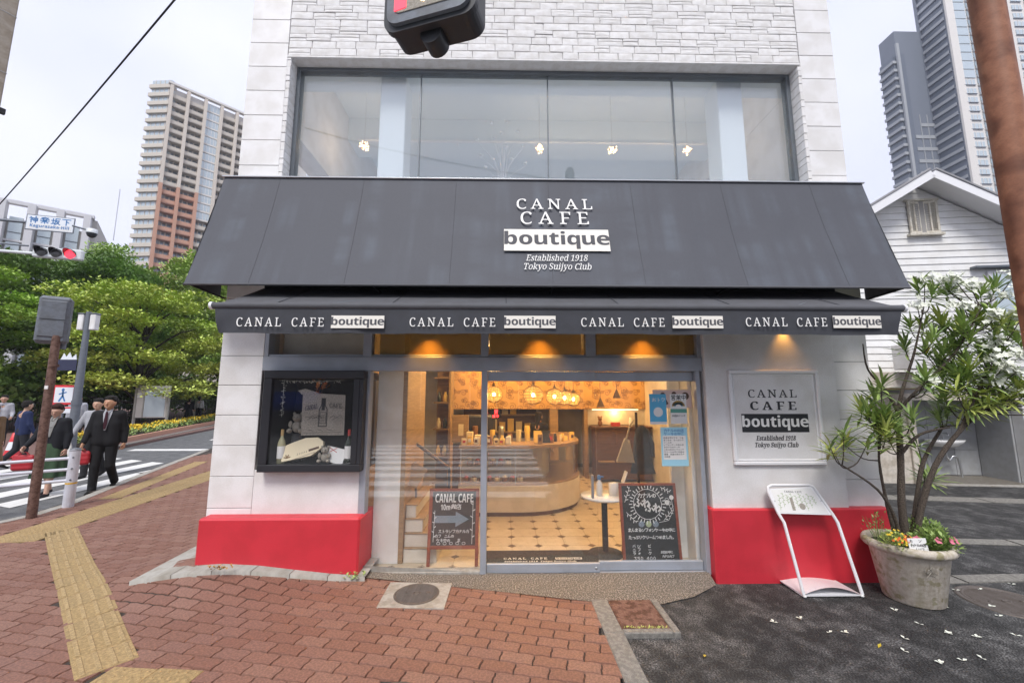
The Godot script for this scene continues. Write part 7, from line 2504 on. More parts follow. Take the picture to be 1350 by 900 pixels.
# ---------------------------------------------------------------- street furniture
func street_furniture() -> void:
	var st := mb()
	# rusty pole close on the right with the arm of the pedestrian signal
	var p := thing("rusty_pole", "thick rust brown steel pole close to the camera on the right", "pole", Vector3(2.295, -0.075, 2.60))
	tube(st, [Vector3(0, 0, 0), Vector3(0, 2.0, 0), Vector3(0.004, 4.6, 0)], [0.060, 0.060, 0.058], 24)
	build(st, "shaft", M.pole_rust, p)
	st = mb(); tube(st, [Vector3(-0.05, 3.98, 0), Vector3(-2.58, 3.98, 0.06)], [0.028], 12); build(st, "arm", M.pole_rust, p)
	st = mb(); lathe(st, [Vector2(0.07, 3.9), Vector2(0.07, 4.06)], 20); build(st, "clamp", M.pole_rust, p)
	st = mb(); tube(st, [Vector3(0.012, 2.22, 0.056), Vector3(0.012, 2.22, 0.072)], [0.009], 8); build(st, "bolt", M.iron, p)
	# pedestrian signal hanging from the arm
	var s := thing("pedestrian_signal", "dark pedestrian signal with red lamp hanging at the top of the view", "traffic light", Vector3(-0.335, 3.335, 2.66), deg_to_rad(-17.0))
	var round := func(w: float, h: float, r: float) -> PackedVector2Array:
		var out := PackedVector2Array()
		for q in [[w - r, h - r, 0.0], [-w + r, h - r, PI / 2], [-w + r, -h + r, PI], [w - r, -h + r, 1.5 * PI]]:
			for k in 7:
				var a: float = q[2] + PI / 2 * k / 6.0
				out.append(Vector2(q[0] + r * cos(a), q[1] + r * sin(a)))
		return out
	var up := Transform3D(Basis(), Vector3(0, 0.27, 0))
	st = mb(); prism(st, round.call(0.215, 0.25, 0.06), -0.13, -0.02, up); build(st, "housing", M.signal_black, s)
	st = mb(); prism(st, round.call(0.225, 0.26, 0.065), -0.02, 0.012, up); build(st, "rim", M.signal_black, s)
	st = mb(); prism(st, round.call(0.20, 0.235, 0.055), 0.012, 0.030, up); build(st, "door", M.signal_box, s)
	st = mb(); prism(st, round.call(0.16, 0.19, 0.03), 0.030, 0.034, up); build(st, "lens", M.linen, s)
	st = mb()
	prism(st, PackedVector2Array([Vector2(-0.158, 0.09), Vector2(-0.10, 0.095), Vector2(-0.10, 0.40), Vector2(-0.158, 0.40)]), 0.034, 0.0365)
	build(st, "red_signal_lamp", M.signal_red, s)
	st = mb()
	for k in 18: ball(st, Vector3(-0.03 + rng.randf() * 0.05, 0.10 + rng.randf() * 0.06, 0.035), Vector3.ONE * 0.0025, 5, 3)
	build(st, "dots", M.bulb_soft, s)
	st = mb(); tube(st, [Vector3(-0.01, 0.01, -0.12), Vector3(-0.01, 0.01, -0.03)], [0.052], 20); build(st, "bottom_hub", M.signal_black, s)
	st = mb(); tube(st, [Vector3(0, 0.50, -0.06), Vector3(0, 0.62, -0.06)], [0.03], 10); build(st, "hanger", M.signal_black, s)
	# visor cable over the street at the upper left
	var c := thing("overhead_cable", "black cable crossing the sky at the upper left", "cable", Vector3.ZERO)
	st = mb()
	tube(st, sag_line(Vector3(1.0, 7.7, 2.6), Vector3(-17.6, 6.3, -8.7), 0.2, 26), [0.012], 6)
	build(st, "cable", M.black_matt, c)
	# brown pole with the back of a signal box
	p = thing("brown_pole", "weathered brown steel pole carrying a grey signal box at the kerb", "pole", Vector3(-6.72, 0.0, -1.95))
	st = mb(); tube(st, [Vector3(0, -0.05, 0), Vector3(-0.02, 2.62, 0)], [0.056, 0.050], 18); build(st, "shaft", M.pole_brown, p)
	st = mb(); lathe(st, [Vector2(0.058, 2.15), Vector2(0.06, 2.17), Vector2(0.058, 2.19)], 18); build(st, "band", M.pole_brown, p)
	bar("sticker", M.paper, p, Vector3(-0.03, 1.82, 0.046), Vector3(0.02, 1.87, 0.056), 0.002)
	var sb := thing("signal_box", "grey back of a signal box on top of the brown pole", "traffic light", Vector3(-6.84, 2.50, -1.98), deg_to_rad(36.0))
	sb.scale = Vector3(0.68, 0.92, 0.8)
	st = mb(); rbox(st, Vector3(-0.25, 0.0, -0.13), Vector3(0.25, 0.78, 0.13), 0.045); build(st, "housing", M.signal_box, sb)
	st = mb(); rbox(st, Vector3(-0.20, 0.10, 0.12), Vector3(0.20, 0.70, 0.15), 0.03); build(st, "rear_cover", M.signal_box, sb)
	st = mb(); rbox(st, Vector3(-0.20, 0.385, 0.148), Vector3(0.20, 0.395, 0.158), 0.002); build(st, "ridge", M.signal_black, sb)
	st = mb(); tube(st, [Vector3(0.19, -0.08, 0.0), Vector3(0.19, 0.02, 0.0)], [0.05], 12); build(st, "socket", M.signal_box, sb)
	for k in 3:
		st = mb(); rbox(st, Vector3(-0.262, 0.14 + k * 0.25, -0.02), Vector3(-0.245, 0.20 + k * 0.25, 0.02), 0.004); build(st, "hinge", M.signal_black, sb)
	# white guard rail
	var g := thing("guard_rail", "white pipe guard rail with a thick post beside the crossing", "guard rail", Vector3(-6.83, 0.0, -2.55))
	st = mb(); tube(st, [Vector3(0, -0.05, 0), Vector3(0, 0.88, 0)], [0.068, 0.066], 22); build(st, "post", M.rail_white, g)
	st = mb(); lathe(st, [Vector2(0.069, 0.86), Vector2(0.06, 0.895), Vector2(0.0, 0.905)], 22); build(st, "cap", M.signal_box, g)
	st = mb(); lathe(st, [Vector2(0.0695, 0.35), Vector2(0.0695, 0.375)], 22); build(st, "yellow_band", M.yellow_tape, g)
	for y in [0.74, 0.57, 0.40]:
		st = mb(); tube(st, [Vector3(-0.05, y, 0.0), Vector3(-0.9, y, 0.72), Vector3(-3.0, y, 2.2)], [0.024], 10); build(st, "rail", M.rail_white, g)
		st = mb(); ball(st, Vector3(0.035, y + 0.02, 0.056), Vector3(0.014, 0.014, 0.014), 8, 5); build(st, "bolt", M.signal_box, g)
		st = mb(); ball(st, Vector3(-0.07, y, 0.02), Vector3(0.03, 0.028, 0.028), 8, 5); build(st, "collar", M.rail_white, g)
	st = mb(); tube(st, [Vector3(-3.0, -0.05, 2.2), Vector3(-3.0, 0.88, 2.2)], [0.068, 0.066], 20); build(st, "post", M.rail_white, g)
	# grey lamp post with twin lanterns and banner
	var l := thing("street_lamp", "grey street lamp with twin square lanterns and a small blue banner", "street lamp", Vector3(-13.45, 0.02, -9.0))
	st = mb(); tube(st, [Vector3(0, 0, 0), Vector3(0, 1.5, 0), Vector3(0, 4.4, 0)], [0.125, 0.11, 0.07], 14); build(st, "shaft", M.pole_grey, l)
	st = mb(); lathe(st, [Vector2(0.128, 1.42), Vector2(0.128, 1.56)], 14); build(st, "collar", M.pole_grey, l)
	for sx in [-0.17, 0.22]:
		st = mb(); rbox(st, Vector3(sx - 0.09, 3.80, -0.09), Vector3(sx + 0.09, 4.3, 0.09), 0.02); build(st, "lantern", M.white_panel, l)
		st = mb(); rbox(st, Vector3(sx - 0.10, 4.3, -0.10), Vector3(sx + 0.10, 4.35, 0.10), 0.02); build(st, "lantern_roof", M.pole_grey, l)
	bar("banner", mat("banner_navy", Color(0.03, 0.035, 0.075), 0.8), l, Vector3(-0.75, 2.5, -0.01), Vector3(-0.16, 2.85, 0.01), 0.004)
	st = mb(); prism(st, PackedVector2Array([Vector2(-0.68, 2.85), Vector2(-0.6, 3.05), Vector2(-0.52, 2.92), Vector2(-0.42, 3.08), Vector2(-0.34, 2.9), Vector2(-0.22, 3.02), Vector2(-0.18, 2.85)]), -0.01, 0.01); build(st, "banner_crest", M.sign_white, l)
	# red framed road sign
	var r := thing("road_sign", "white road sign with red border and blue figure behind the brown pole", "sign", Vector3(-14.3, 0.02, -9.4))
	bar("plate", M.sign_red, r, Vector3(-0.36, 1.42, -0.015), Vector3(0.36, 2.05, 0.0), 0.01)
	bar("face", M.sign_white, r, Vector3(-0.29, 1.49, 0.0), Vector3(0.29, 1.98, 0.006), 0.002)
	st = mb()
	var ff := Transform3D(Basis(), Vector3(0, 1.74, 0.008))
	disc(st, Vector2(-0.03, 0.16), 0.05, ff); stroke(st, [Vector2(-0.03, 0.12), Vector2(-0.02, -0.03), Vector2(-0.12, -0.2)], 0.06, ff); stroke(st, [Vector2(-0.02, -0.03), Vector2(0.06, -0.2)], 0.05, ff); stroke(st, [Vector2(-0.14, 0.02), Vector2(0.08, 0.08)], 0.04, ff)
	build(st, "figure", M.sign_blue, r)
	bar("lower_plate", M.sign_white, r, Vector3(-0.34, 1.15, -0.012), Vector3(0.34, 1.36, 0.0), 0.004)
	bar("lower_band", M.sign_red, r, Vector3(-0.34, 1.30, 0.0), Vector3(0.34, 1.35, 0.004), 0.001)
	st = mb(); rod(st, Vector3(0, 0, -0.04), Vector3(0, 2.05, -0.04), 0.03, 8); build(st, "post", M.pole_grey, r)
	# traffic light on its arm with the street name
	var t := thing("traffic_light", "horizontal traffic light showing red on a long arm at the left", "traffic light", Vector3(-14.45, 6.27, -8.72), deg_to_rad(16.0))
	t.scale = Vector3.ONE * 0.72
	st = mb(); rbox(st, Vector3(-0.82, -0.24, -0.12), Vector3(0.95, 0.24, 0.08), 0.05); build(st, "housing", M.signal_white, t)
	for k in 3:
		var x := -0.48 + k * 0.50
		st = mb(); lathe(st, [Vector2(0.20, 0.0), Vector2(0.17, 0.03), Vector2(0, 0.05)], 22, Transform3D(Basis(Vector3.RIGHT, PI / 2), Vector3(x, 0, 0.08))); build(st, "red_signal_lens" if k == 2 else "lens", M.signal_red if k == 2 else M.lens_grey, t)
		st = mb()
		st.set_smooth_group(-1)
		for i in 16:
			var a0 := -0.35 + (PI + 0.7) * i / 16.0
			var a1 := -0.35 + (PI + 0.7) * (i + 1) / 16.0
			for rr in [0.215, 0.205]:
				var q := [Vector3(x + rr * cos(a0), rr * sin(a0), 0.08), Vector3(x + rr * cos(a1), rr * sin(a1), 0.08), Vector3(x + rr * cos(a1), rr * sin(a1) - 0.03, 0.40 * (0.25 + 0.75 * sin(clampf(a1, 0, PI)))), Vector3(x + rr * cos(a0), rr * sin(a0) - 0.03, 0.40 * (0.25 + 0.75 * sin(clampf(a0, 0, PI))))]
				q[2].z = maxf(q[2].z, 0.09); q[3].z = maxf(q[3].z, 0.09)
				if rr > 0.21: quad(st, q[0], q[3], q[2], q[1])
				else: quad(st, q[0], q[1], q[2], q[3])
		build(st, "visor", M.signal_black, t)
	var tp := thing("signal_mast", "grey signal mast with two long arms beyond the left edge", "pole", Vector3(-19.4, 0.02, -7.3))
	st = mb(); tube(st, [Vector3(0, 0, 0), Vector3(0, 8.2, 0)], [0.14, 0.10], 14); build(st, "shaft", M.pole_grey, tp)
	st = mb(); tube(st, [Vector3(0, 6.20, 0), Vector3(4.25, 6.25, -1.42)], [0.055, 0.05], 10); build(st, "arm", M.signal_white, tp)
	st = mb(); tube(st, [Vector3(0, 6.48, 0), Vector3(4.1, 6.48, -1.35)], [0.03, 0.03], 8); build(st, "arm", M.pole_grey, tp)
	st = mb(); tube(st, [Vector3(0, 7.22, 0), Vector3(3.95, 7.26, -1.32)], [0.05, 0.045], 10); build(st, "arm", M.pole_grey, tp)
	var ns := thing("street_name_sign", "white street name plate with blue characters above the traffic light", "sign", Vector3(-14.78, 7.27, -8.70), deg_to_rad(16.0))
	ns.scale = Vector3.ONE * 0.75
	bar("plate", M.sign_white, ns, Vector3(-0.80, -0.32, -0.03), Vector3(0.80, 0.32, 0.0), 0.02)
	bar("border", M.pole_grey, ns, Vector3(-0.83, -0.35, -0.035), Vector3(0.83, 0.35, -0.008), 0.02)
	st = mb(); strokes(st, "神楽坂下", -0.70, 0.27, 0.29, 0.038, Transform3D(Basis(), Vector3(0, 0, 0.004)), 1.26); build(st, "lettering", M.sign_blue, ns)
	bar("lower_plate", M.paper, ns, Vector3(-0.72, -0.28, 0.0), Vector3(0.72, -0.05, 0.003), 0.002)
	inst(text_shape("Kagurazaka-Hill", "Droid Sans", 700, 1.32, 0.13, 0.004), "lettering", M.sign_blue, ns, Transform3D(Basis(), Vector3(0, -0.205, 0.004)))
	var cm := thing("dome_camera", "small dark dome camera at the end of the street name sign", "camera", Vector3(-13.72, 7.05, -9.0))
	st = mb(); ball(st, Vector3(0, 0, 0), Vector3(0.13, 0.13, 0.13), 14, 8); build(st, "dome", M.signal_black, cm)
	st = mb(); lathe(st, [Vector2(0.15, 0.02), Vector2(0.14, 0.16), Vector2(0.0, 0.18)], 16); build(st, "cap", M.signal_white, cm)
	st = mb(); rod(st, Vector3(0, 0.1, 0), Vector3(-0.45, 0.2, 0.2), 0.03, 6); build(st, "bracket", M.pole_grey, cm)
	# notice board
	var nb := thing("notice_board", "grey notice board on two posts beside the far pavement", "notice board", Vector3(-18.9, 0.02, -18.3), deg_to_rad(6.0))
	for sx in [-0.85, 0.75]: bar("post", M.board_grey, nb, Vector3(sx, 0.0, -0.06), Vector3(sx + 0.10, 2.25, 0.06), 0.01)
	bar("head_rail", M.board_grey, nb, Vector3(-0.75, 2.05, -0.07), Vector3(0.75, 2.25, 0.08), 0.01)
	bar("panel", M.office_beige, nb, Vector3(-0.75, 0.55, -0.03), Vector3(0.75, 2.05, 0.03), 0.01)
	bar("glass_door", M.tower_glass_pale, nb, Vector3(-0.34, 0.60, 0.03), Vector3(0.66, 1.95, 0.045), 0.004)
	bar("divider", M.board_grey, nb, Vector3(-0.42, 0.55, 0.0), Vector3(-0.36, 2.05, 0.06), 0.004)
	for q in [[-0.62, 1.75], [0.55, 1.70]]: bar("small_notice", M.paper, nb, Vector3(q[0] - 0.10, q[1] - 0.14, 0.046), Vector3(q[0] + 0.10, q[1] + 0.14, 0.05), 0.001)
	# black fence along the far pavement
	var line := [Vector2(-34, -7.0), Vector2(-24.5, -12.5), Vector2(-22.6, -17.6), Vector2(-22.2, -28), Vector2(-27.5, -46)]
	for k in 4:
		var a: Vector2 = line[k]
		var b: Vector2 = line[k + 1]
		var f := thing("iron_fence", ["black iron fence behind the people at the far left", "black iron fence behind the street lamp", "black iron fence behind the notice board", "black iron fence in the far distance beside the cafe"][k], "fence", Vector3(a.x, 0.02, a.y), 0.0, "iron fence along the far pavement")
		var d := Vector3(b.x - a.x, 0, b.y - a.y)
		for y in [0.12, 0.75, 1.38]:
			st = mb(); rod(st, Vector3(0, y, 0), d + Vector3(0, y, 0), 0.022, 5); build(st, "rail", M.fence_black, f)
		var n := int(d.length() / 2.0)
		for i in n + 1:
			st = mb(); rod(st, d * i / n, d * i / n + Vector3(0, 1.45, 0), 0.035, 6); build(st, "post", M.fence_black, f)
		st = mb()
		var m := int(d.length() / 0.13)
		for i in m: box(st, d * i / m + Vector3(-0.008, 0.12, -0.008), d * i / m + Vector3(0.008, 1.38, 0.008))
		build(st, "balusters", M.fence_black, f).set_meta("kind", "stuff")
	# flower bed behind the far kerb
	var fb := thing("flower_bed", "long bed of yellow flowers edged with brick along the far kerb", "flower bed")
	st = mb()
	var fa := Vector2(-13.55, -9.6)
	var fpoly := PackedVector2Array([fa, fa + STREET * 24, fa + STREET * 24 + Vector2(-1.1, 0.4), fa + Vector2(-1.2, 0.3)])
	slab(st, fpoly, -0.05, 0.12); build(st, "soil", M.soil, fb)
	st = mb()
	slab(st, PackedVector2Array([fa, fa + STREET * 24, fa + STREET * 24 + Vector2(0.14, -0.05), fa + Vector2(0.14, -0.05)]), -0.05, 0.17); build(st, "edging", M.tower_brick, fb)
	var greens := [mb(), mb(), mb()]
	for k in 5200:
		var t1 := rng.randf() * 23.5
		var q := fa + STREET * t1 + Vector2(-rng.randf() * 1.05, rng.randf() * 0.35)
		var pos := Vector3(q.x, 0.12 + rng.randf() * 0.28, q.y)
		var kind := 2 if (rng.randf() < 0.30 + 0.25 * sin(t1 * 1.7)) else (k % 2)
		if kind == 2: pos.y = 0.32 + rng.randf() * 0.14
		petal(greens[kind], Transform3D(Basis(Vector3.UP, rng.randf() * TAU) * Basis(Vector3.RIGHT, -rng.randf_range(0.0, 1.2)), pos), 0.10, 0.075, 0.02)
	for k in 3: build(greens[k], "blossoms" if k == 2 else "leaves", [M.leaf0, M.leaf1, M.petal_yellow][k], fb).set_meta("kind", "stuff")
	# red cone by the far crossing
	var cone := thing("traffic_cone", "red and white traffic cone lying by the far kerb behind the pole", "traffic cone", Vector3(-13.6, 0.045, -7.6))
	st = mb(); lathe(st, [Vector2(0.085, 0.42), Vector2(0.04, 0.66), Vector2(0.0, 0.67)], 16); build(st, "tip", M.sign_red, cone)
	st = mb(); lathe(st, [Vector2(0.17, 0.03), Vector2(0.13, 0.2)], 16); build(st, "cone", M.sign_red, cone)
	st = mb(); lathe(st, [Vector2(0.13, 0.2), Vector2(0.085, 0.42)], 16); build(st, "white_band", M.sign_white, cone)
	st = mb(); rbox(st, Vector3(-0.2, 0, -0.2), Vector3(0.2, 0.035, 0.2), 0.01); build(st, "base", M.sign_red, cone)

# ---------------------------------------------------------------- trees
func leaf_cluster(seed_: int, n: int, size: float, spread: float, flat: float) -> ArrayMesh:
	var r := RandomNumberGenerator.new()
	r.seed = seed_
	var st := mb()
	for k in n:
		var p := Vector3(r.randfn() * spread, r.randfn() * spread * flat, r.randfn() * spread)
		var b := Basis(Vector3.UP, r.randf() * TAU) * Basis(Vector3.RIGHT, r.randf_range(-0.9, 0.6))
		petal(st, Transform3D(b, p), size * r.randf_range(0.7, 1.3), size * 0.6, size * 0.1)
	st.generate_normals()
	return st.commit()

func crown(parent: Node3D, blobs: Array, per: int, clusters: Array, m: Material, base: Color, bright: Color, called := "crown") -> void:
	var mm := MultiMesh.new()
	mm.transform_format = MultiMesh.TRANSFORM_3D
	mm.use_colors = true
	mm.mesh = clusters[0]
	var xs := []
	for b in blobs:
		var c: Vector3 = b[0]
		var r: Vector3 = b[1]
		var tone := rng.randf()
		for k in int(per * b[2]):
			var d := Vector3(rng.randfn(), rng.randfn() * 0.8 + 0.25, rng.randfn()).normalized()
			var rad := pow(rng.randf(), 0.35)
			var p := c + Vector3(d.x * r.x, d.y * r.y, d.z * r.z) * rad
			var sc := rng.randf_range(0.75, 1.25)
			var xf := Transform3D(Basis(Vector3.UP, rng.randf() * TAU) * Basis(Vector3.RIGHT, rng.randf_range(-0.35, 0.35)) * Basis.from_scale(Vector3.ONE * sc), p)
			xs.append([xf, base.lerp(bright, clampf(tone * 0.6 + rng.randf() * 0.5, 0, 1)) * rng.randf_range(0.8, 1.15)])
	mm.instance_count = xs.size()
	for k in xs.size():
		mm.set_instance_transform(k, xs[k][0])
		var c: Color = xs[k][1]
		c.a = 1.0
		mm.set_instance_color(k, c)
	var o := MultiMeshInstance3D.new()
	o.name = called
	o.multimesh = mm
	o.material_override = m
	o.set_meta("kind", "stuff")
	parent.add_child(o, true)

func trees() -> void:
	var lm := StandardMaterial3D.new()
	lm.resource_name = "tree_leaf"
	lm.albedo_color = Color.WHITE
	lm.vertex_color_use_as_albedo = true
	lm.roughness = 0.55
	lm.backlight = Color(0.6, 0.68, 0.22)
	var big := leaf_cluster(3, 16, 0.30, 0.30, 0.35)
	var small := leaf_cluster(5, 18, 0.20, 0.24, 0.25)
	# [x, z, height, radius, layered, base colour, bright colour, label]
	var list := [
		[-21.6, -20.5, 8.6, 4.6, true, Color(0.351, 0.519, 0.078), Color(0.528, 0.550, 0.124), "bright green layered tree behind the notice board"],
		[-27.5, -16.0, 9.1, 3.6, true, Color(0.323, 0.538, 0.089), Color(0.434, 0.550, 0.118), "light green tree at the far left behind the white shirted man"],
		[-30.0, -27.0, 12.0, 4.2, false, Color(0.206, 0.358, 0.074), Color(0.276, 0.454, 0.099), "dark rounded tree behind the bright layered tree"],
		[-25.5, -33.0, 14.5, 4.4, false, Color(0.308, 0.475, 0.097), Color(0.434, 0.550, 0.139), "tall tree below the brown tower beside the awning"],
		[-36.5, -25.0, 12.7, 4.4, false, Color(0.228, 0.371, 0.078), Color(0.315, 0.473, 0.099), "dark tree behind the traffic light"],
		[-43.0, -22.0, 14.0, 4.4, true, Color(0.352, 0.550, 0.089), Color(0.473, 0.550, 0.118), "bright tree crown under the street name sign"],
		[-38.0, -35.0, 16.4, 4.6, false, Color(0.307, 0.451, 0.109), Color(0.394, 0.550, 0.139), "olive green tree below the office block"],
		[-21.0, -38.0, 11.3, 4.6, false, Color(0.184, 0.328, 0.081), Color(0.258, 0.415, 0.099), "dark green tree just left of the cafe pier"],
		[-31.5, -39.0, 17.5, 4.6, false, Color(0.344, 0.509, 0.109), Color(0.454, 0.550, 0.139), "pale green tree crown in front of the brown tower"],
		[-16.0, -44.0, 13.0, 5.0, false, Color(0.214, 0.366, 0.081), Color(0.297, 0.473, 0.099), "far tree hidden mostly by the cafe and awning"]]
	for e in list:
		var h: float = e[2]
		var R: float = e[3]
		var t := thing("tree", e[7], "tree", Vector3(e[0], 0.0, e[1]), 0.0, "trees beyond the iron fence")
		var st := mb()
		tube(st, smooth_line([Vector3(0, -0.1, 0), Vector3(0.1, h * 0.2, 0.05), Vector3(-0.1, h * 0.45, 0.0), Vector3(0.1, h * 0.75, 0.1)], 4), [0.26, 0.24, 0.22, 0.21, 0.20, 0.19, 0.18, 0.17, 0.15, 0.13, 0.10, 0.07, 0.05], 9)
		build(st, "trunk", M.bark_dark, t)
		var blobs := []
		var n := 26
		st = mb()
		for k in n:
			var a := TAU * k * 0.381966 * 1.0 + rng.randf() * 0.4
			var v := (k + 0.5) / n
			var yy := lerpf(h * 0.22, h * 0.93, v)
			var rr := R * sqrt(maxf(0.05, 1.0 - pow((v - 0.36) / 0.68, 2.0))) * rng.randf_range(0.45, 0.92)
			var c := Vector3(cos(a) * rr, yy + rng.randf_range(-0.3, 0.3), sin(a) * rr)
			var s := rng.randf_range(0.8, 1.25) * R * 0.30
			blobs.append([c, Vector3(s * 1.25, s * (0.36 if e[4] else 0.75), s * 1.25), 1.0])
			tube(st, smooth_line([Vector3(0, maxf(yy - 1.2 - rr * 0.3, h * 0.15), 0), Vector3(c.x * 0.5, yy - 0.6, c.z * 0.5), c], 3), [0.08, 0.07, 0.06, 0.05, 0.04, 0.03, 0.02], 5)
		build(st, "limbs", M.bark_dark, t)
		crown(t, blobs, 70 if e[4] else 62, [small if e[4] else big], lm, e[5], e[6])
	# dark undergrowth on the bank behind the fence
	var u := thing("hedge", "dark undergrowth behind the iron fence", "hedge")
	var blobs := []
	for k in 46:
		var t2 := k / 45.0
		var p := Vector3(lerpf(-35, -23.5, minf(t2 * 1.9, 1.0)), 0, lerpf(-8.5, -14.5, minf(t2 * 1.9, 1.0))) if t2 < 0.53 else Vector3(-24.2 - 2.0 * (t2 - 0.53), 0, lerpf(-15, -46, (t2 - 0.53) / 0.47))
		p += Vector3(-rng.randf() * 1.2, 0.9 + rng.randf() * 1.4, -rng.randf() * 0.8)
		blobs.append([p, Vector3(1.5, 1.3, 1.5), 1.0])
	crown(u, blobs, 90, [big], lm, Color(0.12, 0.20, 0.05), Color(0.16, 0.25, 0.06), "foliage")
	u.get_child(0).set_meta("kind", "stuff")

# ---------------------------------------------------------------- people
func blob_mesh(st: SurfaceTool, bones: Array, cell: float, soft: float) -> void:
	# bones: [a, b, radius at a, radius at b]; their smooth union meshed as surface nets
	var lo := Vector3.ONE * 1e9
	var hi := -lo
	for b in bones:
		var r: float = maxf(b[2], b[3]) + soft + cell * 2
		lo = lo.min(b[0] - Vector3.ONE * r).min(b[1] - Vector3.ONE * r)
		hi = hi.max(b[0] + Vector3.ONE * r).max(b[1] + Vector3.ONE * r)
	var nx := int((hi.x - lo.x) / cell) + 2
	var ny := int((hi.y - lo.y) / cell) + 2
	var nz := int((hi.z - lo.z) / cell) + 2
	var f := PackedFloat32Array()
	f.resize(nx * ny * nz)
	f.fill(1.0)
	for b in bones:
		var a: Vector3 = b[0]
		var ab: Vector3 = b[1] - a
		var l2 := maxf(ab.length_squared(), 1e-9)
		var ra: float = b[2]
		var dr: float = b[3] - ra
		var r: float = maxf(b[2], b[3]) + soft + cell * 1.6
		var bl: Vector3 = (a.min(b[1]) - Vector3.ONE * r - lo) / cell
		var bh: Vector3 = (a.max(b[1]) + Vector3.ONE * r - lo) / cell
		for iz in range(maxi(int(bl.z), 0), mini(int(bh.z) + 2, nz)):
			for iy in range(maxi(int(bl.y), 0), mini(int(bh.y) + 2, ny)):
				var row := (iz * ny + iy) * nx
				for ix in range(maxi(int(bl.x), 0), mini(int(bh.x) + 2, nx)):
					var p := lo + Vector3(ix, iy, iz) * cell - a
					var t := clampf(p.dot(ab) / l2, 0.0, 1.0)
					var d := (p - ab * t).length() - ra - dr * t
					var old := f[row + ix]
					var h := maxf(soft - absf(d - old), 0.0) / soft
					f[row + ix] = minf(d, old) - h * h * soft * 0.25
	var vid := {}
	var verts := []
	var off := [0, 1, nx, nx + 1, nx * ny, nx * ny + 1, nx * ny + nx, nx * ny + nx + 1]
	var edges := [[0, 1], [2, 3], [4, 5], [6, 7], [0, 2], [1, 3], [4, 6], [5, 7], [0, 4], [1, 5], [2, 6], [3, 7]]
	for iz in nz - 1:
		for iy in ny - 1:
			for ix in nx - 1:
				var i0 := (iz * ny + iy) * nx + ix
				var neg := 0
				for o in off:
					if f[i0 + o] < 0.0: neg += 1
				if neg == 0 or neg == 8: continue
				var s := Vector3.ZERO
				var n := 0
				for e in edges:
					var fa := f[i0 + off[e[0]]]
					var fb := f[i0 + off[e[1]]]
					if (fa < 0.0) != (fb < 0.0):
						var t := fa / (fa - fb)
						var pa := Vector3(e[0] & 1, (e[0] >> 1) & 1, e[0] >> 2)
						var pb := Vector3(e[1] & 1, (e[1] >> 1) & 1, e[1] >> 2)
						s += pa.lerp(pb, t)
						n += 1
				vid[i0] = verts.size()
				verts.append(lo + (Vector3(ix, iy, iz) + s / n) * cell)
	st.set_smooth_group(0)
	var sx := 1
	var sy := nx
	var sz := nx * ny
	for i0 in vid:
		var a := f[i0] < 0.0
		for ax in 3:
			var step: int = [sx, sy, sz][ax]
			var u: int = [sy, sz, sx][ax]
			var w: int = [sz, sx, sy][ax]
			if (f[i0 + step] < 0.0) == a: continue
			if not (vid.has(i0 - u) and vid.has(i0 - w) and vid.has(i0 - u - w)): continue
			var q := [verts[vid[i0]], verts[vid[i0 - u]], verts[vid[i0 - u - w]], verts[vid[i0 - w]]]
			if a: quad(st, q[0], q[1], q[2], q[3])
			else: quad(st, q[3], q[2], q[1], q[0])

func limb(a: Vector3, swing: float, side: float, length: float) -> Vector3:
	# a point hanging below a, swung forwards by swing and outwards by side
	return a + Vector3(sin(side), -cos(swing) * cos(side), sin(swing) * cos(side)).normalized() * length

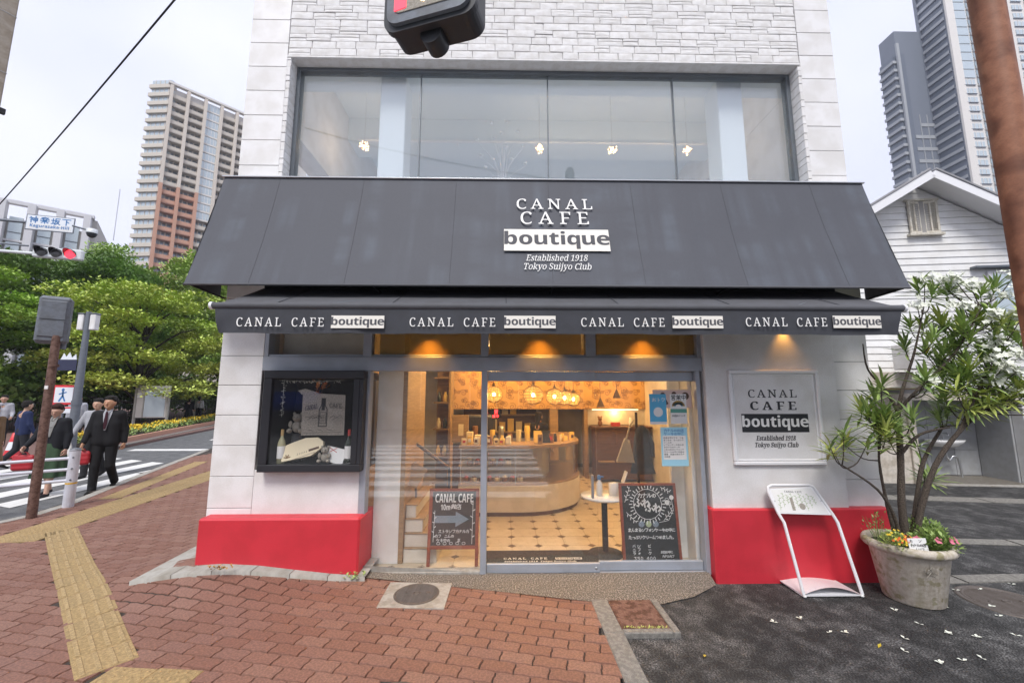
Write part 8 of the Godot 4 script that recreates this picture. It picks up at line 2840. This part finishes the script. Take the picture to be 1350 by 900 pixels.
func person(s: Dictionary) -> Node3D:
	# s: at, turn, height, label, pose numbers, clothes
	var o := thing("person", s.label, "person", s.at, s.turn)
	var k: float = s.height / 1.70
	var cell: float = s.get("cell", 0.016)
	var skin := mat("skin_%d" % used.person, s.get("skin", Color(0.50, 0.30, 0.21)), 0.55)
	skin.subsurf_scatter_enabled = true
	skin.subsurf_scatter_strength = 0.15
	var col := func(key: String, d: Color) -> StandardMaterial3D: return mat("%s_%d" % [key, used.person], s.get(key, d), 0.9, 0, T.speckle, 0.12)
	var J := {}
	for sd in [-1, 1]:
		var L: Array = s.legs[0] if sd < 0 else s.legs[1]      # [thigh swing, knee bend]
		J["hip%d" % sd] = Vector3(sd * 0.085, 0.90, 0)
		J["knee%d" % sd] = limb(J["hip%d" % sd], L[0], sd * 0.02, 0.43)
		J["ankle%d" % sd] = limb(J["knee%d" % sd], L[0] - L[1], sd * 0.0, 0.395)
		var A: Array = s.arms[0] if sd < 0 else s.arms[1]      # [swing, elbow bend, side]
		J["sho%d" % sd] = Vector3(sd * 0.175, 1.385, 0)
		J["elb%d" % sd] = limb(J["sho%d" % sd], A[0], sd * A[2], 0.285)
		J["wri%d" % sd] = limb(J["elb%d" % sd], A[0] + A[1], sd * (A[2] * 0.4 - (A[3] if A.size() > 3 else 0.0)), 0.245)
	var drop: float = minf(J["ankle-1"].y, J["ankle1"].y) - 0.075
	for q in J: J[q] = J[q] - Vector3(0, drop, 0)
	var dy := -drop
	var sc := func(v: Vector3) -> Vector3: return v * k
	var bone := func(a: Vector3, b: Vector3, ra: float, rb: float) -> Array: return [a * k, b * k, ra * k, rb * k]
	var P := func(x: float, y: float, z: float) -> Vector3: return Vector3(x, y + dy, z)
	# body: one skin surface with head, trunk, limbs and hands
	var st := mb()
	var body := []
	for sd in [-1, 1]:
		body.append(bone.call(J["hip%d" % sd], J["knee%d" % sd], 0.062, 0.046))
		body.append(bone.call(J["knee%d" % sd], J["knee%d" % sd].lerp(J["ankle%d" % sd], 0.35), 0.044, 0.050))
		body.append(bone.call(J["knee%d" % sd].lerp(J["ankle%d" % sd], 0.35), J["ankle%d" % sd], 0.050, 0.034))
		body.append(bone.call(J["sho%d" % sd], J["elb%d" % sd], 0.042, 0.034))
		body.append(bone.call(J["elb%d" % sd], J["wri%d" % sd], 0.036, 0.025))
		var fdir: float = s.legs[0][2] if sd < 0 else s.legs[1][2]
		body.append(bone.call(J["ankle%d" % sd] + Vector3(0, -0.04, 0), J["ankle%d" % sd] + Vector3(0, -0.04 - 0.14 * sin(fdir), 0.15 * cos(fdir)), 0.022, 0.016))
		body.append(bone.call(P.call(sd * 0.07, 0.95, 0), P.call(sd * 0.08, 1.34, -0.01), 0.085, 0.085))
	body.append(bone.call(P.call(0, 1.38, -0.025), P.call(0, 1.50, 0.012), 0.048, 0.048))
	blob_mesh(st, body, cell, 0.03)
	# head
	var turn: float = s.get("head_turn", 0.0)
	var nod: float = s.get("nod", 0.0)
	var hb := Basis(Vector3.UP, turn) * Basis(Vector3.RIGHT, nod)
	var hc: Vector3 = P.call(0, 1.585, 0.02)
	var H := func(x: float, y: float, z: float) -> Vector3: return hc + hb * Vector3(x, y, z)
	var head := [
		bone.call(H.call(0, 0.03, -0.018), H.call(0, 0.028, 0.012), 0.078, 0.074),
		bone.call(H.call(-0.018, -0.01, 0.02), H.call(0.018, -0.01, 0.02), 0.064, 0.064),
		bone.call(H.call(-0.022, -0.060, 0.040), H.call(0.022, -0.060, 0.040), 0.034, 0.034),
		bone.call(H.call(0, -0.085, 0.058), H.call(0, -0.075, 0.055), 0.020, 0.022),
		bone.call(H.call(0, 0.012, 0.082), H.call(0, -0.025, 0.100), 0.009, 0.013),
		bone.call(H.call(-0.026, 0.020, 0.075), H.call(0.026, 0.020, 0.075), 0.013, 0.013),
		bone.call(H.call(-0.078, 0.01, 0.0), H.call(-0.080, -0.025, 0.0), 0.014, 0.009),
		bone.call(H.call(0.078, 0.01, 0.0), H.call(0.080, -0.025, 0.0), 0.014, 0.009),
		bone.call(P.call(0, 1.44, 0.0), H.call(0, -0.06, -0.005), 0.050, 0.048)]
	blob_mesh(st, head, maxf(0.006, cell * 0.42), 0.022)
	# hands with palm, four fingers and thumb
	for sd in [-1, 1]:
		var w: Vector3 = J["wri%d" % sd]
		var fw: Vector3 = (w - J["elb%d" % sd]).normalized()
		var across := Vector3(0, 0, 1)
		across = (across - fw * across.dot(fw)).normalized()
		var inn: Vector3 = fw.cross(across) * sd * -1.0
		if inn.x * sd > 0: inn = -inn
		var fing := [bone.call(w, w + fw * 0.03, 0.024, 0.024)]
		for q in 4:
			var o2: Vector3 = across * (0.027 - q * 0.018)
			fing.append(bone.call(w + fw * 0.02 + o2 * 0.7, w + fw * 0.085 + o2, 0.014, 0.0115))
			var f1: Vector3 = w + fw * 0.085 + o2
			var f2: Vector3 = f1 + (fw * 0.8 + inn * 0.6) * (0.036 if q in [1, 2] else 0.030)
			var f3: Vector3 = f2 + (fw * 0.15 + inn * 1.0) * 0.030
			fing.append(bone.call(f1, f2, 0.0095, 0.009))
			fing.append(bone.call(f2, f3, 0.009, 0.0078))
		fing.append(bone.call(w + fw * 0.02 + across * 0.022, w + fw * 0.055 + across * 0.050 + inn * 0.012, 0.013, 0.011))
		fing.append(bone.call(w + fw * 0.055 + across * 0.050 + inn * 0.012, w + fw * 0.085 + across * 0.045 + inn * 0.030, 0.010, 0.0085))
		if cell < 0.02: blob_mesh(st, fing, 0.0065, 0.006)
		else: blob_mesh(st, fing, 0.014, 0.01)
	build(st, "body", skin, o)
	if s.get("face", true):
		for sd in [-1, 1]:
			st = mb(); ball(st, H.call(sd * 0.031, 0.006, 0.083) * k, Vector3(0.010, 0.0045, 0.0045) * k, 8, 5); build(st, "eye", M.ink, o)
			st = mb(); tube(st, [H.call(sd * 0.016, 0.027, 0.088) * k, H.call(sd * 0.034, 0.031, 0.083) * k, H.call(sd * 0.050, 0.024, 0.070) * k], [0.0022, 0.0026, 0.0016], 5); build(st, "eyebrow", M.ink, o)
		st = mb(); tube(st, [H.call(-0.022, -0.052, 0.073) * k, H.call(0, -0.054, 0.081) * k, H.call(0.022, -0.052, 0.073) * k], [0.003, 0.005, 0.003], 6); build(st, "mouth", mat("lip_%d" % used.person, Color(0.40, 0.14, 0.11), 0.5), o)
	# hair
	st = mb()
	var hair := [bone.call(H.call(0, 0.058, -0.030), H.call(0, 0.066, 0.004), 0.086, 0.077), bone.call(H.call(-0.03, 0.01, -0.05), H.call(0.03, 0.01, -0.05), 0.058, 0.058), bone.call(H.call(-0.042, 0.092, 0.042), H.call(0.036, 0.096, 0.042), 0.027, 0.029)]
	for sd in [-1, 1]: hair.append(bone.call(H.call(sd * 0.062, 0.055, 0.02), H.call(sd * 0.070, -0.005 if not s.get("long", false) else -0.06, -0.008), 0.024, 0.017))
	if s.get("long", false): hair.append(bone.call(H.call(0, 0.0, -0.055), H.call(0, -0.09, -0.06), 0.062, 0.05))
	if s.get("longer", false): hair.append(bone.call(H.call(0, -0.06, -0.06), H.call(0.02, -0.26, -0.075), 0.06, 0.04))
	blob_mesh(st, hair, maxf(0.007, cell * 0.45), 0.02)
	build(st, "hair", col.call("hair", Color(0.018, 0.014, 0.012)), o)
	# upper garment
	st = mb()
	var top := []
	var puff: float = s.get("puff", 0.0)
	for sd in [-1, 1]:
		top.append(bone.call(P.call(sd * 0.075, 0.90 if s.get("jacket", false) else 0.98, 0.005), P.call(sd * 0.085, 1.20, 0.0), 0.112 + puff, 0.104 + puff))
		top.append(bone.call(P.call(sd * 0.085, 1.20, 0.0), P.call(sd * 0.105, 1.345, -0.008), 0.104 + puff, 0.092 + puff * 0.5))
		top.append(bone.call(P.call(sd * 0.06, 1.39, -0.01), J["sho%d" % sd] + Vector3(-sd * 0.012, -0.006, 0), 0.062, 0.064 + puff * 0.3))
		top.append(bone.call(J["sho%d" % sd], J["elb%d" % sd], 0.064 + puff * 0.4, 0.052 + puff * 0.4))
		if s.get("sleeves", true): top.append(bone.call(J["elb%d" % sd], J["wri%d" % sd] + (J["elb%d" % sd] - J["wri%d" % sd]).normalized() * 0.02, 0.052 + puff * 0.4, 0.040 + puff * 0.3))
	if not s.get("jacket", false): top.append(bone.call(P.call(-0.03, 1.41, -0.002), P.call(0.03, 1.41, -0.002), 0.064, 0.064))
	if s.get("coat", false):
		for sd in [-1, 1]: top.append(bone.call(P.call(sd * 0.08, 0.95, 0.0), P.call(sd * 0.12, 0.45, 0.0), 0.12, 0.15))
	blob_mesh(st, top, cell, 0.025)
	build(st, "jacket" if s.get("jacket", false) else ("coat" if s.get("coat", false) else "shirt"), col.call("top", Color(0.02, 0.02, 0.024)), o)
	# lower garment
	if s.has("skirt"):
		st = mb()
		st.set_smooth_group(0)
		var rows := [[0.98, 0.150], [0.88, 0.185], [0.70, 0.215], [0.52, 0.245], [0.36, 0.265]]
		for i in rows.size() - 1:
			for j in 40:
				var q := []
				for e in [[i + 1, j], [i + 1, j + 1], [i, j + 1], [i, j]]:
					var a: float = TAU * e[1] / 40.0
					var r: float = rows[e[0]][1] * (1.0 + 0.05 * e[0] * 0.5 * sin(a * 9.0 + e[0] * 0.4))
					q.append(Vector3(sin(a) * r, rows[e[0]][0] + dy, cos(a) * r * 0.82) * k)
				quad(st, q[0], q[1], q[2], q[3])
		build(st, "skirt", col.call("skirt", Color(0.05, 0.10, 0.06)), o)
	else:
		st = mb()
		var tr := []
		for sd in [-1, 1]:
			tr.append(bone.call(J["hip%d" % sd] + Vector3(0, 0.05, 0), J["knee%d" % sd], 0.098, 0.070))
			tr.append(bone.call(J["knee%d" % sd], J["ankle%d" % sd] + Vector3(0, -0.015, -0.01), 0.070, 0.060))
			tr.append(bone.call(J["ankle%d" % sd] + Vector3(0, -0.02, -0.01), J["ankle%d" % sd] + Vector3(0, -0.02, 0.03), 0.050, 0.046))
		tr.append(bone.call(P.call(-0.06, 0.95, 0), P.call(0.06, 0.95, 0), 0.105, 0.105))
		blob_mesh(st, tr, cell, 0.02)
		build(st, "trousers", col.call("legs_wear", Color(0.018, 0.018, 0.021)), o)
	# shoes
	for sd in [-1, 1]:
		st = mb()
		var an: Vector3 = J["ankle%d" % sd]
		var fd: float = s.legs[0][2] if sd < 0 else s.legs[1][2]
		var fwd := Vector3(0, -sin(fd), cos(fd))
		var flat: float = 0.6 if s.has("skirt") else 1.0
		blob_mesh(st, [bone.call(an + Vector3(0, -0.042, -0.02), an + Vector3(0, -0.046, 0) + fwd * 0.08, 0.040 * lerpf(0.8, 1, flat), 0.036), bone.call(an + Vector3(0, -0.046, 0) + fwd * 0.08, an + Vector3(0, -0.052, 0) + fwd * 0.19, 0.036, 0.024)], maxf(0.009, cell * 0.6), 0.01)
		build(st, "shoe", col.call("shoes", Color(0.012, 0.011, 0.011)), o)
	# open collar, shirt front and tie
	if s.has("shirt_front"):
		st = mb()
		var zf := 0.104 + puff
		st.set_smooth_group(0)
		var V := [[0.055, 1.455, 0.052], [0.062, 1.40, 0.086], [0.042, 1.28, zf], [0.012, 1.10, zf + 0.006]]
		for i in 3:
			for m in [-1, 1]:
				var q := [P.call(0, V[i][1] - 0.01, V[i][2] + 0.008), P.call(m * V[i][0], V[i][1], V[i][2] - 0.004), P.call(m * V[i + 1][0], V[i + 1][1], V[i + 1][2] - 0.004), P.call(0, V[i + 1][1], V[i + 1][2] + 0.008)]
				for e in 4: q[e] = q[e] * k
				if m < 0: quad(st, q[0], q[1], q[2], q[3])
				else: quad(st, q[3], q[2], q[1], q[0])
		build(st, "shirt_front", col.call("shirt_front", Color(0.70, 0.70, 0.72)), o)
		for m in [-1, 1]:
			st = mb()
			blob_mesh(st, [bone.call(P.call(m * 0.045, 1.47, 0.035), P.call(m * 0.02, 1.425, 0.085), 0.014, 0.010)], 0.006, 0.004)
			build(st, "collar", M["shirt_front_%d" % used.person], o)
		if s.has("tie"):
			st = mb()
			prism(st, PackedVector2Array([Vector2(-0.012, 1.435), Vector2(0.012, 1.435), Vector2(0.016, 1.41), Vector2(0.026, 1.22), Vector2(0.012, 1.12), Vector2(-0.012, 1.12), Vector2(-0.026, 1.22), Vector2(-0.016, 1.41)]), 0.0, 0.012, Transform3D(Basis(Vector3.RIGHT, -0.10).scaled(Vector3.ONE * k), Vector3(0, dy * k, -0.035 * k)) * Transform3D(Basis(), Vector3(0, 0, 0.0)))
			var tie := build(st, "tie", col.call("tie", Color(0.10, 0.015, 0.03)), o)
			tie.position = Vector3(0, 0.006, 0.285 * k)
	o.set_meta("wrist_right", J["wri-1"] * k)
	o.set_meta("wrist_left", J["wri1"] * k)
	return o

func hand_point(o: Node3D, key: String, drop := 0.08) -> Vector3:
	var v: Vector3 = o.get_meta(key)
	return o.transform * (v - Vector3(0, drop, 0))

func hand_bag(label: String, at: Vector3, turn: float, w: float, h: float, m: Material, strap: float) -> void:
	var b := thing("hand_bag", label, "bag", at, turn)
	var st := mb()
	st.set_smooth_group(0)
	blob_mesh(st, [[Vector3(-w * 0.36, -strap - h * 0.86, 0), Vector3(w * 0.36, -strap - h * 0.84, 0), 0.05, 0.05], [Vector3(-w * 0.39, -strap - h * 0.58, 0), Vector3(w * 0.37, -strap - h * 0.56, 0), 0.05, 0.05], [Vector3(-w * 0.40, -strap - h * 0.30, 0), Vector3(w * 0.40, -strap - h * 0.28, 0), 0.042, 0.042], [Vector3(-w * 0.42, -strap - 0.02, 0), Vector3(w * 0.40, -strap - 0.03, 0), 0.028, 0.028]], 0.012, 0.03)
	build(st, "bag_body", m, b)
	for s in [-1.0, 1.0]:
		st = mb(); tube(st, smooth_line([Vector3(-w * 0.25, -strap - 0.02, 0.02 * s), Vector3(-w * 0.12, -0.01, 0.01 * s), Vector3(w * 0.12, -0.01, 0.01 * s), Vector3(w * 0.25, -strap - 0.02, 0.02 * s)], 4), [0.007], 6); build(st, "handle", m, b)

func people() -> void:
	var red := mat("bag_red", Color(0.42, 0.02, 0.03), 0.5, 0, T.soft, 0.2)
	var walk := [[0.10, 0.10, 0.0], [-0.10, 0.62, 0.5]]
	var a := person({at = Vector3(-7.58, -0.068, -3.85), turn = deg_to_rad(24.0), height = 1.78, label = "man in a black suit with a dark red tie striding over the crossing", legs = [[0.16, 0.16, 0.0], [0.02, 0.75, 0.75]], arms = [[0.10, 0.35, 0.22], [-0.15, 0.30, 0.20]], jacket = true, shirt_front = Color(0.72, 0.74, 0.80), tie = Color(0.07, 0.01, 0.025), puff = 0.012, head_turn = -0.25, nod = -0.04, skin = Color(0.46, 0.25, 0.15), top = Color(0.012, 0.012, 0.016), legs_wear = Color(0.012, 0.012, 0.015)})
	hand_bag("crumpled red bag hanging from the right hand of the suited man", hand_point(a, "wrist_right", 0.09), 0.5, 0.20, 0.24, red, 0.05)
	a = person({at = Vector3(-8.30, -0.068, -3.60), turn = deg_to_rad(12.0), height = 1.64, label = "woman in a navy cardigan and green skirt looking down on the crossing", legs = [[-0.12, 0.25, 0.1], [0.22, 0.10, 0.0]], arms = [[0.25, 0.55, 0.18], [0.0, 0.25, 0.20]], jacket = true, skirt = Color(0.075, 0.15, 0.075), shirt_front = Color(0.50, 0.50, 0.48), puff = 0.006, nod = 0.30, head_turn = 0.2, hair = Color(0.07, 0.022, 0.015), top = Color(0.012, 0.014, 0.022), shoes = Color(0.02, 0.015, 0.02), skin = Color(0.55, 0.34, 0.25)})
	hand_bag("red leather handbag held by the woman in the green skirt", hand_point(a, "wrist_right", 0.09), 0.2, 0.30, 0.26, red, 0.05)
	person({at = Vector3(-11.15, -0.068, -5.0), turn = deg_to_rad(80.0), height = 1.58, label = "woman with long dark hair in a tan coat at the left edge", legs = [[0.12, 0.1, 0.0], [-0.12, 0.3, 0.2]], arms = [[0.1, 0.3, 0.12], [-0.1, 0.3, 0.12]], coat = true, long = true, longer = true, top = Color(0.33, 0.19, 0.09), skirt = Color(0.33, 0.19, 0.09), hair = Color(0.03, 0.008, 0.012), shoes = Color(0.25, 0.12, 0.08), cell = 0.022, face = false})
	person({at = Vector3(-12.15, -0.068, -6.5), turn = deg_to_rad(160.0), height = 1.66, label = "man in a blue jacket mostly hidden behind the brown pole", legs = walk, arms = [[0.1, 0.3, 0.15], [-0.1, 0.3, 0.15]], jacket = true, top = Color(0.025, 0.045, 0.15), legs_wear = Color(0.03, 0.03, 0.04), cell = 0.022, face = false})
	person({at = Vector3(-17.1, 0.02, -10.2), turn = deg_to_rad(40.0), height = 1.72, label = "man in a white shirt standing on the far pavement at the left", legs = [[0.05, 0.05, 0.0], [-0.05, 0.05, 0.0]], arms = [[0.15, 1.2, 0.2], [0.1, 0.9, 0.2]], top = Color(0.70, 0.71, 0.78), legs_wear = Color(0.03, 0.03, 0.04), cell = 0.024, face = false})
	person({at = Vector3(-14.9, 0.02, -10.5), turn = deg_to_rad(30.0), height = 1.72, label = "man in a white shirt behind the woman in the green skirt", legs = [[0.05, 0.05, 0.0], [-0.05, 0.05, 0.0]], arms = [[0.0, 0.2, 0.15], [0.0, 0.2, 0.15]], top = Color(0.66, 0.70, 0.78), legs_wear = Color(0.03, 0.03, 0.05), cell = 0.024, face = false})
	a = person({at = Vector3(-9.15, -0.068, -5.25), turn = deg_to_rad(15.0), height = 1.72, label = "person in a white sleeved top walking behind the suited man", legs = [[0.1, 0.1, 0.0], [-0.1, 0.4, 0.3]], arms = [[0.25, 0.30, 0.35], [-0.1, 0.2, 0.15]], top = Color(0.66, 0.67, 0.72), legs_wear = Color(0.03, 0.03, 0.035), cell = 0.02, face = false})
	var um := thing("umbrella", "closed white umbrella held by the walker behind the suited man", "umbrella", hand_point(a, "wrist_right", 0.06))
	var st := mb(); lathe(st, [Vector2(0.0, -0.62), Vector2(0.012, -0.56), Vector2(0.055, -0.34), Vector2(0.04, -0.16), Vector2(0.012, -0.06)], 12); build(st, "canopy", M.paper, um)
	st = mb(); rod(st, Vector3(0, -0.1, 0), Vector3(0, 0.06, 0), 0.011, 8); build(st, "handle", M.paper, um)
	person({at = Vector3(-19.9, 0.02, -22.3), turn = deg_to_rad(200.0), height = 1.60, label = "far woman in a black dress walking away beyond the notice board", legs = walk, arms = [[0.1, 0.3, 0.12], [-0.2, 0.3, 0.12]], top = Color(0.015, 0.015, 0.018), skirt = Color(0.013, 0.013, 0.016), long = true, cell = 0.035, face = false})
	a = person({at = Vector3(-20.0, 0.02, -23.3), turn = deg_to_rad(190.0), height = 1.64, label = "far woman in a white top and black trousers walking away", legs = walk, arms = [[0.1, 0.3, 0.18], [-0.1, 0.2, 0.18]], top = Color(0.68, 0.67, 0.66), cell = 0.035, face = false, long = true})
	hand_bag("pale tote bag carried by the far woman in the white top", hand_point(a, "wrist_left", 0.08), 0.3, 0.34, 0.30, M.linen, 0.08)
	person({at = Vector3(-20.4, 0.02, -25.8), turn = deg_to_rad(200.0), height = 1.60, label = "far person in a blue jacket half hidden by the cafe corner", legs = walk, arms = [[0.2, 0.6, 0.1], [0.1, 0.6, 0.1]], top = Color(0.10, 0.16, 0.26), cell = 0.035, face = false})
	person({at = Vector3(0.72, 0.0, -4.35), turn = deg_to_rad(150.0), height = 1.38, label = "shop assistant with long black hair behind the counter", legs = [[0.0, 0.0, 0.0], [0.0, 0.0, 0.0]], arms = [[0.3, 0.9, 0.15], [0.3, 0.9, 0.15]], top = Color(0.015, 0.013, 0.013), long = true, longer = true, cell = 0.022, face = false})
